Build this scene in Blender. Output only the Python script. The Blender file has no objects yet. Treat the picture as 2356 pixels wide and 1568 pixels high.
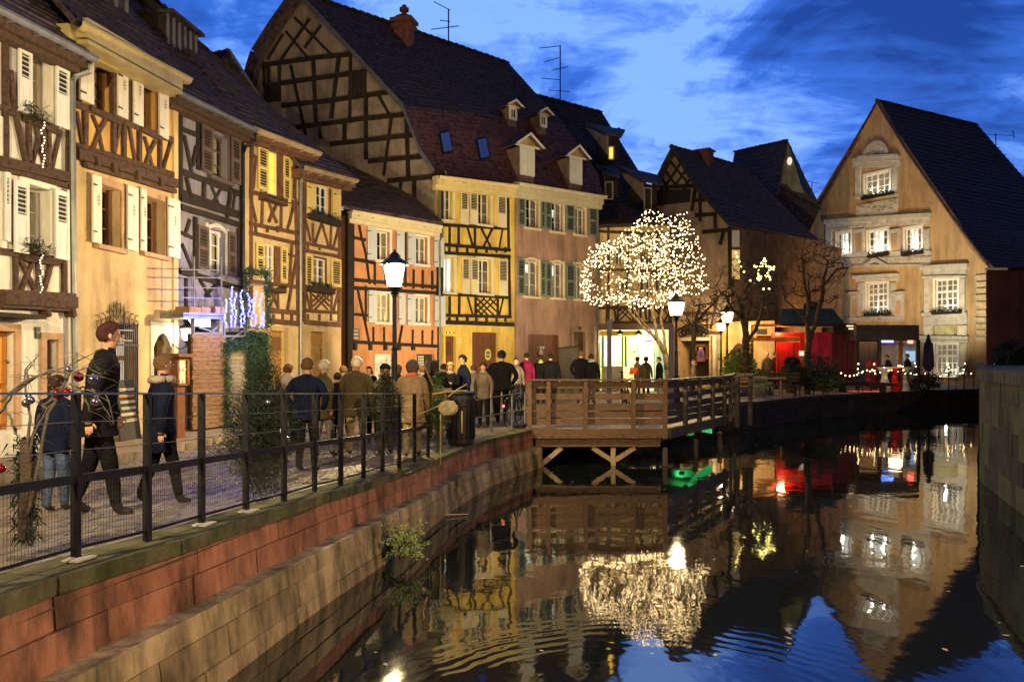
import bpy, bmesh, math, random
from mathutils import Vector as V, Matrix, Euler
from mathutils.geometry import delaunay_2d_cdt, intersect_point_line
RN = random.Random(7)
sc = bpy.context.scene
col = sc.collection
rad = math.radians

# ------------------------------------------------------------------ camera, sky, exposure
F, CX, HY, CZ = 1800.0, 1178.0, 825.0, 2.4      # focal length, centre and horizon of the photograph (at 2356 px), eye height over the water
cam_d = bpy.data.cameras.new('camera')
cam = bpy.data.objects.new('camera', cam_d); col.objects.link(cam)
cam.location = (0, 0, CZ); cam.rotation_euler = (rad(90), 0, 0)
cam_d.sensor_width = 36; cam_d.lens = 36 * F / 2356
cam_d.shift_y = (HY - 784) / 2356
cam_d.clip_end = 3000; cam_d.clip_start = .05
sc.camera = cam
sc.view_settings.view_transform = 'Standard'; sc.view_settings.look = 'None'
sc.view_settings.exposure = .6; sc.view_settings.gamma = 1
sc.view_settings.use_curve_mapping = False
sc.cycles.use_denoising = True
sc.cycles.max_bounces = 6; sc.cycles.diffuse_bounces = 2; sc.cycles.glossy_bounces = 3
sc.cycles.transparent_max_bounces = 12; sc.cycles.sample_clamp_indirect = 4
sc.cycles.caustics_reflective = False; sc.cycles.caustics_refractive = False

SKY_GAIN = 1.0
def ddir(px, py):
    return V(((px-CX)/F, 1, (HY-py)/F)).normalized()
def make_world():
    w = bpy.data.worlds.new('World'); sc.world = w; w.use_nodes = True
    nt = w.node_tree; N = nt.nodes; L = nt.links
    bg = N['Background']
    def nd(t, **k):
        n = N.new(t)
        for a, b in k.items(): setattr(n, a, b)
        return n
    def mth(op, a, b=None, c=None, clamp=False):
        n = nd('ShaderNodeMath', operation=op); n.use_clamp = clamp
        for i, v in enumerate((a, b, c)):
            if v is None: continue
            if isinstance(v, (int, float)): n.inputs[i].default_value = v
            else: L.new(v, n.inputs[i])
        return n.outputs[0]
    tc = nd('ShaderNodeTexCoord')
    sep = nd('ShaderNodeSeparateXYZ'); L.new(tc.outputs['Generated'], sep.inputs[0])
    x, y, z = sep.outputs
    zz = mth('ADD', mth('ABSOLUTE', z), .16)
    cb = nd('ShaderNodeCombineXYZ')
    L.new(mth('DIVIDE', x, zz), cb.inputs[0]); L.new(mth('DIVIDE', y, zz), cb.inputs[1])
    def noise(sc_, det, dist, off, sx=1, sy=1, rz=0):
        mp = nd('ShaderNodeMapping'); mp.inputs['Location'].default_value = off
        mp.inputs['Scale'].default_value = (sx, sy, 1); mp.inputs['Rotation'].default_value = (0, 0, rz)
        L.new(cb.outputs[0], mp.inputs[0])
        n = nd('ShaderNodeTexNoise'); n.inputs['Scale'].default_value = sc_; n.inputs['Detail'].default_value = det
        n.inputs['Distortion'].default_value = dist; n.inputs['Roughness'].default_value = .63
        L.new(mp.outputs[0], n.inputs['Vector']); return n.outputs['Fac']
    n1 = noise(2.1, 10, .8, (3.1, 1.7, 0), 1, .8, .35)
    n2 = noise(6.5, 9, .9, (7.3, 2.2, 0), .6, 1.3, .45)
    n3 = noise(.6, 4, .4, (2.2, 5.5, 0))
    val = mth('ADD', mth('ADD', mth('MULTIPLY', n1, 1.15), mth('MULTIPLY', n2, .52)), mth('MULTIPLY', n3, .25))
    val = mth('SUBTRACT', val, .40)
    # broad cloud banks and clear patches where the photograph has them: (px, py, tightness, amount)
    for px, py, k, a in ((1900, 170, 50, .125), (2250, 90, 26, .10), (2080, 240, 300, .10), (450, 60, 160, .07), (1440, 60, 60, -.12), (1560, 130, 200, -.05), (1560, 320, 70, -.12), (1880, 330, 120, -.15), (1250, 10, 200, -.08),
                         (1720, 130, 300, .13), (1640, 150, 900, .08), (1130, 70, 300, .10), (1300, 190, 300, .10), (540, 150, 300, -.12), (2330, 300, 200, -.07), (1470, 370, 900, .10), (1380, 200, 900, .06), (2180, 60, 300, .05),
                         (1000, 20, 100, -.10), (1620, 40, 160, -.08)):
        d = ddir(px, py)
        vm = nd('ShaderNodeVectorMath', operation='DOT_PRODUCT'); L.new(tc.outputs['Generated'], vm.inputs[0]); vm.inputs[1].default_value = d
        g = mth('EXPONENT', mth('MULTIPLY', mth('SUBTRACT', vm.outputs['Value'], 1.0), float(k)))
        val = mth('ADD', val, mth('MULTIPLY', g, float(a)))
    cr = nd('ShaderNodeValToRGB'); L.new(val, cr.inputs[0])
    e = cr.color_ramp.elements
    e[0].position = .42; e[0].color = (.165, .33, .80, 1)
    e[1].position = .88; e[1].color = (.007, .040, .24, 1)
    m = e.new(.53); m.color = (.085, .21, .66, 1)
    m = e.new(.64); m.color = (.026, .11, .50, 1)
    # the physical sky for the sun just under the horizon ahead gives the fall-off from the afterglow to the far side
    sky = nd('ShaderNodeTexSky'); sky.sky_type = 'NISHITA'; sky.sun_disc = False
    sky.sun_elevation = rad(1.0); sky.sun_rotation = rad(10); sky.air_density = 1.0; sky.dust_density = .3; sky.ozone_density = 3
    bw = nd('ShaderNodeRGBToBW'); L.new(sky.outputs[0], bw.inputs[0])
    lum = mth('MULTIPLY', mth('POWER', mth('MULTIPLY', bw.outputs[0], .9), .25), 1.0)
    # darker away from the afterglow
    fall = mth('ADD', mth('MULTIPLY', mth('MULTIPLY', mth('ADD', y, .6), .625, clamp=True), .90), .14)
    g2 = mth('MULTIPLY', mth('POWER', fall, 1.6), SKY_GAIN)
    low = mth('MULTIPLY', mth('ADD', mth('MULTIPLY', z, 6.0), .9, clamp=True), g2)
    mix = nd('ShaderNodeVectorMath', operation='SCALE'); L.new(cr.outputs[0], mix.inputs[0]); L.new(low, mix.inputs['Scale'])
    tint = nd('ShaderNodeMixRGB', blend_type='ADD'); tint.inputs[0].default_value = 1
    sk = nd('ShaderNodeVectorMath', operation='SCALE'); L.new(sky.outputs[0], sk.inputs[0]); sk.inputs['Scale'].default_value = .012
    L.new(mix.outputs[0], tint.inputs[1]); L.new(sk.outputs[0], tint.inputs[2])
    L.new(tint.outputs[0], bg.inputs[0]); bg.inputs[1].default_value = 1.0
make_world()

# ------------------------------------------------------------------ lamps seen and added: strengths in one table
LAMP_W = dict(near=1200, mid=520, far=280, wall=32, shop=150, near_left=2300, sign=10, green=24)

# ------------------------------------------------------------------ materials
MATS = {}
def mat(name, c, rough=.8, var=.25, scale=3.0, bump=.0, bscale=30., metal=0., c2=None, stretch=(1, 1, 1), spec=.3, emit=None, es=0., speck=0.):
    if name in MATS: return MATS[name]
    m = bpy.data.materials.new(name); MATS[name] = m; m.use_nodes = True
    nt = m.node_tree; N = nt.nodes; L = nt.links; b = N['Principled BSDF']
    b.inputs['Roughness'].default_value = rough; b.inputs['Metallic'].default_value = metal
    b.inputs['Specular IOR Level'].default_value = spec
    tc = N.new('ShaderNodeTexCoord')
    mp = N.new('ShaderNodeMapping'); mp.inputs['Scale'].default_value = stretch
    gm = N.new('ShaderNodeNewGeometry'); L.new(gm.outputs['Position'], mp.inputs[0])
    n = N.new('ShaderNodeTexNoise'); n.inputs['Scale'].default_value = scale; n.inputs['Detail'].default_value = 8; n.inputs['Roughness'].default_value = .62
    L.new(mp.outputs[0], n.inputs['Vector'])
    r = N.new('ShaderNodeValToRGB'); L.new(n.outputs['Fac'], r.inputs[0])
    c2 = c2 or tuple(max(0, x * (1 - var * 1.6)) for x in c)
    hi = tuple(min(1, x * (1 + var * .6)) for x in c)
    r.color_ramp.elements[0].position = .30; r.color_ramp.elements[0].color = (*c2, 1)
    r.color_ramp.elements[1].position = .68; r.color_ramp.elements[1].color = (*hi, 1)
    e = r.color_ramp.elements.new(.5); e.color = (*c, 1)
    # each piece a little different
    oi = N.new('ShaderNodeObjectInfo'); hs = N.new('ShaderNodeHueSaturation')
    mr = N.new('ShaderNodeMapRange'); mr.inputs[3].default_value = 1 - var * .45; mr.inputs[4].default_value = 1 + var * .35
    L.new(oi.outputs['Random'], mr.inputs[0]); L.new(mr.outputs[0], hs.inputs['Value']); L.new(r.outputs[0], hs.inputs['Color'])
    stony = any(k in name for k in ('sandstone', 'concrete', 'coping', 'quay', 'bank_wall', 'kerb'))
    if name.startswith('plaster') or stony:      # rain streaks and grime
        m2 = N.new('ShaderNodeMapping'); m2.inputs['Scale'].default_value = (1.3, 1.3, .45) if stony else (1, 1, .16); L.new(gm.outputs['Position'], m2.inputs[0])
        n3 = N.new('ShaderNodeTexNoise'); n3.inputs['Scale'].default_value = 2.6; n3.inputs['Detail'].default_value = 7; n3.inputs['Roughness'].default_value = .7; L.new(m2.outputs[0], n3.inputs['Vector'])
        r3 = N.new('ShaderNodeMapRange'); r3.inputs[1].default_value = .32; r3.inputs[2].default_value = .58; r3.inputs[3].default_value = .28 if stony else .62; r3.inputs[4].default_value = 1.06; L.new(n3.outputs['Fac'], r3.inputs[0])
        h2 = N.new('ShaderNodeHueSaturation'); L.new(hs.outputs[0], h2.inputs['Color']); L.new(r3.outputs[0], h2.inputs['Value']); hs = h2
    L.new(hs.outputs[0], b.inputs['Base Color'])
    if bump:
        n2 = N.new('ShaderNodeTexNoise'); n2.inputs['Scale'].default_value = bscale; n2.inputs['Detail'].default_value = 5
        L.new(mp.outputs[0], n2.inputs['Vector'])
        bp = N.new('ShaderNodeBump'); bp.inputs['Strength'].default_value = bump; bp.inputs['Distance'].default_value = .03
        L.new(n2.outputs['Fac'], bp.inputs['Height']); L.new(bp.outputs[0], b.inputs['Normal'])
    if emit:
        b.inputs['Emission Color'].default_value = (*emit, 1); b.inputs['Emission Strength'].default_value = es
    return m
def emis(name, c, s, var=0.0, scale=3.0):
    if name in MATS: return MATS[name]
    m = bpy.data.materials.new(name); MATS[name] = m; m.use_nodes = True
    nt = m.node_tree; N = nt.nodes; L = nt.links; b = N['Principled BSDF']
    b.inputs['Base Color'].default_value = (.3, .3, .3, 1); b.inputs['Emission Color'].default_value = (*c, 1)
    b.inputs['Emission Strength'].default_value = s
    if var:
        gm = N.new('ShaderNodeNewGeometry'); n = N.new('ShaderNodeTexNoise'); n.inputs['Scale'].default_value = scale; n.inputs['Detail'].default_value = 3
        L.new(gm.outputs['Position'], n.inputs['Vector'])
        mr = N.new('ShaderNodeMapRange'); mr.inputs[1].default_value = .3; mr.inputs[2].default_value = .7; mr.inputs[3].default_value = s * (1 - var); mr.inputs[4].default_value = s * (1 + var)
        L.new(n.outputs['Fac'], mr.inputs[0]); L.new(mr.outputs[0], b.inputs['Emission Strength'])
    return m
def glassm(name, tint=(1, 1, 1), gl=.10):
    if name in MATS: return MATS[name]
    m = bpy.data.materials.new(name); MATS[name] = m; m.use_nodes = True
    nt = m.node_tree; N = nt.nodes; L = nt.links
    tr = N.new('ShaderNodeBsdfTransparent'); tr.inputs[0].default_value = (*tint, 1)
    g = N.new('ShaderNodeBsdfGlossy'); g.inputs['Roughness'].default_value = .04
    fr = N.new('ShaderNodeFresnel'); fr.inputs[0].default_value = 1.5
    mx = N.new('ShaderNodeMixShader'); L.new(fr.outputs[0], mx.inputs[0]); L.new(tr.outputs[0], mx.inputs[1]); L.new(g.outputs[0], mx.inputs[2])
    L.new(mx.outputs[0], N['Material Output'].inputs[0])
    return m
def lampglass(name, c, s):
    """lantern pane: gives off light and lets the lamp inside through"""
    if name in MATS: return MATS[name]
    m = bpy.data.materials.new(name); MATS[name] = m; m.use_nodes = True
    nt = m.node_tree; N = nt.nodes; L = nt.links
    tr = N.new('ShaderNodeBsdfTransparent'); em = N.new('ShaderNodeEmission'); em.inputs[0].default_value = (*c, 1); em.inputs[1].default_value = s
    ad = N.new('ShaderNodeAddShader'); L.new(tr.outputs[0], ad.inputs[0]); L.new(em.outputs[0], ad.inputs[1])
    L.new(ad.outputs[0], N['Material Output'].inputs[0]); m.cycles.emission_sampling = 'NONE'
    return m

TIM_BROWN = mat('timber_brown', (.085, .05, .034), .85, .45, 5, .5, 40, stretch=(3, 3, 3))
TIM_DARK = mat('timber_dark', (.028, .020, .016), .8, .4, 5, .4, 40)
TIM_RED = mat('timber_reddish', (.13, .065, .040), .85, .4, 5, .4, 40)
PL_WHITE = mat('plaster_white', (.70, .68, .62), .9, .12, 1.2, .25, 60)
PL_OCHRE = mat('plaster_ochre', (.56, .41, .22), .9, .22, .9, .3, 50)
PL_OCHRE2 = mat('plaster_ochre_upper', (.60, .36, .12), .9, .2, .9, .3, 50)
PL_SHADED = mat('plaster_shaded_grey', (.24, .23, .29), .9, .2, 1.2, .3, 50)  # pale plaster darkened to blue grey for the house out of lamplight
PL_CREAM = mat('plaster_cream', (.66, .50, .27), .9, .16, 1.1, .3, 50)
PL_TAN = mat('plaster_tan', (.48, .34, .18), .9, .2, 1.1, .3, 50)
PL_ORANGE = mat('plaster_orange', (.60, .28, .14), .9, .14, 1.1, .25, 50)
PL_ORANGE_SHADE = mat('plaster_orange_shaded', (.46, .20, .07), .9, .2, 1.1, .25, 50)  # the orange plaster again, darkened for the shaded side walls
PL_YELLOW = mat('plaster_yellow', (.80, .57, .13), .9, .12, 1.1, .25, 50)
PL_PINK = mat('plaster_pink', (.42, .265, .195), .9, .12, .8, .25, 50)
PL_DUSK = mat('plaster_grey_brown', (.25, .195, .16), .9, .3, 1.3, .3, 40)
PL_MANOR = mat('plaster_apricot', (.58, .39, .19), .92, .2, .45, .35, 30)
STONE = mat('stone_trim', (.48, .45, .38), .9, .25, 3, .4, 40)
STONE_BR = mat('stone_brown', (.42, .27, .16), .9, .25, 3, .4, 40)
PAINT_W = mat('paint_white', (.72, .70, .64), .55, .08, 2)
PAINT_CREAM = mat('paint_cream', (.74, .66, .44), .6, .08, 2)
SH_WHITE = mat('shutter_white', (.66, .66, .66), .6, .06, 2)
SH_YEL = mat('shutter_yellow', (.66, .52, .18), .6, .1, 2)
SH_GREEN = mat('shutter_grey_green', (.19, .25, .21), .6, .12, 2)
H_SIGNM = None
SH_BROWN = mat('shutter_brown', (.11, .08, .07), .7, .2, 4)
ROOF = mat('roof_tile_dark', (.056, .038, .045), .85, .7, 5, .9, 16)
ROOF_RED = mat('roof_tile_red', (.095, .040, .040), .85, .65, 5, .9, 16)
METAL_D = mat('metal_dark', (.018, .018, .022), .45, .3, 8, metal=.4)
METAL_G = mat('zinc', (.20, .21, .22), .5, .2, 4, metal=.6)
WOOD_OR = mat('wood_ochre_door', (.40, .22, .07), .6, .25, 4, .3, 30, stretch=(8, 8, 1))
WOOD_BR = mat('wood_brown_door', (.17, .065, .032), .5, .3, 4, .3, 30, stretch=(8, 8, 1))
CURT = mat('curtain', (.50, .46, .36), .95, .2, 6)
DARKROOM = mat('room_dark', (.03, .025, .02), .95, .3)
GLASS = glassm('window_glass')
LIT_Y = emis('room_lit_yellow', (1.0, .52, .03), 1.15, .25, 4)
LIT_W = emis('room_lit_white', (.90, .93, .74), .85, .65, 3.2)
LIT_B = emis('room_lit_cool', (.72, .85, .90), .8, .3, 3)
LIT_DIM = emis('room_lit_dim', (1.0, .72, .30), .10, .8, 3)

# ------------------------------------------------------------------ mesh helpers
def P(px, py, d):
    return V(((px-CX)/F*d, d, CZ-(py-HY)/F*d))
def props(o, label=None, cat=None, group=None, kind=None):
    if label: o['label'] = label
    if cat: o['category'] = cat
    if group: o['group'] = group
    if kind: o['kind'] = kind
    return o
def empty(name, loc, rz=0, label=None, cat=None, group=None):
    o = bpy.data.objects.new(name, None); col.objects.link(o); o.location = loc; o.rotation_euler = (0, 0, rz); o.empty_display_size = .3
    return props(o, label, cat, group)
def obj_from(name, me, parent=None, m=None):
    o = bpy.data.objects.new(name, me); col.objects.link(o)
    if parent: o.parent = parent
    if m: 
        me.materials.clear(); me.materials.append(m)
    return o
class MB:
    def __init__(s): s.v = []; s.f = []; s.fm = []; s.cm = 0
    def add(s, vs, fs):
        b = len(s.v); s.v += [tuple(v) for v in vs]; s.f += [tuple(b+i for i in f) for f in fs]; s.fm += [s.cm]*len(fs); return s
    def box(s, x0, x1, y0, y1, z0, z1):
        return s.add([(x0,y0,z0),(x1,y0,z0),(x1,y1,z0),(x0,y1,z0),(x0,y0,z1),(x1,y0,z1),(x1,y1,z1),(x0,y1,z1)],
                     [(0,3,2,1),(4,5,6,7),(0,1,5,4),(1,2,6,5),(2,3,7,6),(3,0,4,7)])
    def bar(s, a, b, w, t, up=None):
        """box from a to b, w across (in the plane of up), t the other way"""
        a, b = V(a), V(b); d = (b-a)
        if d.length < 1e-6: return s
        d = d.normalized(); up = V(up) if up else (V((0, 0, 1)) if abs(d.z) < .9 else V((0, 1, 0)))
        n = d.cross(up); n = n.normalized() if n.length > 1e-5 else d.orthogonal().normalized()
        q = n.cross(d).normalized()
        vs = [p + n*sx*t/2 + q*sy*w/2 for p in (a, b) for sx, sy in ((-1,-1),(1,-1),(1,1),(-1,1))]
        return s.add(vs, [(3,2,1,0),(4,5,6,7),(0,1,5,4),(1,2,6,5),(2,3,7,6),(3,0,4,7)])
    def tube(s, pts, r, n=6, cap=True):
        pts = [V(p) for p in pts]; rs = r if isinstance(r, (list, tuple)) else [r]*len(pts)
        base = len(s.v); ref = None; vs = []; fs = []
        for i, p in enumerate(pts):
            d = (pts[min(i+1, len(pts)-1)] - pts[max(i-1, 0)])
            d = d.normalized() if d.length > 1e-7 else V((0, 0, 1))
            if ref is None: ref = d.orthogonal().normalized()
            ref = (ref - d*ref.dot(d)); ref = ref.normalized() if ref.length > 1e-6 else d.orthogonal().normalized()
            q = d.cross(ref)
            for k in range(n):
                a = 2*math.pi*k/n
                vs.append(p + (ref*math.cos(a)+q*math.sin(a))*rs[i])
        for i in range(len(pts)-1):
            for k in range(n):
                fs.append((i*n+k, i*n+(k+1) % n, (i+1)*n+(k+1) % n, (i+1)*n+k))
        if cap: fs.append(tuple(range(n-1, -1, -1))); fs.append(tuple(range((len(pts)-1)*n, len(pts)*n)))
        return s.add(vs, fs)
    def lathe(s, prof, c=(0, 0, 0), n=12, sx=1, sy=1):
        c = V(c); vs = []; fs = []
        for r, z in prof:
            for k in range(n):
                a = 2*math.pi*k/n; vs.append(c + V((r*sx*math.cos(a), r*sy*math.sin(a), z)))
        for i in range(len(prof)-1):
            for k in range(n): fs.append((i*n+k, i*n+(k+1) % n, (i+1)*n+(k+1) % n, (i+1)*n+k))
        fs.append(tuple(range(n-1, -1, -1))); fs.append(tuple(range((len(prof)-1)*n, len(prof)*n)))
        return s.add(vs, fs)
    def ball(s, c, r, n=8, m=5, sc3=(1, 1, 1)):
        prof = [(max(.001, math.sin(math.pi*i/m))*r, -math.cos(math.pi*i/m)*r*sc3[2]) for i in range(m+1)]
        return s.lathe(prof, c, n, sc3[0], sc3[1])
    def prism(s, poly, dv):
        poly = [V(p) for p in poly]; dv = V(dv); n = len(poly)
        return s.add(poly + [p+dv for p in poly], [tuple(range(n)), tuple(range(2*n-1, n-1, -1))] + [(i, i+n, (i+1) % n + n, (i+1) % n) for i in range(n)])
    def mesh(s, name, mats=None):
        me = bpy.data.meshes.new(name); me.from_pydata(s.v, [], s.f)
        if mats:
            for m in mats: me.materials.append(m)
            if len(mats) > 1: me.polygons.foreach_set('material_index', s.fm)
        me.update(); return me
    def build(s, name, m, parent=None, smooth=False, recalc=True):
        me = s.mesh(name, m if isinstance(m, list) else [m])
        if recalc:
            bm = bmesh.new(); bm.from_mesh(me); bmesh.ops.recalc_face_normals(bm, faces=bm.faces); bm.to_mesh(me); bm.free()
        if smooth: me.polygons.foreach_set('use_smooth', [True]*len(me.polygons))
        return obj_from(name, me, parent)
# unit pieces that share mesh data, one mesh per kind and material
UNIT = {}
def unit(kind, m):
    k = (kind, m.name)
    if k in UNIT: return UNIT[k]
    b = MB()
    if kind == 'box': b.box(-.5, .5, -.5, .5, -.5, .5)
    elif kind == 'wbar':      # hewn bar along X, a little uneven
        r = random.Random(len(UNIT)); n = 5; vs = []; fs = []
        for i in range(n+1):
            x = -.5 + i/n; j = lambda: r.uniform(-.045, .045)
            vs += [(x, -.5+j()*.3, -.5+j()), (x, .5, -.5+j()), (x, .5, .5+j()), (x, -.5+j()*.3, .5+j())]
        for i in range(n):
            for q in range(4): fs.append((i*4+q, i*4+(q+1) % 4, i*4+4+(q+1) % 4, i*4+4+q))
        fs += [(3, 2, 1, 0), (n*4, n*4+1, n*4+2, n*4+3)]; b.add(vs, fs)
    elif kind == 'stone':     # block with worn edges
        bm = bmesh.new(); bmesh.ops.create_cube(bm, size=1); bmesh.ops.bevel(bm, geom=bm.edges[:], offset=.045, segments=1, affect='EDGES')
        r = random.Random(len(UNIT))
        for v in bm.verts: v.co += V((r.uniform(-.02, .02), r.uniform(-.02, .02), r.uniform(-.03, .03)))
        me = bpy.data.meshes.new('stone'); bm.to_mesh(me); bm.free(); me.materials.append(m); UNIT[k] = me; return me
    elif kind == 'pane': b.add([(-.5, 0, -.5), (.5, 0, -.5), (.5, 0, .5), (-.5, 0, .5)], [(0, 1, 2, 3)])
    elif kind == 'bulb': b.ball((0, 0, 0), 1, 6, 4)
    elif kind == 'ridge':     # half-round ridge tile along X
        n = 6; vs = []; 
        for x, rr in ((-.5, .62), (.5, .42)):
            for i in range(n+1):
                a = math.pi*i/n; vs.append((x, rr*math.cos(a), rr*math.sin(a)-.1))
        fs = [(i, i+1, n+2+i, n+1+i) for i in range(n)]; fs += [tuple(range(n, -1, -1)), tuple(range(n+1, 2*n+2))]; b.add(vs, fs)
    me = b.mesh(kind, [m]); UNIT[k] = me; return me
_pr = [0]
def prox():
    _pr[0] += 1; return (_pr[0] % 23) * .0013
def place(name, me, parent, loc, scale, rot=(0, 0, 0)):
    o = bpy.data.objects.new(name, me); col.objects.link(o); o.parent = parent
    o.location = loc; o.scale = scale; o.rotation_euler = rot; return o
def xbar(name, parent, m, a, b, w, y0, y1, kind='wbar', ext=0):
    """bar in a facade plane: a, b are (u, z); w its width; y0..y1 its depth"""
    du, dz = b[0]-a[0], b[1]-a[1]; ln = math.hypot(du, dz) + ext
    return place(name, unit(kind, m), parent, ((a[0]+b[0])/2, (y0+y1)/2, (a[1]+b[1])/2), (ln, abs(y1-y0), w), (0, -math.atan2(dz, du), 0))
def lightp(name, kind, loc, energy, color, size=.1, parent=None, **k):
    ld = bpy.data.lights.new(name, kind); ld.energy = energy; ld.color = color
    if kind == 'AREA': ld.size = size
    else: ld.shadow_soft_size = size
    for a, b in k.items(): setattr(ld, a, b)
    o = bpy.data.objects.new(name, ld); col.objects.link(o); o.location = loc
    if parent: o.parent = parent
    return o
def aim(o, target):
    d = V(target) - o.location; o.rotation_euler = d.to_track_quat('-Z', 'Y').to_euler()

# zoom windows the measurements below were read in: origin in the 2356 px frame, .2935 px per unit
ZK = .2935
RG = dict(A=(0, 0), B=(0, 402.6), C=(575.2, 0), D=(575.2, 402.6), E=(1150.4, 0), G=(1150.4, 402.6), H=(1725.6, 201.3), I=(1668, 575.2), J=(0, 805.3), K=(575.2, 805.3), L=(1150.4, 805.3))
def zp(r, x, y):
    if r == 'O': return x, y
    o = RG[r]; return o[0]+x*ZK, o[1]+y*ZK

# ------------------------------------------------------------------ ground heights
FENCE = [(-3.1, 1.0), (-3.0, 2.6), (-2.9, 4.2), (-2.77, 4.97), (-2.61, 5.6), (-2.5, 6.3), (-2.38, 7.0), (-2.23, 7.65), (-2.12, 8.4), (-1.97, 9.0), (-1.84, 9.7), (-1.72, 10.4), (-1.57, 10.9), (-1.47, 11.8), (-1.35, 12.6), (-.8, 15.0), (.3, 17.6)]
QTT = [(3, 1.2), (4.97, 1.13), (5.6, 1.10), (6.3, 1.07), (7, 1.04), (8.4, .98), (9, .95), (10.4, .90), (12.6, .82), (15, .83), (60, .85)]
def qt(y): return lerp_tab(QTT, y)
def lerp_tab(t, x):
    if x <= t[0][0]: return t[0][1]
    for (a, b), (c, d) in zip(t, t[1:]):
        if x <= c: return b + (d-b)*(x-a)/(c-a)
    return t[-1][1]
GT = [(3, .97), (5.7, .95), (7.7, .90), (9.6, .86), (12.4, .81), (21, .82), (25, .92), (31, 1.08), (36, 1.15), (60, 1.2)]
def gz(x, y): return lerp_tab(GT, y)

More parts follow.
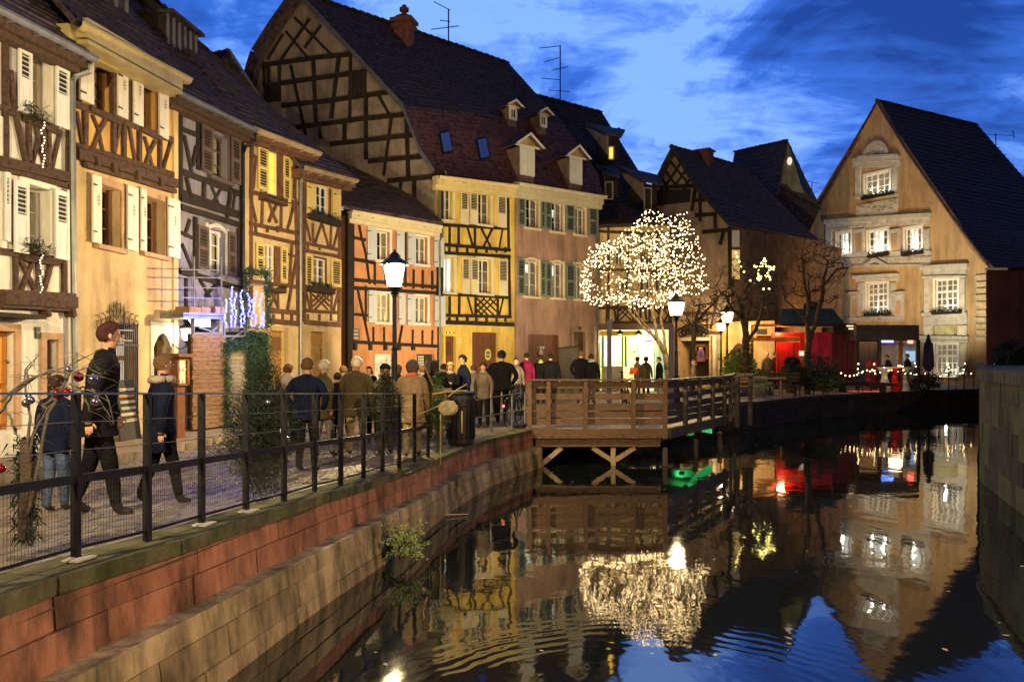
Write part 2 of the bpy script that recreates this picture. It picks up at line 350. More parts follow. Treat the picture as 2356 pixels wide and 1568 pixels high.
class House:
    def __init__(s, label, pl, dl, pr, dr, zb=None, name='half_timbered_house', cat='house', group=None):
        A = V(((pl-CX)/F*dl, dl)); B = V(((pr-CX)/F*dr, dr)); s.A = A; s.B = B
        s.e = (B-A).normalized(); s.n = V((-s.e.y, s.e.x)); s.W = (B-A).length
        s.zb = gz(0, (dl+dr)/2) if zb is None else zb
        s.root = empty(name, (A.x, A.y, s.zb), math.atan2(s.e.y, s.e.x), label, cat, group)
        s.holes = []; s.r = 'O'; s.bs = .8; s.sy = -.05; s.hd = {}
    def at(s, px, py, off=0):
        dx = (px-CX)/F; n = s.n; t = (n.x*s.A.x + n.y*s.A.y + off)/(n.x*dx + n.y)
        u = (t*dx - s.A.x)*s.e.x + (t - s.A.y)*s.e.y
        return u, CZ - (py-HY)/F*t - s.zb
    def q(s, x, y, off=0, r=None): return s.at(*zp(r or s.r, x, y), off)
    def w2l(s, p):
        d = V((p[0]-s.A.x, p[1]-s.A.y)); return V((d.dot(s.e), d.dot(s.n), p[2]-s.zb))
    def l2w(s, u, y, z): p = s.A + s.e*u + s.n*y; return V((p.x, p.y, z+s.zb))
    def rect(s, x0, y0, x1, y1, r=None, off=0):
        xm = (x0+x1)/2; ym = (y0+y1)/2
        return s.q(x0, ym, off, r)[0], s.q(x1, ym, off, r)[0], s.q(xm, y1, off, r)[1], s.q(xm, y0, off, r)[1]   # u0,u1,z0,z1
    # --- timber
    def beam(s, pts, w, m, r=None, p=.035, name='beam'):
        q = [s.q(x, y, 0, r) for x, y in pts]; w *= s.bs if name in ('beam', 'joist_end', 'bracket') else 1
        for a, b in zip(q, q[1:]):
            xbar(name, s.root, m, a, b, w, -p-prox(), .03, ext=w*.5 if len(q) > 2 else 0)
    def beams(s, m, w, *lst, r=None, p=.035):
        for l in lst: s.beam([(l[i], l[i+1]) for i in range(0, len(l), 2)], w, m, r, p)
    # --- wall with openings
    def wall(s, m, u0, u1, z0, z1, y=0, name='wall', depth=.28, holes=None):
        dep0 = depth
        hs = [h for h in (s.holes if holes is None else holes) if h[0] < u1-.01 and h[1] > u0+.01 and h[2] < z1-.01 and h[3] > z0+.01]
        us = sorted({u0, u1, *[min(max(v, u0), u1) for h in hs for v in h[:2]]}); zs = sorted({z0, z1, *[min(max(v, z0), z1) for h in hs for v in h[2:4]]})
        b = MB(); g = {}
        def vi(u, z):
            k = (round(u, 5), round(z, 5))
            if k not in g: g[k] = len(b.v); b.v.append((u, y, z))
            return g[k]
        for a, c in zip(us, us[1:]):
            for d, e in zip(zs, zs[1:]):
                mu, mz = (a+c)/2, (d+e)/2
                if any(h[0] < mu < h[1] and h[2] < mz < h[3] for h in hs): continue
                b.f.append((vi(a, d), vi(c, d), vi(c, e), vi(a, e))); b.fm.append(0)
        for h in hs:
            a, c, d, e = max(h[0], u0), min(h[1], u1), max(h[2], z0), min(h[3], z1); depth = s.hd.get(h, dep0)
            b.add([(a,y,d),(c,y,d),(c,y,e),(a,y,e),(a,y+depth,d),(c,y+depth,d),(c,y+depth,e),(a,y+depth,e)], [(0,1,5,4),(1,2,6,5),(2,3,7,6),(3,0,4,7)])
        return b.build(name, m, s.root, recalc=False)
    # --- windows
    def window(s, rc, nx=2, nz=3, frame=None, lit=None, rec=.12, curtain=True, sill=None, surround=None, sw=.09, arch=False, name='window', fw=.05, bw=.022, transom=None):
        u0, u1, z0, z1 = rc; s.holes.append(rc); s.hd[rc] = rec+.055; frame = frame or PAINT_W
        w, h = u1-u0, z1-z0; b = MB(); y = rec
        b.box(u0, u0+fw, y, y+.05, z0, z1); b.box(u1-fw, u1, y, y+.05, z0, z1); b.box(u0+fw, u1-fw, y, y+.05, z0, z0+fw); b.box(u0+fw, u1-fw, y, y+.05, z1-fw, z1)
        if nx > 1:
            c = (u0+u1)/2; b.box(c-fw*.6, c+fw*.6, y-.012, y+.045, z0+fw, z1-fw)
        if transom:
            zt = z0+h*transom; b.box(u0+fw, u1-fw, y-.02, y+.048, zt-fw*.6, zt+fw*.6)
        for i in range(1, nx):
            if nx == 2: break
            x = u0+w*i/nx
            if abs(x-(u0+u1)/2) > .02: b.box(x-bw/2, x+bw/2, y+.004, y+.04, z0+fw, z1-fw)
        for j in range(1, nz):
            z = z0+h*j/nz; b.box(u0+fw, u1-fw, y+.008, y+.038, z-bw/2, z+bw/2)
        if arch:
            n = 8; rise = min(.16*w+.04, h*.12); vs = []
            for i in range(n+1):
                t = i/n; vs.append((u0+w*t, z1-rise*(2*t-1)**2))
            for (a, za), (c, zc) in zip(vs, vs[1:]):
                b.prism([(a, y-.03, za), (c, y-.03, zc), (c, y-.03, z1+.01), (a, y-.03, z1+.01)], (0, .09, 0))
        wn = b.build(name, frame, s.root)
        gm = unit('pane', GLASS)
        for i in range(nx):
            for j in range(nz):
                a = u0+w*i/nx; c = u0+w*(i+1)/nx; d = z0+h*j/nz; e = z0+h*(j+1)/nz
                place('pane', gm, wn, ((a+c)/2, y+.026, (d+e)/2), ((c-a)-.012, .004, (e-d)-.012))
        ib = MB(); D = .75; o = .02
        ib.add([(u0-o,y+.06,z0-o),(u1+o,y+.06,z0-o),(u1+o,y+.06,z1+o),(u0-o,y+.06,z1+o),(u0-o,y+D,z0-o),(u1+o,y+D,z0-o),(u1+o,y+D,z1+o),(u0-o,y+D,z1+o)], [(4,5,6,7),(0,1,5,4),(1,2,6,5),(2,3,7,6),(3,0,4,7)])
        ib.build('room_recess', lit or DARKROOM, wn, recalc=False)
        if curtain:
            cb = MB()
            for sd in (0, 1):
                xa = u0+fw*.5 if sd == 0 else u1-fw*.5; xb = u0+w*.27 if sd == 0 else u1-w*.27; n = 8
                for i in range(n):
                    x1 = xa+(xb-xa)*i/n; x2 = xa+(xb-xa)*(i+1)/n; y1 = y+.10+.02*math.sin(i*1.9); y2 = y+.10+.02*math.sin((i+1)*1.9)
                    cb.add([(x1, y1, z0+.02), (x2, y2, z0+.02), (x2, y2, z1-.02), (x1, y1, z1-.02)], [(0, 1, 2, 3)])
            cb.build('curtain', CURT, wn, recalc=False)
        if sill: 
            sb = MB(); sb.box(u0-.09, u1+.09, -.10-prox(), y-.005, z0-.085, z0-.003); sb.build('sill', sill, wn)
        if surround:
            sb = MB(); e = .012+prox()*.5; a = sw
            sb.box(u0-a, u0-.001, -e-.02, .02, z0-.002, z1+a); sb.box(u1+.001, u1+a, -e-.02, .02, z0-.002, z1+a)
            if arch:
                n = 8
                for i in range(n):
                    t0, t1 = i/n, (i+1)/n; k = a*1.0
                    f = lambda t: z1-.05+.10*(1-(2*t-1)**2)
                    sb.prism([(u0+w*t0, -e-.024, f(t0)), (u0+w*t1, -e-.024, f(t1)), (u0+w*t1, -e-.024, f(t1)+k), (u0+w*t0, -e-.024, f(t0)+k)], (0, .05, 0))
            else: sb.box(u0-.001, u1+.001, -e-.02, .02, z1+.001, z1+a)
            sb.build('surround', surround, wn)
        return wn
    def shutter(s, rc, m, slats=True, y=None, name='shutter', mid=True, low=None, cut=None):
        u0, u1, z0, z1 = rc; b = MB(); w = u1-u0; h = z1-z0; st = min(.055, w*.16); t = .035; y = (s.sy if y is None else y)-prox()
        if slats:
            b.box(u0, u0+st, y-t, y, z0, z1); b.box(u1-st, u1, y-t, y, z0, z1)
            zs = [z0, z0+h*.5, z1] if mid else [z0, z1]
            low = z0+h*low if low else None
            rails = [z0, z1-.08] + ([z0+h*.5-.04] if mid and not low else []) + ([low-.06] if low else [])
            for zr in rails: b.box(u0+st, u1-st, y-t, y, zr, zr+.08)
            if low: b.box(u0+st, u1-st, y-t*.7, y-t*.2, z0+.08, low-.06); b.box(u0+st+.04, u1-st-.04, y-t*.9, y-t*.7, z0+.13, low-.11)
            sh = b.build(name, m, s.root)
            um = unit('box', m)
            def run(a, c):
                n = max(3, int((c-a)/.062)); 
                for i in range(n):
                    z = a+(c-a)*(i+.5)/n
                    place('slat', um, sh, ((u0+u1)/2, y-t/2, z), (w-2*st, .034, .009), (rad(38), 0, 0))
            if low: run(low+.02, z1-.08)
            elif mid: run(z0+.08, z0+h*.5-.04); run(z0+h*.5+.04, z1-.08)
            else: run(z0+.08, z1-.08)
            back = MB(); back.box(u0+st, u1-st, y-.003, y-.001, z0+.08, z1-.08); back.build('backing', TIM_DARK, sh)
        else:
            n = max(2, round(w/.14))
            for i in range(n):
                g = .003; b.box(u0+w*i/n+g, u0+w*(i+1)/n-g, y-t, y, z0, z1)
            sh = b.build(name, m, s.root)
            for zr in (z0+h*.12, z0+h*.82): bb = MB(); bb.box(u0+.02, u1-.02, y-t-.014, y-t, zr, zr+.07); bb.build('batten', m, sh)
            for zr in (.16, .85): 
                hb = MB(); hb.box(u0-.02, u0+w*.35, y-t-.022, y-t-.0145, z0+h*zr-.012, z0+h*zr+.012); hb.build('hinge', METAL_D, sh)
        return sh
    def boards(s, rc, m, name='door', n=4, y=.10, frame=None, hole=True, handle=True, panels=True, fan=None):
        """boarded or panelled door"""
        u0, u1, z0, z1 = rc
        if hole: s.holes.append(rc)
        b = MB(); w = u1-u0; h = z1-z0
        b.box(u0, u1, y+.01, y+.05, z0, z1)
        d = b.build(name, m, s.root)
        um = unit('box', m)
        for i in range(n):
            a = u0+w*i/n+.006; c = u0+w*(i+1)/n-.006
            if panels:
                for z2, z3 in ((z0+h*.06, z0+h*.42), (z0+h*.47, z0+h*.94)):
                    place('panel', um, d, ((a+c)/2, y, (z2+z3)/2), ((c-a)*.72, .026, z3-z2))
            else: place('plank', um, d, ((a+c)/2, y, (z0+z1)/2), (c-a, .022+prox()*.5, h*.995))
        if handle:
            hb = MB(); hb.bar((u0+w*.86, y-.06, z0+1.0), (u0+w*.78, y-.06, z0+1.0), .02, .02); hb.box(u0+w*.85, u0+w*.87, y-.06, y+.01, z0+.98, z0+1.02); hb.build('handle', METAL_G, d)
        if frame:
            f = MB(); a = .11; e = .03+prox()
            f.box(u0-a, u0-.001, -e, .05, z0, z1+a); f.box(u1+.001, u1+a, -e, .05, z0, z1+a); f.box(u0-.001, u1+.001, -e, .05, z1+.001, z1+a); f.build('door_frame', frame, s.root)
        return d
    # --- eaves and roof: all rows are pairs of local points (left, right) from the eave up
    def roof(s, rows, m, ridge=True, name='roof', cs=.20, ridge_m=None, verge=None):
        b = MB(); nc = max(1, int((V(rows[0][1])-V(rows[0][0])).length/.55)); rows_top = None
        for (l0, r0), (l1, r1) in zip(rows, rows[1:]):
            l0, r0, l1, r1 = V(l0), V(r0), V(l1), V(r1)
            n = max(1, int(max((l1-l0).length, (r1-r0).length)/cs)); nr = (r0-l0).cross(l1-l0)
            nr = nr.normalized(); 
            if nr.z < 0 : nr = -nr
            for i in range(n):
                t0, t1 = i/n, (i+1)/n
                a = l0.lerp(l1, t0); c = r0.lerp(r1, t0); d = l0.lerp(l1, t1); e = r0.lerp(r1, t1)
                # a course: uneven lower edge proud of the course below
                k0 = len(b.v); 
                for j in range(nc+1):
                    f = j/nc; jt = RN.uniform(-.012, .016); sg = V((0, 0, -.012*nc*.55*math.sin(math.pi*f)*((i/n)**2 if l1 is rows_top else .0)))
                    b.v.append(tuple(a.lerp(c, f)+nr*(.035+jt)+sg))
                for j in range(nc+1): b.v.append(tuple(d.lerp(e, j/nc)+nr*.004))
                for j in range(nc+1): b.v.append(tuple(a.lerp(c, j/nc)-nr*.03))
                for j in range(nc):
                    b.f.append((k0+j, k0+j+1, k0+nc+2+j, k0+nc+1+j)); b.fm.append(0)
                    b.f.append((k0+2*nc+2+j, k0+2*nc+3+j, k0+j+1, k0+j)); b.fm.append(0)
            u = [a_ - nr*.10 for a_ in (l0, r0, r1, l1)]; t = [l0, r0, r1, l1]
            b.add(u+t, [(3, 2, 1, 0), (0, 1, 5, 4), (1, 2, 6, 5), (2, 3, 7, 6), (3, 0, 4, 7)])
        o = b.build(name, m, s.root, recalc=False)
        if ridge:
            a, c = V(rows[-1][0]), V(rows[-1][1]); L_ = (c-a).length; n = max(2, int(L_/.36)); d = (c-a)/n
            rz = math.atan2(d.y, d.x); ry = -math.asin(max(-1, min(1, d.z/d.length)))
            um = unit('ridge', ridge_m or m)
            for i in range(n):
                p = a + d*(i+.5); place('ridge_tile', um, o, p+V((0, 0, RN.uniform(0, .025))), (d.length*1.12, .22, .22), (0, ry, rz))
        return o
    def gutter(s, a, b, m=None, w=.15, off=-.35, fascia=None, fh=.16):
        """a,b = (x,y) reads of the gutter's ends"""
        p0 = s.q(*a, off); p1 = s.q(*b, off); g = MB(); m = m or METAL_G; n = 5; vs = []; fs = []
        for p in (p0, p1):
            for i in range(n+1):
                t = math.pi*i/n; vs.append((p[0], off-.5*w*math.cos(t), p[1]-w*.5*math.sin(t)+.04))
        fs = [(i, i+1, n+2+i, n+1+i) for i in range(n)] + [(n-i, *[]) for i in ()]
        g.add(vs, fs); k = .012
        g.add([(v[0], v[1], v[2]+k) for v in vs], [tuple(reversed(f)) for f in fs])
        g.bar((p0[0], off-.5*w, p0[1]+.045), (p1[0], off-.5*w, p1[1]+.045), .03, .03)
        o = g.build('gutter', m, s.root, recalc=False)
        nb = max(2, int(abs(p1[0]-p0[0])/.5))
        for i in range(nb):
            t = (i+.5)/nb; u = p0[0]+(p1[0]-p0[0])*t; z = p0[1]+(p1[1]-p0[1])*t
            place('bracket', unit('box', m), o, (u, off, z-w*.5), (.025, w*1.1, .02))
        if fascia:
            f = MB(); f.bar((p0[0], -.17, p0[1]-.08), (p1[0], -.17, p1[1]-.08), fh, .30); f.bar((p0[0], -.11, p0[1]-.08-fh*.75), (p1[0], -.11, p1[1]-.08-fh*.75), fh*.5, .21); f.build('cornice', fascia, s.root)
        return p0, p1
    def downpipe(s, pts, m=None, w=.045, off=-.12):
        b = MB(); b.tube([(s.q(x, y, o)[0], o, s.q(x, y, o)[1]) for x, y, o in pts], w, 8); o = b.build('downpipe', m or METAL_G, s.root, smooth=False)
        return o
    def shell(s, u0, u1, z0, z1, D, m):
        """side and back walls"""
        b = MB(); b.add([(u0,.001,z0),(u0,D,z0),(u0,D,z1),(u0,.001,z1)], [(0,3,2,1)]); b.add([(u1,.001,z0),(u1,D,z0),(u1,D,z1),(u1,.001,z1)], [(0,1,2,3)]); b.add([(u0,D,z0),(u1,D,z0),(u1,D,z1),(u0,D,z1)], [(0,3,2,1)])
        return b.build('side_wall', m, s.root, recalc=False)
# ------------------------------------------------------------------ land, quays, water
GT[:] = [(3, .97), (5.7, .95), (7.7, .90), (9.6, .86), (12.4, .81), (21, .83), (26, .88), (60, .95)]
def offs(poly, d):
    out = []
    for i, p in enumerate(poly):
        a = V(poly[max(i-1, 0)]); b = V(poly[min(i+1, len(poly)-1)]); t = (b-a).normalized(); n = V((t.y, -t.x)); out.append((p[0]+n.x*d, p[1]+n.y*d))
    return out
NEAR = [(-3.7, -8)] + FENCE
EDGE1 = offs(NEAR, .20)
EDGE2 = [(1.2, 20.8), (3.6, 23.5), (7.6, 26.3), (11.6, 31.0), (15.6, 34.5), (19.5, 37.0), (23.3, 39.0)]
BANK = [(23.3, 39.0), (9.15, 15.3), (7.85, 12.0), (6.3, 7.0), (5.6, 0), (5.6, -8)]
WATER = EDGE1 + EDGE2 + BANK[1:]
def inside(p, poly):
    x, y = p; c = False; j = len(poly)-1
    for i in range(len(poly)):
        xi, yi = poly[i]; xj, yj = poly[j]
        if (yi > y) != (yj > y) and x < (xj-xi)*(y-yi)/(yj-yi)+xi: c = not c
        j = i
    return c
GROUND = mat('ground_paving', (.15, .115, .085), .75, .45, 1.3, .6, 14, c2=(.06, .05, .042))
def land():
    pts = [V(p) for p in EDGE1+EDGE2+BANK[1:]]; n = len(pts); edges = [(i, (i+1) % n) for i in range(n)]
    box = [(-70, -8), (110, -8), (110, 160), (-70, 160)]
    b0 = len(pts); pts += [V(p) for p in box]; edges += [(b0+i, b0+(i+1) % 4) for i in range(4)]
    for i in range(-12, 30):
        for j in range(-3, 26):
            p = (i*1.5, j*2.0+.3)
            if min((V(p)-V(q)).length for q in EDGE1+EDGE2+BANK) > .5: pts.append(V(p))
    vo, _e, fo, *_ = delaunay_2d_cdt(pts, edges, [], 0, 1e-5)
    b = MB(); b.v = [(v.x, v.y, gz(v.x, v.y)) for v in vo]
    bank_poly = [(23.3, 39.0)] + BANK[1:] + [(120, -9), (120, 39)]
    for f in fo:
        c = sum((vo[i] for i in f), V((0, 0)))/len(f)
        if inside(c, WATER) or inside(c, bank_poly) or abs(c.x) > 120: continue
        b.f.append(tuple(f)); b.fm.append(0)
    o = b.build('street_ground', GROUND, recalc=False); props(o, kind='structure')
    me = o.data
    if me.polygons and me.polygons[0].normal.z < 0: me.flip_normals()
    # sheet far below everything out to the horizon
    g = MB(); g.add([(-1500, -300, -1.2), (1500, -300, -1.2), (1500, 2600, -1.2), (-1500, 2600, -1.2)], [(0, 1, 2, 3)]); props(g.build('terrain', GROUND, recalc=False), kind='structure')
    g = MB(); g.add([(-1400, 159.5, .94), (1400, 159.5, .94), (1400, 2400, .94), (-1400, 2400, .94)], [(0, 1, 2, 3)]); props(g.build('far_ground', GROUND, recalc=False), kind='structure')
    # the high bank on the right
    rb = MB(); rb.prism([(x, y, 2.12) for x, y in bank_poly], (0, 0, -2.6)); props(rb.build('right_bank', mat('bank_earth', (.05, .06, .035), .95, .4, 2, .6, 12)), kind='structure')
    return o
STREET = land()

def water():
    m = bpy.data.materials.new('canal_water'); m.use_nodes = True; nt = m.node_tree; N = nt.nodes; L = nt.links; b = N['Principled BSDF']
    b.inputs['Base Color'].default_value = (.006, .008, .007, 1); b.inputs['Roughness'].default_value = .035; b.inputs['IOR'].default_value = 3.2
    g = N.new('ShaderNodeNewGeometry')
    def noise(s, sx, sy, det=3):
        mp = N.new('ShaderNodeMapping'); mp.inputs['Scale'].default_value = (sx, sy, 1); L.new(g.outputs['Position'], mp.inputs[0])
        n = N.new('ShaderNodeTexNoise'); n.inputs['Scale'].default_value = s; n.inputs['Detail'].default_value = det; n.inputs['Distortion'].default_value = .4; L.new(mp.outputs[0], n.inputs['Vector']); return n.outputs['Fac']
    def mth(op, a, c=None):
        n = N.new('ShaderNodeMath'); n.operation = op
        for i, v in enumerate((a, c)):
            if v is None: continue
            if isinstance(v, (int, float)): n.inputs[i].default_value = v
            else: L.new(v, n.inputs[i])
        return n.outputs[0]
    a = mth('MULTIPLY', noise(.9, 1, .7), .9); c = mth('MULTIPLY', noise(5.5, 1, .55, 2), .085); e = mth('MULTIPLY', noise(20, 1, .6, 1), .010)
    vd = N.new('ShaderNodeVectorMath'); vd.operation = 'DISTANCE'; L.new(g.outputs['Position'], vd.inputs[0]); vd.inputs[1].default_value = (.95, 4.9, 0)
    r = vd.outputs['Value']
    env = mth('EXPONENT', mth('MULTIPLY', mth('POWER', mth('ABSOLUTE', mth('SUBTRACT', r, 2.0)), 2.0), -4.0))
    ring = mth('MULTIPLY', mth('MULTIPLY', mth('SINE', mth('ADD', mth('MULTIPLY', r, 46.0), mth('MULTIPLY', noise(1.1, 1, 1), 17.0))), env), mth('MULTIPLY', mth('POWER', noise(1.1, 1, 1), 2.0), .09))
    h = mth('ADD', mth('ADD', mth('ADD', a, c), e), ring)
    bp = N.new('ShaderNodeBump'); bp.inputs['Strength'].default_value = 1.0; bp.inputs['Distance'].default_value = .0085
    L.new(h, bp.inputs['Height']); L.new(bp.outputs[0], b.inputs['Normal'])
    w = MB(); w.prism([(x, y, 0) for x, y in offs(NEAR, -.4)+[(1.0, 21.2), (3.3, 24.1), (7.2, 26.9), (11, 31.8), (15, 35.3), (19, 38), (23.8, 40)]+[(24, 39), (10, 15), (8.6, 12), (7, 7), (6.3, 0), (6.3, -8)]], (0, 0, -.01))
    o = w.build('canal_water', m); props(o, kind='structure')
water()

RED_ST = mat('red_sandstone', (.33, .15, .085), .9, .4, 3.2, .9, 14, c2=(.09, .055, .03), stretch=(1, 1, .35))
MOSS = mat('mossy_coping', (.10, .095, .045), .95, .5, 2.6, 1.0, 14, c2=(.05, .075, .012))
CONC = mat('algae_concrete', (.36, .28, .15), .95, .5, 2.6, 1.0, 9, c2=(.07, .075, .03), stretch=(1, 1, .3))
DARK_ST = mat('dark_quay_stone', (.032, .028, .030), .95, .4, 3, .7, 20)
JOINT = mat('wall_core', (.09, .06, .045), .95, .3, 5, .5, 30)
def arc(poly, step, jit=.0, r=None):
    """points along a polyline every step metres"""
    out = [V(poly[0])]; want = step; acc = 0
    for a, b in zip(poly, poly[1:]):
        a, b = V(a), V(b); L_ = (b-a).length; t = 0
        while acc + (L_-t) >= want:
            t += want-acc; out.append(a.lerp(b, t/L_)); acc = 0; want = step*(1+(r.uniform(-jit, jit) if r else 0))
        acc += L_-t
    out.append(V(poly[-1])); return out
def quay_wall(label, line, rows, steps, seed, top=None, mats=None, sfun=None, group=None, deep=.22):
    """line: fence line; rows: (offset0, z0, offset1, z1) per course from the top down, each stone its own piece"""
    r = random.Random(seed); root = empty('quay_wall', (line[0][0], line[0][1], 0), 0, label, 'wall', group)
    ox, oy = line[0]
    def pt(p, t, off, z):
        n = V((t.y, -t.x)); s = 1
        tz = sfun(p.y) if sfun else top
        k = tz/top
        return V((p.x+n.x*off*(s if off > .24 else 1)-ox, p.y+n.y*off*(s if off > .24 else 1)-oy, (z*k if z > 0 else z)))
    cb = MB()
    for ci, (o0, z0, o1, z1) in enumerate(rows):
        st = arc(line, steps[ci], .3, r)
        tan = [(st[min(i+1, len(st)-1)]-st[max(i-1, 0)]).normalized() for i in range(len(st))]
        for i in range(len(st)-1):
            a, b = st[i], st[i+1]; L_ = (b-a).length
            if L_ < .05: continue
            g = .008/L_; pr = r.uniform(-.006, .012)
            def quad(f, tn):
                p = a.lerp(b, f); q = tn
                return [pt(p, q, o0+pr, z0-.005), pt(p, q, o1+pr, z1+.005), pt(p, q, o1-deep, z1+.005), pt(p, q, o0-deep, z0-.005)]
            m = MB(); A = quad(g, tan[i]); B = quad(1-g, tan[i+1])
            m.add(A+B, [(0, 1, 5, 4), (1, 2, 6, 5), (3, 7, 6, 2), (0, 4, 7, 3), (3, 2, 1, 0), (4, 5, 6, 7)])
            m.build('stone', mats[ci], root)
            if ci == 0 or True:
                q0 = [pt(a, tan[i], o0-.014, z0-.004), pt(a, tan[i], o1-.014, z1+.004)]; q1 = [pt(b, tan[i+1], o0-.014, z0-.004), pt(b, tan[i+1], o1-.014, z1+.004)]
                cb.add([q0[0], q0[1], q1[1], q1[0]], [(0, 1, 2, 3)])
    cb.build('mortar_core', JOINT, root, recalc=False)
    return root
quay_wall('red sandstone quay wall with mossy coping under the pedestrian railing', NEAR[1:],
          [(.20, 1.10, .20, .985), (.17, .985, .185, .79), (.185, .79, .20, .575), (.37, .58, .39, .40), (.39, .40, .42, .16), (.42, .16, .44, -.06), (.44, -.06, .46, -.5)],
          [1.25, 1.15, .85, 1.5, 1.1, 1.3, 1.6], 3, top=1.10, deep=.38, mats=[MOSS, RED_ST, RED_ST, CONC, CONC, CONC, CONC], sfun=qt)
FARLINE = [(-.0+.2, 17.7)] + EDGE2
quay_wall('dark masonry quay wall below the market terrace and behind the deck', FARLINE,
          [(.03, .90, .03, .74), (0, .74, 0, .45), (0, .45, 0, .15), (0, .15, 0, -.4)], [1.2, .8, .9, 1.1], 5, top=.90, mats=[DARK_ST]*4)
quay_wall('high grey stone canal wall at the right edge of the picture', [(x, y) for x, y in reversed([(22.8, 38.2)]+BANK[1:5])][::-1],
          [(.06, 2.2, .06, 1.98), (0, 1.98, 0, 1.62), (0, 1.62, 0, 1.2), (0, 1.2, 0, .8), (0, .8, 0, .4), (.0, .4, 0, -.3)], [1.3, .7, .9, .8, .75, 1.0], 9, top=2.2,
          mats=[mat('bank_coping', (.045, .042, .04), .95, .4, 3, .6, 20)]+[mat('bank_wall_stone', (.045, .040, .032), .95, .5, 2, .7, 16)]*2+[DARK_ST]*3)

# setts of the street: those that show largest are pieces of their own, the rest one part
def setts():
    SET = mat('granite_sett', (.17, .15, .14), .38, .4, 9, .5, 60, spec=.6); SET2 = mat('granite_sett_far', (.15, .13, .12), .42, .4, 9, .5, 60, spec=.6)
    r = random.Random(11); cand = []
    y = 5.0; row = 0
    while y < 16.5:
        xf = lerp_tab([(b, a) for a, b in FENCE], y)
        x = xf-.12; k = 0
        xe = -.40*y-1.2
        while x > xe:
            w = r.uniform(.13, .2); band = abs((xf-x)-1.0) < .14
            cand.append((y, x-w/2+r.uniform(-.004, .004), w, .125, band)); x -= w+.012; k += 1
        y += .137; row += 1
    vis = sorted(cand, key=lambda c: (c[0]**2*1.0 + (0 if abs(c[1]/c[0]) < .63 else 500)))
    um = unit('stone', SET)
    for c in vis[:290]:
        place('paving_stone', um, STREET, (c[1], c[0], gz(0, c[0])+.006+r.uniform(-.004, .004)), (c[2], c[3], .06), (r.uniform(-.02, .02), r.uniform(-.02, .02), r.uniform(-.03, .03)))
    b = MB()
    for c in vis[290:]:
        if abs(c[1]/c[0]) > .66: continue
        z = gz(0, c[0])+r.uniform(.008, .018); w, h = c[2]/2, c[3]/2; x0, y0 = c[1], c[0]; t = r.uniform(-.006, .006)
        b.add([(x0-w, y0-h, z-.02), (x0+w, y0-h, z-.02), (x0+w, y0+h, z-.02), (x0-w, y0+h, z-.02), (x0-w*.86, y0-h*.84, z+t), (x0+w*.86, y0-h*.84, z+t), (x0+w*.86, y0+h*.84, z-t), (x0-w*.86, y0+h*.84, z-t)],
              [(4, 5, 6, 7), (0, 1, 5, 4), (1, 2, 6, 5), (2, 3, 7, 6), (3, 0, 4, 7)])
    o = b.build('paving_stones', SET2, STREET, recalc=False); props(o, kind='stuff')
    # raised walk along the houses with its kerb stones
    WALK = mat('pavement_slab', (.22, .17, .115), .8, .25, 3, .4, 30)
    ki = [(-8.4, 5.0), (-6.75, 8.0), (-6.1, 11.0), (-5.65, 14.0), (-5.05, 17.2), (-4.7, 19.0), (-3.6, 22.0), (-3.0, 25.6)]
    b = MB(); pts = [(x, y, gz(x, y)+.12) for x, y in ki] + [(-5.4, 27.2, gz(0, 27)+.12), (-9, 22, gz(0, 20)+.12), (-12, 10, 1.0), (-12, 5, 1.07)]
    b.prism(pts, (0, 0, -.3)); o = b.build('pavement', WALK); props(o, kind='structure')
    r = random.Random(4); st = arc(ki, .9); ks = unit('stone', mat('kerb_stone', (.25, .20, .15), .85, .25, 5, .4, 30))
    for a, c in zip(st, st[1:]):
        d = c-a
        if d.length > .3: place('kerb_stone', ks, o, ((a.x+c.x)/2+.03, (a.y+c.y)/2, gz(0, a.y)+.058), (d.length-.012, .16, .155), (0, 0, math.atan2(d.y, d.x)))
    # slabs of the walk
    us = unit('stone', WALK)
    for a, c in zip(st, st[1:]):
        d = c-a; t = d.normalized(); n = V((-t.y, t.x)); ang = math.atan2(d.y, d.x)
        if a.y > 20: break
        for k in range(2):
            m = (a+c)/2 + n*(.34+k*.56); place('slab', us, o, (m.x, m.y, gz(0, m.y)+.122), (d.length-.015, .54, .04), (r.uniform(-.006, .006), r.uniform(-.006, .006), ang))
setts()
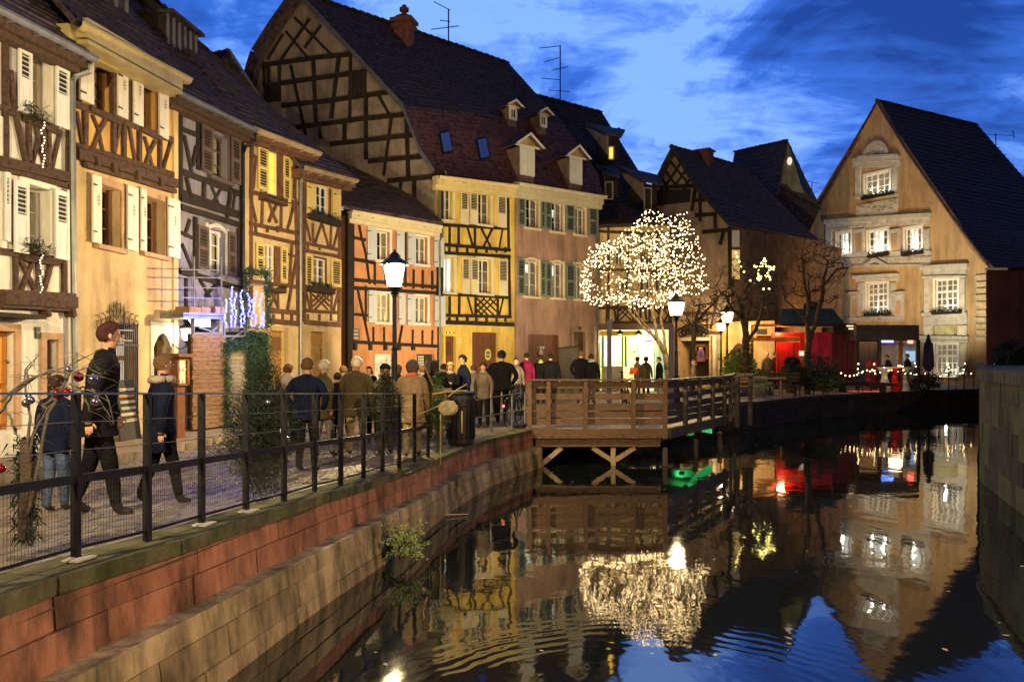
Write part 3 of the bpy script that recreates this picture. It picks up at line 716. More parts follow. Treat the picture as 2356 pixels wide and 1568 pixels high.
# ------------------------------------------------------------------ the row of houses on the left
def build_h1():
    h = House('white half timbered house at the left edge with louvred white shutters', -170, 10.1, 161, 12.66); r = h.root; h.bs = .62
    h.r = 'A'
    z = h.rect(205, 425, 402, 962); h.window(z, 2, 3, PAINT_CREAM, LIT_DIM, sill=TIM_BROWN, surround=PAINT_W, rec=.2, sw=.10)
    h.r = 'B'
    z = h.rect(188, 92, 392, 650); h.window(z, 2, 3, PAINT_W, LIT_DIM, sill=TIM_BROWN, surround=PAINT_W, rec=.2, sw=.10)
    h.window(h.rect(-130, 60, 0, 560), 2, 3, PAINT_W, None, surround=PAINT_W)
    h.window(h.rect(-110, -430, -10, 100), 2, 3, PAINT_W, None, surround=PAINT_W)
    # doors
    h.boards(h.rect(-60, 1222, 105, 2000), mat('door_orange', (.55, .22, .03), .5, .2, 3), n=2, frame=STONE_BR)
    h.boards(h.rect(352, 1290, 440, 2010), WOOD_BR, n=2, frame=STONE_BR)
    uR = h.W; zj = h.q(270, 1000)[1]; zt = h.q(545, 590, 0, 'A')[1]+.55
    h.wall(PL_WHITE, -.02, uR, zj, zt, name='upper_wall'); h.wall(PL_WHITE, -.02, uR, -.3, zj-.001, name='lower_wall'); h.shell(-.02, uR, -.3, zt, 6, PL_WHITE)
    h.r = 'A'
    h.shutter(h.rect(110, 385, 212, 890), SH_WHITE, low=.52); h.shutter(h.rect(403, 525, 508, 1003), SH_WHITE, low=.52)
    h.r = 'B'; h.shutter(h.rect(76, 55, 186, 612), SH_WHITE, low=.52); h.shutter(h.rect(397, 125, 502, 662), SH_WHITE, low=.52); h.shutter(h.rect(2, -20, 38, 520), SH_WHITE, low=.52)
    T = TIM_BROWN; h.r = 'A'
    h.beams(T, .15, (30, 300, 30, 1235), (528, 560, 528, 1390), (0, 840, 100, 890), (165, 920, 440, 1010)); h.beams(T, .11, (68, 560, 100, 860, 185, 1255), (210, 965, 215, 1262), (320, 1010, 345, 1290), (365, 1015, 365, 1335), (465, 1020, 392, 1345))
    h.beams(T, .10, (262, 955, 290, 1090, 245, 1280), (300, 1000, 285, 1090, 345, 1310))
    h.beams(T, .24, (-40, 1262, 550, 1400), p=.10); h.beams(T, .13, (-40, 1310, 550, 1470), (-40, 270, 540, 540), p=.06)
    h.r = 'B'
    h.beams(T, .16, (-40, 590, 500, 672)); h.beams(T, .12, (110, 630, 112, 905), (288, 650, 288, 920), (488, 660, 490, 935), (395, 672, 325, 925), (492, 120, 494, 660))
    h.beams(T, .10, (140, 655, 190, 760, 260, 910), (250, 660, 190, 800, 150, 905))
    h.beams(T, .30, (-40, 960, 535, 1000), p=.16); h.beams(T, .12, (-40, 915, 540, 945), (-40, 1020, 530, 1050), p=.12)
    for x in (318, 520): h.beam([(x-14, 1045), (x+2, 1110)], .12, T, p=.14, name='bracket')
    h.r = 'A'
    h.gutter((-560, -190), (738, 478), METAL_G, fascia=TIM_BROWN); zr = 0
    a = h.q(-560, -190, -.38); b = h.q(735, 475, -.38)
    h.roof([((a[0], -.4, a[1]+.04), (b[0], -.4, b[1]+.04)), ((a[0], 3.3, a[1]+4.0), (b[0], 3.3, b[1]+4.0))], ROOF)
    h.downpipe([(712, 500, -.35), (700, 560, -.3), (590, 600, -.12), (566, 640, -.10), (572, 1500, -.10), (585, 2600, -.10), (590, 3100, -.1)], METAL_G, .05)
    # door canopy lamp, house number plate, flower box greens, light chains below the sills
    h.r = 'B'; u, zz = h.q(60, 1105); b = MB(); b.box(u-.5, u+.38, -.32, 0, zz-.03, zz+.03); b.build('canopy', TIM_DARK, r)
    u, zz = h.q(290, 1235); b = MB(); b.box(u-.05, u+.05, -.02, 0, zz-.09, zz+.09); pl = b.build('number_plate', METAL_D, r)
    marks(r, (u, -.024, zz), .07, .03, 2, PAINT_W, pl)
    for (x, y, rg, x2, y2) in ((262, 900, 'A', 322, 1300), (270, 590, 'B', 306, 930)):
        u, zz = h.q(x, y, -.1, rg); c = MB()
        for k in range(120):
            p = V((u+RN.uniform(-.22, .22), -.1+RN.uniform(-.1, .08), zz+RN.uniform(-.10, .12))); c.bar(p, p+V((RN.uniform(-.1, .1), RN.uniform(-.1, .1), RN.uniform(-.08, .1))), .008, .008)
        g = c.build('evergreen_sprig', LEAF_DARK, r, recalc=False)
        u2, z2 = h.q(x2, y2, -.1, rg)
        w = MB(); pts = [(u2+.03*math.sin(i*1.1), -.12, zz-.02+(z2-zz)*i/16) for i in range(17)]; w.tube(pts, .006, 4); wr = w.build('light_chain', METAL_D, r)
        for i, p in enumerate(pts[1:]): place('bulb', unit('bulb', BULB_DIM), wr, (p[0]+RN.uniform(-.02, .02), p[1]-.02, p[2]), (.014,)*3)
    return h

def marks(root, c, w, h, n, m, parent, arc=0., seed=3):
    """writing too small to read in the photograph: a line of short strokes"""
    rr = random.Random(seed); b = MB()
    for i in range(n):
        x = c[0]+w*((i+.5)/n-.5); z = c[2]-arc*((2*(i+.5)/n-1)**2)
        k = rr.uniform(.6, .85)*w/n; b.box(x-k/2, x-k/4, c[1]-.002, c[1], z-h/2, z+h/2); b.box(x-k/4, x+k/2, c[1]-.002, c[1], z+h*rr.choice((-.5, -.1, .25)), z+h*rr.choice((.3, .4, .5)))
    return b.build('lettering', m, parent, recalc=False)
def sign_text(txt, hroot, loc, size, m, parent=None, rz=0, rx=90):
    cu = bpy.data.curves.new('lettering', 'FONT'); cu.body = txt; cu.size = size; cu.extrude = .002; cu.align_x = 'CENTER'; cu.align_y = 'CENTER'
    o = bpy.data.objects.new('lettering', cu); col.objects.link(o); dg = bpy.context.evaluated_depsgraph_get(); me = bpy.data.meshes.new_from_object(o.evaluated_get(dg)); bpy.data.objects.remove(o)
    me.materials.clear(); me.materials.append(m)
    t = bpy.data.objects.new('lettering', me); col.objects.link(t); t.parent = parent or hroot; t.location = loc; t.rotation_euler = (rad(rx), 0, rz); return t
LEAF_DARK = mat('evergreen_dark', (.011, .020, .009), .8, .5, 9)
LEAF_GREEN = mat('foliage_green', (.05, .085, .02), .8, .5, 9)
LEAF_LIME = mat('foliage_lime', (.20, .26, .03), .8, .4, 9)
BULB_DIM = emis('bulb_dim', (1, .82, .5), 1.5)
BULB = emis('bulb_warm', (1.0, .68, .30), 7)
BULB_BLUE = emis('bulb_blue', (.03, .05, 1.0), 3.2); BULB_ICE = emis('bulb_ice', (.12, .32, 1.0), 2.4)

def build_h2():
    h = House('ochre plastered house with flower cut pale shutters and a box gutter', 161, 12.75, 405, 15.9); r = h.root; h.bs = .68; h.r = 'A'
    h.window(h.rect(706, 500, 886, 888), 2, 3, TIM_RED, None, surround=None, sill=TIM_BROWN, rec=.2); h.window(h.rect(1100, 640, 1216, 1030), 2, 3, TIM_RED, None, sill=TIM_BROWN, rec=.2)
    h.r = 'B'
    h.window(h.rect(762, 92, 940, 560), 2, 3, WOOD_BR, None, surround=STONE_BR, sill=STONE_BR, rec=.22, sw=.13, curtain=True); h.window(h.rect(1117, 182, 1280, 618), 2, 3, WOOD_BR, None, surround=STONE_BR, sill=STONE_BR, rec=.22, sw=.12)
    g = h.rect(842, 1155, 1080, 1900); h.holes.append(g)
    n = h.rect(1198, 1240, 1338, 1830); h.holes.append(n)
    zj = h.q(970, 1260, 0, 'A')[1]; zt = h.q(1000, 520, 0, 'A')[1]
    h.wall(PL_OCHRE2, 0, h.W, zj, zt, name='upper_wall'); h.wall(PL_OCHRE, 0, h.W, -.3, zj-.001, name='lower_wall', depth=.3); h.shell(0, h.W, -.3, zt, 6, PL_OCHRE)
    # niche with arched head
    b = MB(); b.box(n[0], n[1], .30, .32, n[2], n[3]); b.build('niche_back', mat('niche_grey', (.10, .10, .09), .9, .2), r)
    b = MB(); k = 10; w = n[1]-n[0]
    for i in range(k):
        t0, t1 = i/k, (i+1)/k; f = lambda t: n[3]-.28*(2*t-1)**2
        b.prism([(n[0]+w*t0, -.02, f(t0)), (n[0]+w*t1, -.02, f(t1)), (n[0]+w*t1, -.02, n[3]+.22), (n[0]+w*t0, -.02, n[3]+.22)], (0, .12, 0))
    b.box(n[0]-.10, n[0], -.022, .1, n[2], n[3]+.22); b.box(n[1], n[1]+.09, -.022, .1, n[2], n[3]+.22); b.build('niche_arch', STONE, r)
    # grille with scroll crest over a lit opening
    b = MB(); b.box(g[0], g[1], .30, .34, g[2], g[3]); b.build('opening_back', mat('opening_brown', (.10, .055, .03), .9, .4, 4), r)
    pu0, pz1 = h.q(972, 1250); pu1, _ = h.q(1070, 1250); 
    b = MB(); b.box(pu0, pu1, .24, .26, g[2]+.1, pz1); pn = b.build('poster_panel', emis('panel_white', (.9, .82, .68), .55, .15), r)
    for za, zb_ in ((.30, .38), (.62, .68), (.90, .93)):
        b = MB(); H_ = pz1-g[2]; b.box(pu0+.01, pu1-.01, .234, .238, g[2]+.1+H_*za, g[2]+.1+H_*zb_); b.build('poster_band', mat('band_orange', (.65, .18, .03), .8), pn)
    gr = MB(); gr.box(g[0], g[1], -.03, -.01, g[3]-.03, g[3]); gr.box(g[0], g[1], -.03, -.01, g[3]-.42, g[3]-.39); gr.box(g[0], g[1], -.03, -.01, g[2]+.05, g[2]+.08); go = gr.build('grille_frame', METAL_D, r)
    for i in range(15):
        u = g[0]+(g[1]-g[0])*(i+.5)/15; place('grille_bar', unit('box', METAL_D), go, (u, -.02, (g[2]+g[3])/2), (.014, .014, g[3]-g[2]))
    for i in range(9):      # scrolls
        c = h.q(770+i*38, 1105+abs(i-4)*14, -.03); s = MB(); sg = -1 if i < 4 else 1
        s.tube([(c[0]+sg*.10*(1-t/14)*math.cos(t*.62+1), -.03, c[1]+.16*(1-t/16)*math.sin(t*.62+1)+(.08 if i == 4 else 0)) for t in range(13)], .009, 4); s.build('scroll', mat('grille_iron', (.10, .06, .03), .6, .2), go)
    for i in range(5):
        c = h.q(860+i*28, 1060-(2-abs(i-2))*16, -.03); s = MB(); s.tube([(c[0], -.03, c[1]-.25), (c[0], -.03, c[1]+.05), (c[0], -.03, c[1]+.12)], [.01, .012, .002], 5); s.build('spike', METAL_D, go)
    # bracket arms with small bars
    for y, x1 in ((1213, 1040), (1293, 1035)):
        a = h.q(840, y, -.08); c = h.q(x1, y+4, -.08); xbar('support_rail', r, METAL_G, a, c, .02, -.09, -.07, 'box')
    A = 'A'; S = SH_WHITE; cream = mat('shutter_bone', (.66, .62, .55), .6, .08, 2)
    for x0, y0, x1, y1, rg in ((592, 440, 700, 800, 'A'), (890, 555, 970, 920, 'A'), (1015, 575, 1090, 978, 'A'), (1216, 685, 1290, 1078, 'A'), (690, 5, 758, 532, 'B'), (965, 92, 1048, 592, 'B'), (1070, 112, 1114, 595, 'B'), (1284, 190, 1378, 645, 'B')):
        rc = h.rect(x0, y0, x1, y1, rg); sh = h.shutter(rc, cream, slats=False)
        u, z = (rc[0]+rc[1])/2, (rc[2]+rc[3])/2+.15
        c = MB()
        for dz, w in ((0, .05), (.05, .03), (-.05, .03), (.08, .015), (-.08, .015)): c.box(u-w/2, u+w/2, -.125, -.12, z+dz-.01, z+dz+.01)
        c.build('cut_out', TIM_BROWN, sh)
    T = TIM_BROWN; h.r = 'A'
    h.beams(T, .16, (575, 815, 1345, 1100), (570, 1140, 1350, 1370)); h.beams(T, .13, (605, 500, 610, 800), (880, 470, 880, 1200), (660, 830, 655, 1170), (960, 920, 960, 1240), (1082, 990, 1080, 1300), (1242, 1070, 1240, 1350), (990, 560, 990, 960))
    h.beams(T, .10, (592, 870, 638, 1130), (720, 915, 760, 1010, 800, 1205), (815, 945, 765, 1040, 722, 1160), (940, 935, 888, 1200), (1000, 970, 1052, 1275), (1125, 1080, 1155, 1190, 1190, 1330), (1205, 1110, 1160, 1200, 1130, 1300), (1332, 1100, 1262, 1350))
    h.beams(T, .26, (565, 1200, 1350, 1440), p=.12); h.beams(T, .13, (640, 1290, 1350, 1500), p=.09)
    for x, y in ((700, 1240), (830, 1290), (1020, 1350), (1200, 1400)): h.beam([(x, y), (x+8, y+60)], .14, T, p=.16, name='joist_end')
    b = MB(); u0, zz = h.q(1345, 720); u1, z2 = h.q(1382, 1500); b.box(u0, h.W, -.05, 0, z2-4.5, zz); b.build('corner_strip', PL_OCHRE, r)
    ZB = mat('gutter_ochre_zinc', (.48, .39, .17), .45, .15, 2, metal=.3)
    a, c = h.gutter((600, 195), (1470, 640), ZB, w=.22, off=-.45, fascia=ZB, fh=.22)
    bb = MB(); p0 = h.q(680, 215, -.50); p1 = h.q(1425, 640, -.50); bb.bar((p0[0], -.42, p0[1]), (p1[0], -.42, p1[1]), .30, .20); bb.bar((p0[0], -.35, p0[1]-.22), (p1[0], -.35, p1[1]-.22), .06, .34); bb.build('box_gutter', ZB, r)
    a = h.q(600, 160, -.5); b = h.q(1475, 610, -.5)
    h.roof([((a[0], -.5, a[1]+.02), (b[0], -.5, b[1]+.02)), ((a[0], 3.4, a[1]+4.4), (b[0]+.1, 3.4, b[1]+4.4))], ROOF)
    # roof dormer with pale posts
    for (xa, ya, xb, yb, off, hh) in ((540, -160, 985, 245, .55, 1.5), (1310, 520, 1530, 650, 1.3, 1.2)):
        p = h.q(xa, ya, off); q = h.q(xb, yb, off); z0 = min(p[1], q[1]); d = MB(); d.box(p[0], q[0], off, off+1.6, z0-.2, z0+hh); dm = d.build('dormer', mat('dormer_brown', (.05, .035, .03), .8, .4), r)
        wnd = MB(); n = 5
        for i in range(n+1):
            u = p[0]+(q[0]-p[0])*i/n; place('post', unit('box', mat('post_lilac', (.16, .15, .2), .7)), dm, (u, off-.02, z0+hh/2), (.05, .05, hh))
        place('dormer_sill', unit('box', mat('sill_blue_grey', (.25, .27, .34), .6)), dm, ((p[0]+q[0])/2, off-.05, z0+.02), (q[0]-p[0], .10, .07))
        d = MB(); d.box(p[0]-.1, q[0]+.1, off-.2, off+1.8, z0+hh, z0+hh+.08); d.build('dormer_roof', ROOF, dm)
    # painted boards leaning on the wall and a wall lantern
    wall_lantern(h, 1470, 1250, 'B')
    return h

def wall_lantern(h, x, y, rg):
    u, z = h.q(x, y, -.35, rg); w = h.l2w(u, -.35, z)
    o = empty('wall_lantern', w, h.root.rotation_euler.z, 'black wall lantern glowing beside the plank hut at the ochre house corner', 'lantern')
    lantern_head(o, .20, .25, 'wall')
    b = MB(); b.tube([(0, 0, -.22), (0, .16, -.30), (0, .34, -.18)], .012, 5); b.build('bracket', METAL_D, o)
    lightp('lantern_light', 'POINT', (0, 0, 0), LAMP_W['wall'], (1, .78, .45), .06, o)
LG = lampglass('lantern_glass', (1.0, .80, .46), 3.0)
def lantern_head(o, w, h, key, light=True):
    """tapered four sided glass head on a collar with a roof and finial, centre of the glass at the origin"""
    t, b_ = w/2, w*.31; z1, z0 = h/2, -h/2
    fr = MB()
    for sx, sy in ((-1, -1), (1, -1), (1, 1), (-1, 1)): fr.bar((sx*b_, sy*b_, z0), (sx*t, sy*t, z1), .014, .014)
    for zz, s in ((z0, b_), (z1, t)):
        for a, c in (((-s, -s), (s, -s)), ((s, -s), (s, s)), ((s, s), (-s, s)), ((-s, s), (-s, -s))): fr.bar((*a, zz), (*c, zz), .018, .018)
    fr.build('frame', METAL_D, o)
    for k in range(4):
        a = k*math.pi/2; M = Matrix.Rotation(a, 3, 'Z'); p = MB()
        p.add([M @ V(v) for v in ((-b_+.008, -b_+.006, z0), (b_-.008, -b_+.006, z0), (t-.008, -t+.006, z1), (-t+.008, -t+.006, z1))], [(0, 1, 2, 3)]); p.build('glass_pane', LG, o, recalc=False)
    rf = MB(); rf.lathe([(t*1.55, z1+.012), (t*1.45, z1+.035), (t*.85, z1+h*.30), (t*.55, z1+h*.38), (t*.60, z1+h*.44), (t*.30, z1+h*.60), (t*.12, z1+h*.66), (.02, z1+h*.74)], n=8); rf.build('cap', METAL_D, o)
    cb = MB(); cb.lathe([(b_*1.3, z0-.01), (b_*.8, z0-h*.12), (b_*.45, z0-h*.2), (b_*.7, z0-h*.26), (b_*.5, z0-h*.34)], n=10); cb.build('collar', METAL_D, o)

def build_h3():
    h = House('unlit grey white half timbered house with dark louvred shutters above the plank hut', 405, 16.0, 562, 18.6); r = h.root; h.r = 'A'
    for rc in (h.rect(1640, 1050, 1782, 1400),): h.window(rc, 2, 3, SH_BROWN, None, surround=SH_BROWN, rec=.15, arch=True, sill=SH_BROWN)
    h.r = 'B'; h.window(h.rect(1622, 430, 1766, 770), 2, 3, PAINT_W, None, surround=STONE, rec=.15, arch=True)
    h.holes.append(h.rect(1440, 1120, 1740, 1240))
    zt = h.q(1650, 930, 0, 'A')[1]; h.wall(PL_SHADED, 0, h.W, -.3, zt); h.shell(0, h.W, -.3, zt, 6, PL_SHADED)
    rc = h.rect(1480, 1118, 1655, 1185); b = MB(); b.box(rc[0], rc[1], .02, .05, rc[2], rc[3]); b.build('light_box', emis('sign_white', (.80, .95, 1.0), 2.5), r)
    for rc, g in (((1555, 990, 1636, 1360), 'A'), ((1787, 1080, 1856, 1440), 'A'), ((1530, 400, 1612, 745), 'B'), ((1768, 450, 1830, 790), 'B')):
        h.shutter(h.rect(*rc, g), SH_BROWN, mid=True)
    T = TIM_DARK; h.r = 'A'
    h.beams(T, .16, (1405, 880, 1410, 1560), (1895, 1080, 1895, 1560), (1410, 1340, 1900, 1530), (1400, 1500, 1900, 1690)); h.beams(T, .12, (1545, 950, 1545, 1330), (1410, 1010, 1540, 1060), (1800, 1450, 1790, 1560), (1590, 1390, 1590, 1560))
    h.beams(T, .10, (1435, 1060, 1500, 1380), (1530, 1150, 1500, 1300), (1890, 1120, 1860, 1290), (1450, 1390, 1490, 1560))
    h.r = 'B'
    h.beams(T, .15, (1405, 180, 1900, 330), (1405, 250, 1900, 400), (1400, 750, 1900, 900), p=.05); h.beams(T, .12, (1895, 100, 1895, 1150), (1590, 60, 1585, 250), (1800, 120, 1770, 330), (1520, 330, 1520, 780), (1860, 420, 1850, 800))
    h.beams(T, .09, (1450, 20, 1490, 200), (1650, 80, 1730, 290), (1725, 110, 1650, 240), (1835, 150, 1815, 300), (1410, 450, 1520, 500), (1420, 540, 1500, 740), (1480, 350, 1440, 480), (1560, 820, 1640, 960), (1700, 840, 1600, 950), (1450, 800, 1450, 1040))
    h.r = 'A'; h.gutter((1395, 740), (2005, 1035), METAL_G, fascia=TIM_BROWN)
    a = h.q(1380, 725, -.38); b = h.q(2005, 1025, -.38)
    h.roof([((a[0], -.4, a[1]+.04), (b[0], -.4, b[1]+.04)), ((a[0]-.2, 3.6, a[1]+4.3), (b[0]+.2, 3.6, b[1]+4.2))], ROOF)
    h.downpipe([(2000, 1045, -.35), (2000, 1100, -.3), (1925, 1150, -.12), (1905, 1200, -.12), (1905, 3300, -.12)], METAL_D)
    # balcony stage above the hut: frames, rails, crates
    st = MB(); h.r = 'B'
    for x in (1520, 1735): a = h.q(x, 640, -.75); c = h.q(x, 1240, -.75); st.bar((a[0], -.75, a[1]), (c[0], -.75, c[1]), .025, .025)
    for y in (740, 800, 880, 960): a = h.q(1415, y, -.75); c = h.q(1740, y+6, -.75); st.bar((a[0], -.75, a[1]), (c[0], -.75, c[1]), .018, .018)
    for y in (1085, 1110): a = h.q(1400, y, -.75); c = h.q(1740, y+10, -.75); st.bar((a[0], -.6, a[1]), (c[0], -.6, c[1]), .05, .5)
    st.build('balcony_frame', METAL_G, r)
    for x0, x1 in ((1410, 1505), (1510, 1580), (1620, 1700)):
        rc = h.rect(x0, 1035, x1, 1085, off=-.6); b = MB(); b.box(rc[0], rc[1], -.8, -.5, rc[2], rc[3]); b.build('crate', mat('crate_wood', (.30, .17, .08), .8, .3, 6), r)
    return h

def build_hut(h):
    """plank market hut in front of the grey house"""
    hut = House('plank sided market hut with evergreen garlands in front of the grey half timbered house', 440, 15.4, 612, 17.7, zb=1.0, name='market_hut', cat='hut'); r = hut.root; hut.r = 'B'
    a = hut.rect(1502, 1246, 1765, 2000); b2 = hut.rect(1768, 1330, 1945, 2000); W = mat('hut_plank', (.22, .13, .07), .75, .35, 4, .5, 20, stretch=(2, 2, 8)); W2 = mat('hut_plank_grey', (.20, .17, .13), .75, .35, 4, .5, 20, stretch=(2, 2, 8))
    for rc, m in ((a, W), (b2, W2)):
        n = 21; hh = (rc[3]-0)/n
        core = MB(); core.box(rc[0]+.02, rc[1]-.02, .03, .12, 0, rc[3]); core.build('hut_core', TIM_DARK, r)
        for i in range(n):
            place('plank', unit('wbar', m), r, ((rc[0]+rc[1])/2, RN.uniform(-.012, .012), hh*(i+.5)), (rc[1]-rc[0], .05, hh*.93), (0, RN.uniform(-.006, .006), 0))
    # light metal frames with garland and blue light strings
    fr = MB(); hut.r = 'B'
    for x, y0, y1 in ((1510, 1100, 1246), (1735, 1100, 1246), (1755, 1180, 1330), (1925, 1170, 1280), (1925, 760, 1200), (2090, 770, 1200)):
        p = hut.q(x, y0); q = hut.q(x, y1); fr.bar((p[0], 0, p[1]), (q[0], 0, q[1]), .05, .05)
    for x0, x1, y in ((1510, 1740, 1105), (1510, 1740, 1240), (1755, 2090, 1192), (1760, 1930, 1262), (1920, 2090, 780), (1920, 2090, 860)):
        p = hut.q(x0, y); q = hut.q(x1, y); fr.bar((p[0], 0, p[1]), (q[0], 0, q[1]), .045, .045)
    for l in ((1560, 1190, 1700, 1240), (1700, 1190, 1640, 1240), (1800, 1300, 1900, 1220)): p = hut.q(l[0], l[1]); q = hut.q(l[2], l[3]); fr.bar((p[0], 0, p[1]), (q[0], 0, q[1]), .03, .03)
    fr.build('metal_frame', METAL_G, r)
    # evergreen covering
    rr = random.Random(5); gb = MB()
    def needles(path, rad_, n):
        for k in range(n):
            t = rr.random()*(len(path)-1); i = int(t); f = t-i; p = V(path[i]).lerp(V(path[min(i+1, len(path)-1)]), f) + V((rr.gauss(0, 1), rr.gauss(0, .6), rr.gauss(0, 1)))*rad_
            d = V((rr.uniform(-1, 1), rr.uniform(-1, .4), rr.uniform(-1, .6))).normalized()*rr.uniform(.05, .13)
            s = d.orthogonal().normalized()*.012; gb.add([p-s, p+s, p+d], [(0, 1, 2)])
    Q = lambda x, y: (lambda c: (c[0], -.06, c[1]))(hut.q(x, y, -.06))
    needles([Q(1775, 1320), Q(1780, 1700), Q(1785, 2000)], .06, 900); needles([Q(1770, 1330), Q(1850, 1340), Q(1940, 1330)], .06, 700); needles([Q(1945, 1240), Q(1950, 2000)], .08, 900)
    for k in range(7): needles([Q(1960+k*22, 1230), Q(1965+k*22, 1980)], .08, 900)
    needles([Q(1930, 760), Q(1935, 1200)], .05, 500); needles([Q(2095, 760), Q(2110, 1200)], .06, 600); needles([Q(1920, 755), Q(2100, 765)], .06, 500)
    g = gb.build('garland', mat('garland_green', (.025, .06, .025), .8, .5, 8), r, recalc=False)
    core = MB(); rc = hut.rect(1955, 1230, 2105, 2000); core.box(rc[0], rc[1], .02, .7, 0, rc[3]); core.build('green_panel', LEAF_DARK, r)
    # blue strings: every bulb its own piece
    Q = lambda x, y: (lambda c: (c[0], -.15, c[1]))(hut.q(x, y, -.15))
    for si, (x0, y0, y1) in enumerate(((1765, 980, 1190), (1812, 880, 1180), (1840, 930, 1185), (1888, 905, 1185), (1905, 990, 1160), (1950, 930, 1100), (1975, 980, 1185), (1995, 915, 1180), (2040, 930, 1190), (2065, 1080, 1190))):
        n = int((y1-y0)/15); pts = [Q(x0+7*math.sin(i*.5+si)+RN.uniform(-7, 7), y0+(y1-y0)*i/n) for i in range(n+1)]
        w = MB(); w.tube(pts, .005, 4); wo = w.build('light_string', METAL_D, r)
        for i, p in enumerate(pts):
            place('bulb', unit('bulb', BULB_BLUE if i % 3 else BULB_ICE), wo, (p[0], p[1]-.01, p[2]), (.021,)*3)
    w = hut.l2w(*(lambda c: (c[0], -.5, c[1]))(hut.q(1850, 1060, -.5))); lightp('blue_glow', 'POINT', w, 55, (.08, .13, 1.0), .3)
    # display cabinet lit from inside
    c = hut.q(1440, 1500, -.7); wd = hut.l2w(c[0], -.7, 0)
    o = empty('display_cabinet', (wd.x, wd.y, gz(0, wd.y)+.1), hut.root.rotation_euler.z, 'small brown glass fronted display cabinet lit yellow inside, beside the plank hut', 'cabinet')
    zt = hut.q(1440, 1425, -.7)[1]+hut.zb-gz(0, wd.y)-.1; w_ = .155; zb_ = zt-.52
    b = MB(); b.box(-w_, w_, .0, .3, zb_, zb_+.04); b.box(-w_, w_, 0, .3, zt-.06, zt); b.box(-w_, -w_+.05, 0, .3, zb_, zt); b.box(w_-.05, w_, 0, .3, zb_, zt); b.box(-w_, w_, .28, .3, zb_, zt); b.build('case', WOOD_BR, o)
    b = MB(); b.box(-w_*.6, w_*.6, .05, .25, 0, zb_); b.build('stand', WOOD_BR, o)
    b = MB(); b.box(-w_-.06, w_+.06, -.08, .36, zt, zt+.06); b.build('top', WOOD_BR, o)
    b = MB(); b.box(-w_+.03, w_-.03, .05, .07, zb_+.04, zt-.06); b.build('lit_back', emis('cabinet_light', (1, .66, .20), .8, .5, 12), o)
    b = MB(); b.add([(-w_+.05, .02, zb_+.04), (w_-.05, .02, zb_+.04), (w_-.05, .02, zt-.06), (-w_+.05, .02, zt-.06)], [(0, 1, 2, 3)]); b.build('glass', GLASS, o, recalc=False)
    for i, (x, z, s) in enumerate(((-.06, .05, .03), (.03, .05, .03), (.07, .05, .02), (-.05, .27, .03), (.04, .27, .03))):
        b = MB(); b.lathe([(s, 0), (s*1.2, s), (s*.5, s*1.6), (s*.3, s*2.2)], (x, .035, zb_+z), 8); b.build('figurine', PAINT_W if i != 2 else LEAF_LIME, o)
    b = MB(); b.box(-w_+.05, w_-.05, .06, .24, zb_+.25, zb_+.26); b.build('shelf', WOOD_BR, o)

def small_windows(h, lst, **k):
    for rc in lst: h.window(h.rect(*rc[:4], rc[4] if len(rc) > 4 else None), **k)

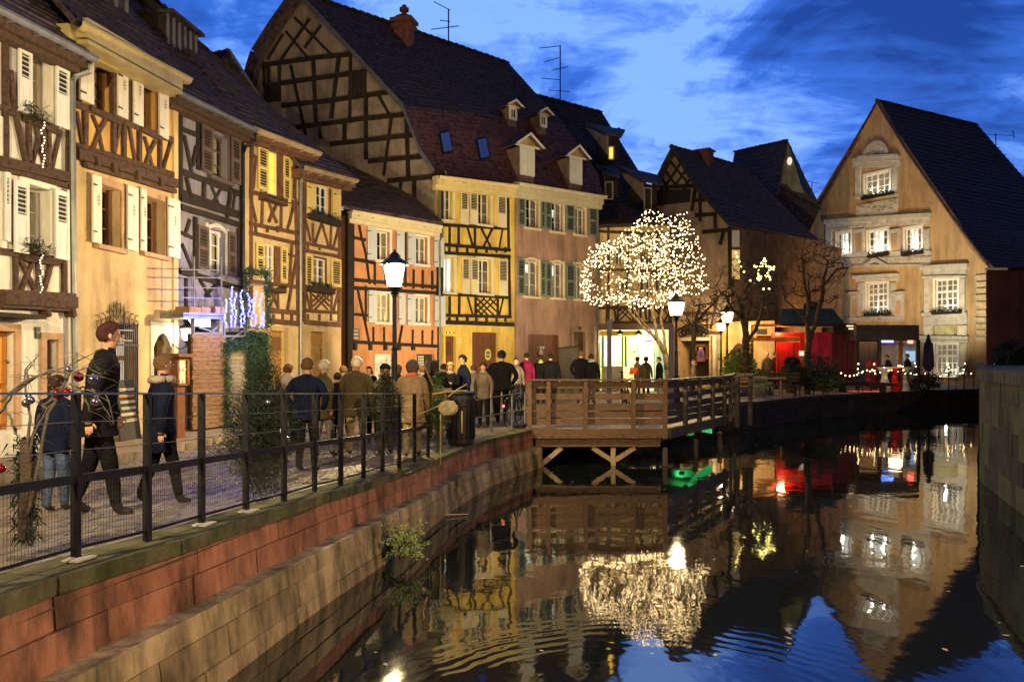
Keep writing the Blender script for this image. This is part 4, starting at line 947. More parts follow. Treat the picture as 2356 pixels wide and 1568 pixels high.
def build_h4():
    h = House('cream half timbered house with yellow louvred shutters and one window glowing yellow', 563, 18.62, 690, 20.8); r = h.root; h.bs = .66; h.sy = -.012; h.r = 'C'
    h.window(h.rect(133, 1192, 207, 1522), 1, 3, PAINT_W, LIT_Y, surround=None, rec=.0, curtain=False, fw=.03); h.beams(TIM_RED, .34, (228, 1200, 228, 1540))
    h.r = 'D'; h.window(h.rect(100, 545, 178, 830), 2, 3, PAINT_W, LIT_DIM, surround=None, rec=.0, fw=.03); h.beams(TIM_RED, .34, (205, 560, 205, 850))
    h.boards(h.rect(148, 1222, 268, 1640), WOOD_OR, n=5, panels=False, frame=PL_TAN, name='lattice_door')
    zt = h.q(180, 1160, 0, 'C')[1]+.12; h.wall(PL_CREAM, 0, h.W, -.3, zt); h.shell(0, h.W, -.3, zt, 5.5, PL_CREAM)
    rc = h.rect(155, 1265, 262, 1375); lt = MB()
    for i in range(6): lt.box(rc[0]+(rc[1]-rc[0])*i/6, rc[0]+(rc[1]-rc[0])*i/6+.03, .06, .075, rc[2], rc[3])
    for i in range(7): lt.box(rc[0], rc[1], .055, .0595, rc[2]+(rc[3]-rc[2])*i/7, rc[2]+(rc[3]-rc[2])*i/7+.03)
    lt.build('lattice', mat('lattice_dark', (.20, .10, .03), .7), r)
    for rc, g in (((52, 1150, 130, 1490), 'C'), ((250, 1225, 305, 1580), 'C'), ((36, 535, 100, 758), 'D'), ((230, 565, 280, 838), 'D')): h.shutter(h.rect(*rc, g), SH_YEL, mid=True)
    T = TIM_RED; h.r = 'C'
    h.beams(T, .14, (5, 1080, 0, 1560), (345, 1270, 340, 1560), (20, 1110, 350, 1230)); h.beams(T, .10, (0, 1200, 50, 1240), (40, 1250, 20, 1480), (305, 1310, 350, 1330))
    h.r = 'D'
    h.beams(T, .15, (5, 0, 2, 1100), (352, 180, 372, 1160), (-10, 130, 375, 225), (-10, 380, 380, 460), (-10, 450, 380, 540), (-10, 830, 380, 880)); h.beams(T, .18, (140, 1060, 380, 1080), (140, 1140, 380, 1165), p=.08)
    h.beams(T, .10, (90, 170, 85, 395), (238, 200, 235, 420), (0, 190, 40, 370), (340, 215, 295, 400), (140, 210, 165, 290, 200, 370), (205, 225, 165, 300, 140, 365), (320, 540, 300, 860), (365, 590, 285, 1060), (150, 890, 215, 1040), (215, 890, 150, 1030), (215, 880, 215, 1050), (295, 620, 360, 640))
    for x in (40, 130, 210, 290): h.beam([(x, 400), (x, 450)], .12, T, name='joist_end')
    for x in (180, 250, 320): h.beam([(x, 1090), (x, 1140)], .10, T, name='joist_end')
    # flower box rack
    for x0, x1, y in ((105, 272, 190), (150, 262, 890)):
        rc = h.rect(x0, y, x1, y+30, 'D', -.15); b = MB(); b.box(rc[0], rc[1], -.25, -.05, rc[2], rc[2]+.02); b.box(rc[0], rc[1], -.25, -.235, rc[2], rc[3]); b.box(rc[0], rc[0]+.015, -.25, -.0, rc[2], rc[3]+.1); b.box(rc[1]-.015, rc[1], -.25, 0, rc[2], rc[3]+.1); b.build('flower_rack', TIM_BROWN, r)
    h.r = 'C'; h.gutter((0, 1010), (545, 1215), mat('eaves_board_tan', (.36, .27, .18), .8, .2), w=.18, fascia=TIM_RED)
    a = h.q(-20, 985, -.4); b = h.q(548, 1195, -.4)
    h.roof([((a[0], -.4, a[1]+.04), (b[0], -.4, b[1]+.04)), ((a[0]-.2, 3.4, a[1]+4.3), (b[0]-.3, 3.6, b[1]+3.6))], ROOF)
    # gable roof peak that stands behind
    return h
def build_h5():
    h = House('narrow cream half timbered house with solid and louvred yellow shutters', 691, 20.85, 785, 22.8); r = h.root; h.bs = .68; h.sy = -.012; h.r = 'D'
    h.window(h.rect(512, 90, 598, 320), 2, 3, PAINT_W, None, surround=None, rec=.02, fw=.035); h.window(h.rect(484, 655, 586, 858), 2, 3, PAINT_W, LIT_DIM, rec=.02, fw=.035, surround=TIM_RED, sw=.05)
    h.boards(h.rect(466, 1228, 585, 1640), mat('door_tan', (.26, .15, .05), .7, .3, 4), n=4, panels=False, frame=PL_TAN)
    zt = h.q(560, 40)[1]+.1; zj = h.q(560, 1160)[1]; h.wall(PL_CREAM, 0, h.W, zj, zt, name='upper_wall'); h.wall(PL_TAN, 0, h.W, -.3, zj-.001, name='lower_wall'); h.shell(0, h.W, -.3, zt, 5.5, PL_TAN)
    rc = h.rect(472, 1245, 580, 1320)
    for i in range(9): place('louvre', unit('box', WOOD_OR), r, ((rc[0]+rc[1])/2, .06, rc[2]+(rc[3]-rc[2])*i/9), (rc[1]-rc[0], .03, .02), (rad(30), 0, 0))
    h.shutter(h.rect(436, 70, 505, 305), SH_YEL, slats=False); h.shutter(h.rect(640, 125, 698, 345), SH_YEL, slats=False)
    h.shutter(h.rect(422, 620, 480, 862), SH_YEL, mid=False); h.shutter(h.rect(628, 655, 700, 875), SH_YEL, mid=False)
    T = TIM_RED
    h.beams(T, .14, (418, 60, 418, 1150), (695, 330, 690, 1160), (420, 320, 700, 370), (420, 530, 700, 590), (420, 590, 705, 640), (420, 870, 700, 900), (420, 1060, 700, 1080)); h.beams(T, .18, (420, 1150, 700, 1175), p=.08)
    h.beams(T, .09, (430, 350, 470, 520), (485, 380, 490, 530), (555, 380, 505, 530), (560, 385, 610, 560), (630, 400, 625, 560), (690, 400, 650, 560), (430, 900, 465, 1050), (635, 905, 632, 1060), (690, 900, 650, 1060), (470, 900, 475, 1050), (480, 110, 480, 310), (620, 110, 618, 330))
    for d in range(3): h.beams(T, .05, (485+d*40, 935, 485+min(d*40+115, 135), 935+min(115, 135-d*40)), (620-d*40, 935, 620-min(d*40+115, 135), 935+min(115, 135-d*40)))
    for x in (450, 540, 630): h.beam([(x, 545), (x, 590)], .11, T, name='joist_end'); h.beam([(x, 1090), (x, 1140)], .11, T, name='joist_end')
    for x0, x1, y in ((480, 695, 330), (470, 640, 880)):
        rc = h.rect(x0, y, x1, y+45, 'D', -.15); b = MB(); b.box(rc[0], rc[1], -.28, -.05, rc[2], rc[3]); b.build('planter_box', TIM_DARK, r)
        g = MB()
        for k in range(140):
            p = V((RN.uniform(rc[0], rc[1]), RN.uniform(-.28, -.05), rc[3]+RN.uniform(0, .08))); g.bar(p, p+V((RN.uniform(-.05, .05), RN.uniform(-.05, .05), .07)), .01, .004)
        g.build('twigs', LEAF_DARK, r, recalc=False)
    h.gutter((410, -55), (835, 55), mat('eaves_board_tan', (.36, .27, .18)), w=.16, fascia=TIM_RED)
    a = h.q(395, -75, -.4); b = h.q(838, 35, -.4)
    h.roof([((a[0], -.4, a[1]+.04), (b[0], -.4, b[1]+.04)), ((a[0]-.3, 3.6, a[1]+4.0), (b[0]-1.0, 4.0, b[1]+3.6))], ROOF)
    h.downpipe([(418, -20, -.35), (415, 20, -.2), (395, 50, -.12), (398, 1700, -.12)], METAL_G)
    return h

def build_peak():
    # dark pointed roof that shows above the cream houses
    h = House('dark steep gabled roof rising behind the cream half timbered houses', 470, 27.5, 640, 31.0, name='background_house'); r = h.root
    a = h.at(520, 120); b = h.at(470, 215); c = h.at(640, 300); d = h.at(572, 190)
    zt = a[1]; w = MB(); w.add([(b[0]-2, .05, 0), (c[0], .05, 0), (c[0], .05, c[1]), (a[0], .05, a[1]-.05), (b[0]-2, .05, b[1]-1.5)], [(0, 1, 2, 3, 4)]); w.build('gable_wall', ROOF, r, recalc=False)
    h.roof([((c[0]+.3, -.1, c[1]-.3), (c[0]+.3, 8, c[1]-.3)), ((a[0], -.1, a[1]), (a[0], 8, a[1]))], ROOF)
    h.roof([((b[0]-2.3, 8, b[1]-2.2), (b[0]-2.3, -.1, b[1]-2.2)), ((a[0], 8, a[1]), (a[0], -.1, a[1]))], ROOF, ridge=False)
    # verge strip, lighter
    v = MB(); v.bar((a[0], -.15, a[1]+.05), (c[0]+.3, -.15, c[1]-.25), .10, .05); v.build('verge_board', METAL_G, r)

def build_orange():
    h = House('orange half timbered house with pale blue grey board shutters behind the street lamp', 806, 27.0, 1006, 29.6, zb=.9); r = h.root; h.r = 'D'
    kw = dict(nx=2, nz=2, surround=PAINT_W, sill=PAINT_W, rec=.14, sw=.10, fw=.05)
    h.window(h.rect(988, 440, 1092, 668), lit=None, **kw); h.window(h.rect(1296, 485, 1388, 700), lit=None, **kw)
    h.window(h.rect(988, 925, 1092, 1152), lit=emis('room_candle', (1, .62, .15), .32, .6, 5), **kw); h.window(h.rect(1294, 955, 1388, 1160), lit=LIT_DIM, **kw)
    h.boards(h.rect(978, 1402, 1118, 1700), PAINT_W, n=2, panels=True, name='garage_shutter', handle=False)
    h.boards(h.rect(1302, 1402, 1440, 1700), mat('door_dark_green', (.03, .035, .025), .5), n=2, frame=PL_ORANGE, handle=False)
    zt = h.q(1150, 360)[1]; h.wall(PL_ORANGE, 0, h.W, -.3, zt); h.shell(0, h.W, -.3, zt, 5, PL_ORANGE_SHADE)
    # side wall turned to the left
    A = h.w2l(P(774, 800, 29.5)); zt2 = h.w2l(P(775, 415, 29.5)).z
    b = MB(); b.add([(0, 0, -.3), (A.x, A.y, -.3), (A.x, A.y, zt2), (0, 0, zt)], [(0, 1, 2, 3)]); sw = b.build('gable_side_wall', PL_ORANGE_SHADE, r, recalc=False)
    for zc in (.12, .33, .52, .72, .9):
        s = MB(); s.bar((0, -.03, zt*zc), (A.x, A.y-.03, zt*zc+.05), .13, .05, up=(0, 0, 1)); s.build('beam', TIM_DARK, sw)
    s = MB(); s.bar((-.07, -.04, -.3), (-.07, -.04, zt), .18, .16, up=(1, 0, 0)); s.build('corner_post', TIM_DARK, r)
    # lace like metal work in the door
    rc = h.rect(1325, 1412, 1372, 1560); b = MB()
    for i in range(7):
        for j in range(3): b.ball((rc[0]+(rc[1]-rc[0])*(j+.5)/3, .07, rc[2]+(rc[3]-rc[2])*(i+.5)/7), .05, 6, 4, (1, .3, 1))
    b.build('lace_panel', STONE, r)
    S = mat('shutter_pale_blue', (.50, .53, .60), .6, .06, 2)
    for rc in ((910, 405, 984, 664), (1139, 437, 1200, 680), (1228, 457, 1290, 703), (1432, 488, 1510, 724), (919, 905, 984, 1156), (1155, 925, 1206, 1167), (1224, 937, 1284, 1180), (1436, 950, 1520, 1186)): h.shutter(h.rect(*rc), S, slats=False)
    T = TIM_DARK
    h.beams(T, .15, (808, 345, 1495, 460), (812, 660, 985, 690), (808, 820, 1480, 880), (808, 885, 1480, 925), (780, 1305, 1478, 1342), p=.04); h.beams(T, .12, (806, 340, 800, 1310), (1215, 430, 1215, 880), (1470, 700, 1468, 940), (805, 490, 905, 510), (800, 1090, 920, 1100), (1478, 1190, 1475, 1340))
    h.beams(T, .09, (845, 350, 870, 480, 905, 620, 935, 850), (838, 880, 865, 1010, 900, 1160, 935, 1330), (975, 690, 975, 860), (1060, 700, 1062, 860), (1280, 740, 1278, 890), (1350, 745, 1350, 890), (1425, 750, 1425, 900), (1190, 1180, 1165, 1320), (1048, 1190, 1050, 1330), (1275, 1210, 1272, 1335), (1350, 1215, 1350, 1340), (1428, 1215, 1425, 1340), (965, 1190, 965, 1320), (905, 870, 905, 1150), (985, 385, 1130, 400))
    for x in (815, 935, 1052, 1160, 1270): h.beam([(x, 1320), (x+2, 1372)], .13, T, p=.12, name='joist_end')
    b = MB(); rc = h.rect(800, 1205, 852, 1290); b.box(rc[0], rc[1], -.05, 0, rc[2], rc[3]); pb = b.build('notice_board', TIM_BROWN, r)
    for i in range(3): place('notice', unit('box', mat('paper', (.4, .36, .3), .8)), pb, ((rc[0]+rc[1])/2, -.053, rc[2]+(rc[3]-rc[2])*(i+.5)/3), ((rc[1]-rc[0])*.7, .004, (rc[3]-rc[2])*.22))
    h.gutter((795, 290), (1500, 412), mat('eaves_cream', (.62, .54, .38), .7, .1), w=.2, off=-.3, fascia=mat('eaves_cream', (.62, .54, .38)), fh=.26)
    a = h.q(785, 275, -.35); b = h.q(1508, 398, -.35); rr = h.w2l(P(812, 332, 34.5)); rl = h.w2l(P(640, 300, 33.5))
    h.roof([((a[0]-.3, -.4, a[1]+.1), (b[0], -.4, b[1]+.1)), (rl, rr)], ROOF)
    e = h.w2l(P(727, 407, 31)); h.roof([((e.x, e.y, e.z), (a[0]-.3, -.4, a[1]+.1)), (tuple(rl), tuple(rl + V((.05, 0, 0))))], ROOF, ridge=False)
    v = MB(); v.bar((a[0]-.35, -.42, a[1]), (e.x, e.y, e.z), .14, .08); v.build('verge_board', METAL_G, r)
    # candle lamp standing inside the lower window
    c = h.q(1052, 1120, .3); b = MB(); b.lathe([(.07, 0), (.06, .12), (.035, .3), (.02, .34)], (c[0], .3, c[1]-.1), 10); b.build('candle_lamp', emis('candle_glow', (1, .55, .12), 2.5), r)
    h.downpipe([(1502, 420, -.3), (1506, 470, -.1), (1485, 520, -.1), (1490, 1700, -.1)], METAL_G)
    return h

def build_yellow():
    h = House('yellow half timbered house with white framed windows between the orange and the pink house', 1013, 30.4, 1184, 33.0, zb=.92); r = h.root; h.r = 'D'
    kw = dict(nx=2, nz=3, surround=PAINT_CREAM, sill=PAINT_CREAM, rec=.16, sw=.12, fw=.05)
    h.window(h.rect(1508, 98, 1584, 352), **kw); h.window(h.rect(1783, 130, 1882, 388), **kw); h.window(h.rect(1516, 645, 1598, 918), lit=LIT_B, curtain=False, **kw); h.window(h.rect(1788, 662, 1888, 928), **kw)
    h.boards(h.rect(1526, 1262, 1608, 1700), WOOD_BR, n=1, frame=PL_YELLOW); h.boards(h.rect(1742, 1232, 1940, 1700), WOOD_BR, n=4, panels=True, handle=False, name='gate')
    h.holes.append(h.rect(1526, 1222, 1608, 1258))
    zt = h.q(1780, 60)[1]; h.wall(PL_YELLOW, 0, h.W, -.3, zt); h.shell(0, h.W, -.3, zt, 7, PL_YELLOW)
    rc = h.rect(1526, 1222, 1608, 1258); b = MB(); b.box(rc[0], rc[1], .15, .17, rc[2], rc[3]); fl = b.build('fanlight', emis('fanlight_yellow', (.9, .85, .05), .55), r)
    for i in range(1, 3): place('glazing_bar', unit('box', METAL_D), fl, (rc[0]+(rc[1]-rc[0])*i/3, .12, (rc[2]+rc[3])/2), (.03, .03, rc[3]-rc[2]))
    rc = h.rect(1535, 1305, 1588, 1415); b = MB(); b.box(rc[0], rc[1], .09, .095, rc[2], rc[3]); gl = b.build('door_light', emis('doorlight_yellow', (.8, .72, .04), .45), r)
    for i in range(4): place('grille_bar', unit('box', METAL_D), gl, (rc[0]+(rc[1]-rc[0])*(i+.5)/4, .08, (rc[2]+rc[3])/2), (.02, .01, rc[3]-rc[2]))
    # oval no parking sign
    c = h.q(1872, 1405); b = MB(); b.cm = 0
    b.lathe([(.17, 0), (.17, .01)], (0, 0, 0), 16, 1, 1.4); s = b.build('oval_sign', mat('sign_yellow', (.75, .65, .10), .6, .03), r); s.location = (c[0], .06, c[1]); s.rotation_euler = (rad(90), 0, 0)
    b = MB(); b.lathe([(.11, .011), (.11, .013)], (0, 0, 0), 16, 1, 1.4); b.build('sign_disc', mat('sign_blue', (.10, .15, .30), .6), s); b = MB(); b.box(-.09, .09, -.02, .02, .0135, .018); b.build('sign_bar', mat('sign_yellow', (.75, .65, .10)), s)
    c = h.q(1647, 1298); b = MB(); b.box(c[0]-.04, c[0]+.04, -.02, 0, c[1]-.09, c[1]+.09); pp = b.build('number_plate', PAINT_W, r); marks(r, (c[0], -.023, c[1]), .06, .10, 2, TIM_RED, pp)
    for rc in ((1640, 100, 1702, 388), (1712, 112, 1776, 388), (1932, 145, 2002, 412), (1655, 645, 1716, 932), (1724, 650, 1786, 936), (1942, 660, 2012, 946)): h.shutter(h.rect(*rc), PAINT_CREAM, low=.40)
    T = TIM_DARK
    h.beams(T, .16, (1512, 390, 2030, 420), (1512, 545, 2040, 590), (1520, 610, 2040, 640), (1512, 930, 2035, 960), (1515, 1098, 2045, 1112), p=.04); h.beams(T, .2, (1520, 1152, 2060, 1172), p=.09); h.beams(T, .14, (2020, 110, 2025, 590), (2028, 640, 2035, 1120), (1500, 60, 1500, 1160))
    h.beams(T, .12, (1562, 400, 1562, 560), (1632, 400, 1632, 560), (1760, 410, 1760, 570), (1562, 950, 1562, 1100), (1638, 950, 1636, 1100), (1765, 955, 1765, 1105), (1940, 955, 1938, 1105))
    h.beams(T, .09, (1700, 405, 1745, 565), (1810, 420, 1890, 580), (1895, 425, 1820, 575), (1980, 415, 1950, 580), (1705, 955, 1745, 1100), (1985, 960, 1950, 1105), (1520, 560, 1520, 620))
    for i in range(3): h.beams(T, .07, (1775+i*50, 965, 1775+min(i*50+125, 160), 965+min(125, 160-i*50)), (1935-i*50, 965, 1935-min(i*50+125, 160), 965+min(125, 160-i*50)), (1775, 965+i*45, 1775+(135-i*45), 1100))
    for x in (1560, 1620, 1700, 1770, 1850, 1930, 2000): h.beam([(x, 565), (x, 610)], .13, T, name='joist_end'); h.beam([(x, 1115), (x, 1150)], .13, T, name='joist_end')
    CR = mat('cornice_yellow_cream', (.70, .58, .30), .7, .1)
    h.gutter((1478, 18), (2095, 92), CR, w=.2, off=-.4, fascia=CR, fh=.34)
    h.downpipe([(1530, -30, -.35), (1540, 5, -.3), (1500, 25, -.2), (1488, 60, -.12), (1490, 1700, -.12)], METAL_G)
    return h
def build_big_roof(h):
    """half timbered gable turned to the left and the two pitched roof over the yellow and the pink house"""
    g = House('tall dark half timbered gable with a two pitched roof above the yellow and pink houses', 575, 32.85, 1010, 30.6, zb=.92, name='gabled_building', cat='building'); r = g.root; g.bs = .62
    prof = [(1008, 402), (979, 358), (937, 253), (695, -8), (640, 70), (602, 130), (585, 185), (578, 260), (572, 330)]
    pts = [g.at(x, y) for x, y in prof]
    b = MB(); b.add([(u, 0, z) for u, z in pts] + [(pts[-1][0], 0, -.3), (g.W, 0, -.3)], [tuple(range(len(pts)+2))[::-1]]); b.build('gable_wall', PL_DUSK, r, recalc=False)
    g.r = 'C'; T = mat('timber_gable', (.022, .015, .012), .9, .4, 4)
    g.beams(T, .30, (60, 520, 480, 460, 800, 425), (250, 655, 780, 580), (260, 830, 640, 790, 1080, 725), (370, 1000, 780, 945, 1250, 895), (640, 1130, 880, 1105, 1310, 1055), (930, 1265, 1380, 1225), (1080, 1420, 1440, 1385), p=.05)
    g.beams(T, .26, (500, 470, 520, 960), (912, 760, 912, 1250), (1230, 930, 1245, 1400), (1290, 1400, 1290, 1800), (700, 450, 640, 930), (745, 960, 745, 1110))
    g.beams(T, .20, (235, 500, 235, 660), (150, 520, 150, 700), (110, 530, 115, 680), (320, 510, 440, 1060), (790, 450, 785, 940), (1110, 920, 1050, 1380), (1010, 750, 1095, 900), (1185, 1400, 1175, 1560), (545, 1000, 560, 1090), (1440, 1200, 1470, 1390))
    g.beams(T, .17, (285, 250, 450, 450), (350, 140, 640, 430), (560, 200, 430, 380), (470, 150, 240, 480), (140, 470, 260, 270))
    for rc in ((785, 560, 915, 765), (125, 655, 245, 800)):
        q = g.rect(*rc); b = MB(); b.box(q[0], q[1], -.12, .0, q[2], q[3]); hd = b.build('hatch', TIM_DARK, r)
        for i in range(4): place('plank', unit('box', TIM_DARK), hd, (q[0]+(q[1]-q[0])*(i+.5)/4, -.13, (q[2]+q[3])/2), ((q[1]-q[0])/4-.02, .03, q[3]-q[2]))
    # roof surface points: left end on the gable, right end over the pink house
    L = lambda p: g.w2l(p)
    off = -.35*V((g.n.x, g.n.y, 0))
    GW = [g.l2w(u, -.45, z) for u, z in (pts[0], pts[1], pts[2], pts[3])]
    RW = [P(1392, 462, 36.3), P(1372, 395, 37.3), P(1296, 285, 38.3), P(1170, 146, 39.2)]
    rows = [(L(a), L(b_)) for a, b_ in zip(GW, RW)]
    g.roof(rows[:3], ROOF_RED, ridge=False, cs=.28); g.roof(rows[2:], ROOF, cs=.28)
    # far slope
    g.roof([(rows[3][1]+V((3, 8, -6)), rows[3][0]+V((-9, 4, -7.0))), (rows[3][1], rows[3][0])], ROOF, ridge=False, cs=.6)
    v = MB()
    for a, b_ in zip(GW, GW[1:]): v.bar(L(a)+V((0, -.06, .03)), L(b_)+V((0, -.06, .03)), .16, .10)
    lp = [g.l2w(u, -.3, z) for u, z in pts[3:]]
    v.build('verge_board', mat('verge_grey', (.10, .095, .11), .7, .3), r)
    v = MB()
    for a, b_ in zip(lp, lp[1:]): v.bar(L(a), L(b_), .35, .5)
    v.build('left_verge', ROOF, r)
    # skylights mirror the sky
    SKG = mat('skylight_glass', (.25, .32, .45), .06, .05, 3, spec=1.0, metal=.85)
    def onroof(px, py, k):   # intersect the view ray with roof strip k
        a, b_ = GW[k], RW[k]; c = GW[k+1]; n = (b_-a).cross(c-a); d = V(((px-CX)/F, 1, (HY-py)/F)); o = V((0, 0, CZ)); t = n.dot(a-o)/n.dot(d); return o+d*t
    for cx, cy in ((1022, 330), (1107, 344)):
        q = [onroof(cx+dx, cy+dy, 1) for dx, dy in ((-14, -22), (8, -27), (17, 22), (-5, 27))]
        n = (q[1]-q[0]).cross(q[3]-q[0]).normalized(); n = n if n.z > 0 else -n
        b = MB(); b.prism([L(p+n*.10) for p in q], L(q[0]+n*.02)-L(q[0]+n*.10)); sk = b.build('skylight', METAL_D, r)
        c = sum(q, V((0, 0, 0)))/4; b = MB(); b.add([L(c+(p-c)*.86+n*.115) for p in q], [(0, 1, 2, 3)]); b.build('skylight_pane', SKG, sk, recalc=False)
    # chimney with cap
    cp = P(930, 104, 34.5); c = L(cp); b = MB(); b.box(c.x-.36, c.x+.36, c.y-.3, c.y+.3, c.z-1.5, c.z+.95); b.box(c.x-.46, c.x+.46, c.y-.4, c.y+.4, c.z+.72, c.z+.85); b.box(c.x-.5, c.x+.5, c.y-.44, c.y+.44, c.z+.95, c.z+1.1); b.lathe([(.5, c.z+1.1-c.z), (.4, 1.22), (.12, 1.26), (.12, 1.5), (.22, 1.5), (.22, 1.62), (.12, 1.62), (.10, 1.75)], (c.x, c.y, c.z), 8)
    ch = b.build('chimney', mat('chimney_brick', (.16, .06, .045), .9, .4, 6, .4, 25), r)
    return g, onroof, GW, RW
def dormer(g, px, pybot, pyapex, wpx, d, m=PAINT_W, shutters=True, light=False):
    """pedimented dormer standing on the roof of building g"""
    k = d/F; w = wpx*k; base = P(px, pybot, d); hh = (pybot-pyapex)*k; c = g.w2l(base); rz = 0
    th = math.atan2(V((.793, .609)).y, .793) - g.root.rotation_euler.z
    M = Matrix.Translation(c) @ Matrix.Rotation(th, 4, 'Z')
    def B(f, name, mm, parent=None):
        b = MB(); f(b); b.v = [tuple(M @ V(v)) for v in b.v]; return b.build(name, mm, parent or g.root)
    body = hh*.72; o = B(lambda b: b.box(-w/2, w/2, .02, 1.6, -.3, body), 'dormer', mat('dormer_cheek', (.16, .11, .09), .9, .3))
    B(lambda b: (b.box(-w/2, -w/2+.1, -.04, .02, 0, body), b.box(w/2-.1, w/2, -.04, .02, 0, body), b.box(-w/2+.1, w/2-.1, -.04, .02, 0, .1), b.box(-w/2+.1, w/2-.1, -.04, .02, body-.1, body)), 'dormer_frame', m, o)
    if shutters:
        for s in (-1, 1): B(lambda b: (b.box(min(s*.01, s*(w/2-.11)), max(s*.01, s*(w/2-.11)), -.03, .015, .11, body-.11), b.box(min(s*.06, s*(w/2-.18)), max(s*.06, s*(w/2-.18)), -.045, -.03, .2, body*.45), b.box(min(s*.06, s*(w/2-.18)), max(s*.06, s*(w/2-.18)), -.045, -.03, body*.52, body-.2)), 'dormer_shutter', m, o)
    else:
        B(lambda b: b.box(-w/2+.1, w/2-.1, -.01, .015, .1, body-.1), 'pane', DARKROOM if not light else LIT_Y, o); B(lambda b: b.box(-.02, .02, -.03, -.012, .1, body-.1), 'glazing_bar', m, o)
    e = w*.85
    B(lambda b: (b.prism([(-e, -.25, body), (0, -.25, hh), (0, -.25, hh+.12), (-e-.12, -.25, body)], (0, 2.2, 0)), b.prism([(e, -.25, body), (0, -.25, hh), (0, -.25, hh+.12), (e+.12, -.25, body)], (0, 2.2, 0))), 'dormer_roof', ROOF_RED, o)
    B(lambda b: (b.prism([(-e, -.28, body), (0, -.28, hh), (0, -.28, hh+.10), (-e-.14, -.28, body)], (0, .025, 0)), b.prism([(e, -.28, body), (0, -.28, hh), (0, -.28, hh+.10), (e+.14, -.28, body)], (0, .025, 0)), b.box(-e, e, -.05, .02, body, body+.07)), 'pediment', m, o)
    B(lambda b: b.add([(-e*.8, -.02, body+.07), (e*.8, -.02, body+.07), (0, -.02, hh-.02)], [(0, 1, 2)]), 'pediment_field', PL_TAN, o)

def build_pink():
    h = House('pink plastered house with grey green louvred shutters and arched windows', 1186, 33.05, 1378, 36.3, zb=.92, name='plastered_house'); r = h.root; h.r = 'G'
    kw = dict(surround=PAINT_CREAM, sill=PAINT_CREAM, rec=.14, sw=.10, fw=.05, arch=True, nx=2, nz=3)
    for rc, l in (((200, 185, 300, 414), None), ((400, 215, 492, 444), None), ((586, 258, 664, 468), None), ((192, 672, 300, 952), LIT_DIM), ((402, 690, 492, 962), LIT_DIM), ((584, 705, 650, 972), LIT_DIM)):
        h.window(h.rect(*rc), lit=l, **kw)
    # lit bits seen through the lower panes
    for x0, y0, x1, y1 in ((215, 690, 245, 770), (262, 690, 290, 760), (425, 700, 440, 770), (455, 700, 485, 780), (590, 715, 612, 800), (465, 260, 488, 320)):
        q = h.rect(x0, y0, x1, y1); b = MB(); b.box(q[0], q[1], .55, .57, q[2], q[3]); b.build('lit_wall_patch', LIT_W, r)
    h.boards(h.rect(222, 1250, 464, 1760), WOOD_BR, n=6, panels=False, name='garage_door', handle=False); h.boards(h.rect(572, 1228, 664, 1760), mat('door_oak', (.20, .11, .05), .6, .3, 4), n=1, frame=PL_PINK)
    zt = h.q(400, 130)[1]; h.wall(PL_PINK, 0, h.W, -.3, zt); h.shell(0, h.W, -.3, zt, 7, PL_PINK)
    for rc in ((134, 165, 190, 402), (316, 190, 344, 418), (348, 205, 395, 430), (510, 215, 574, 446), (690, 240, 754, 480), (130, 652, 184, 942), (312, 680, 346, 950), (350, 682, 394, 960), (512, 700, 574, 966)):
        h.shutter(h.rect(*rc), SH_GREEN, mid=True)
    # lettering on the garage door
    c = h.q(334, 1352); marks(r, (c[0], .078, c[1]), .42, .13, 6, PAINT_W, r)
    c = h.q(330, 1392); b = MB(); b.lathe([(.11, 0), (.11, .01)], (0, 0, 0), 14, 1, 1.5); s = b.build('oval_sign', mat('sign_pale_pink', (.7, .5, .45), .6), r); s.location = (c[0], .07, c[1]); s.rotation_euler = (rad(90), 0, 0)
    CR = mat('cornice_cream_grey', (.60, .55, .38), .7, .1)
    h.gutter((140, 70), (830, 178), CR, w=.22, off=-.45, fascia=CR, fh=.42)
    b = MB(); p = h.q(120, 130, -.1); q = h.q(780, 215, -.1); b.bar((p[0], -.12, p[1]-.0), (q[0], -.12, q[1]), .18, .2); b.build('cornice_moulding', CR, r)
    h.downpipe([(775, 200, -.3), (768, 260, -.1), (765, 1700, -.1)], METAL_G)
    u, z = h.q(632, 1200, -.05); b = MB(); b.box(u-.05, u+.05, -.05, 0, z-.09, z+.09); b.build('bell_box', METAL_D, r)
    return h

H1 = build_h1(); H2 = build_h2(); H3 = build_h3(); build_hut(H3); H4 = build_h4(); H5 = build_h5(); build_peak(); HO = build_orange(); HY_ = build_yellow(); BG, onroof, GW, RW = build_big_roof(HY_); HP = build_pink()
dormer(BG, 1213, 404, 313, 42, 33.2); dormer(BG, 1325, 424, 340, 37, 35.2)
dormer(BG, 1180, 276, 236, 22, 34.9, shutters=False); dormer(BG, 1250, 293, 254, 20, 35.9, shutters=False)
# ------------------------------------------------------------------ houses beyond the lit tree
_zp = zp
MZ = (1495.5, 316.4, .3853)
def zp(r, x, y):
    if r == 'M': return MZ[0]+x*MZ[2], MZ[1]+y*MZ[2]
    if r == 'N': return 1351.8+x*.1921, 678.7+y*.1921     # close read of the shop
    if r == 'Q': return 1518.5+x*.2312, 678.7+y*.2312     # close read of the restaurant entrance
    if r == 'U': return 1696.9+x*.2247, 719.0+y*.2247     # close read of the red pavilion
    return _zp(r, x, y)

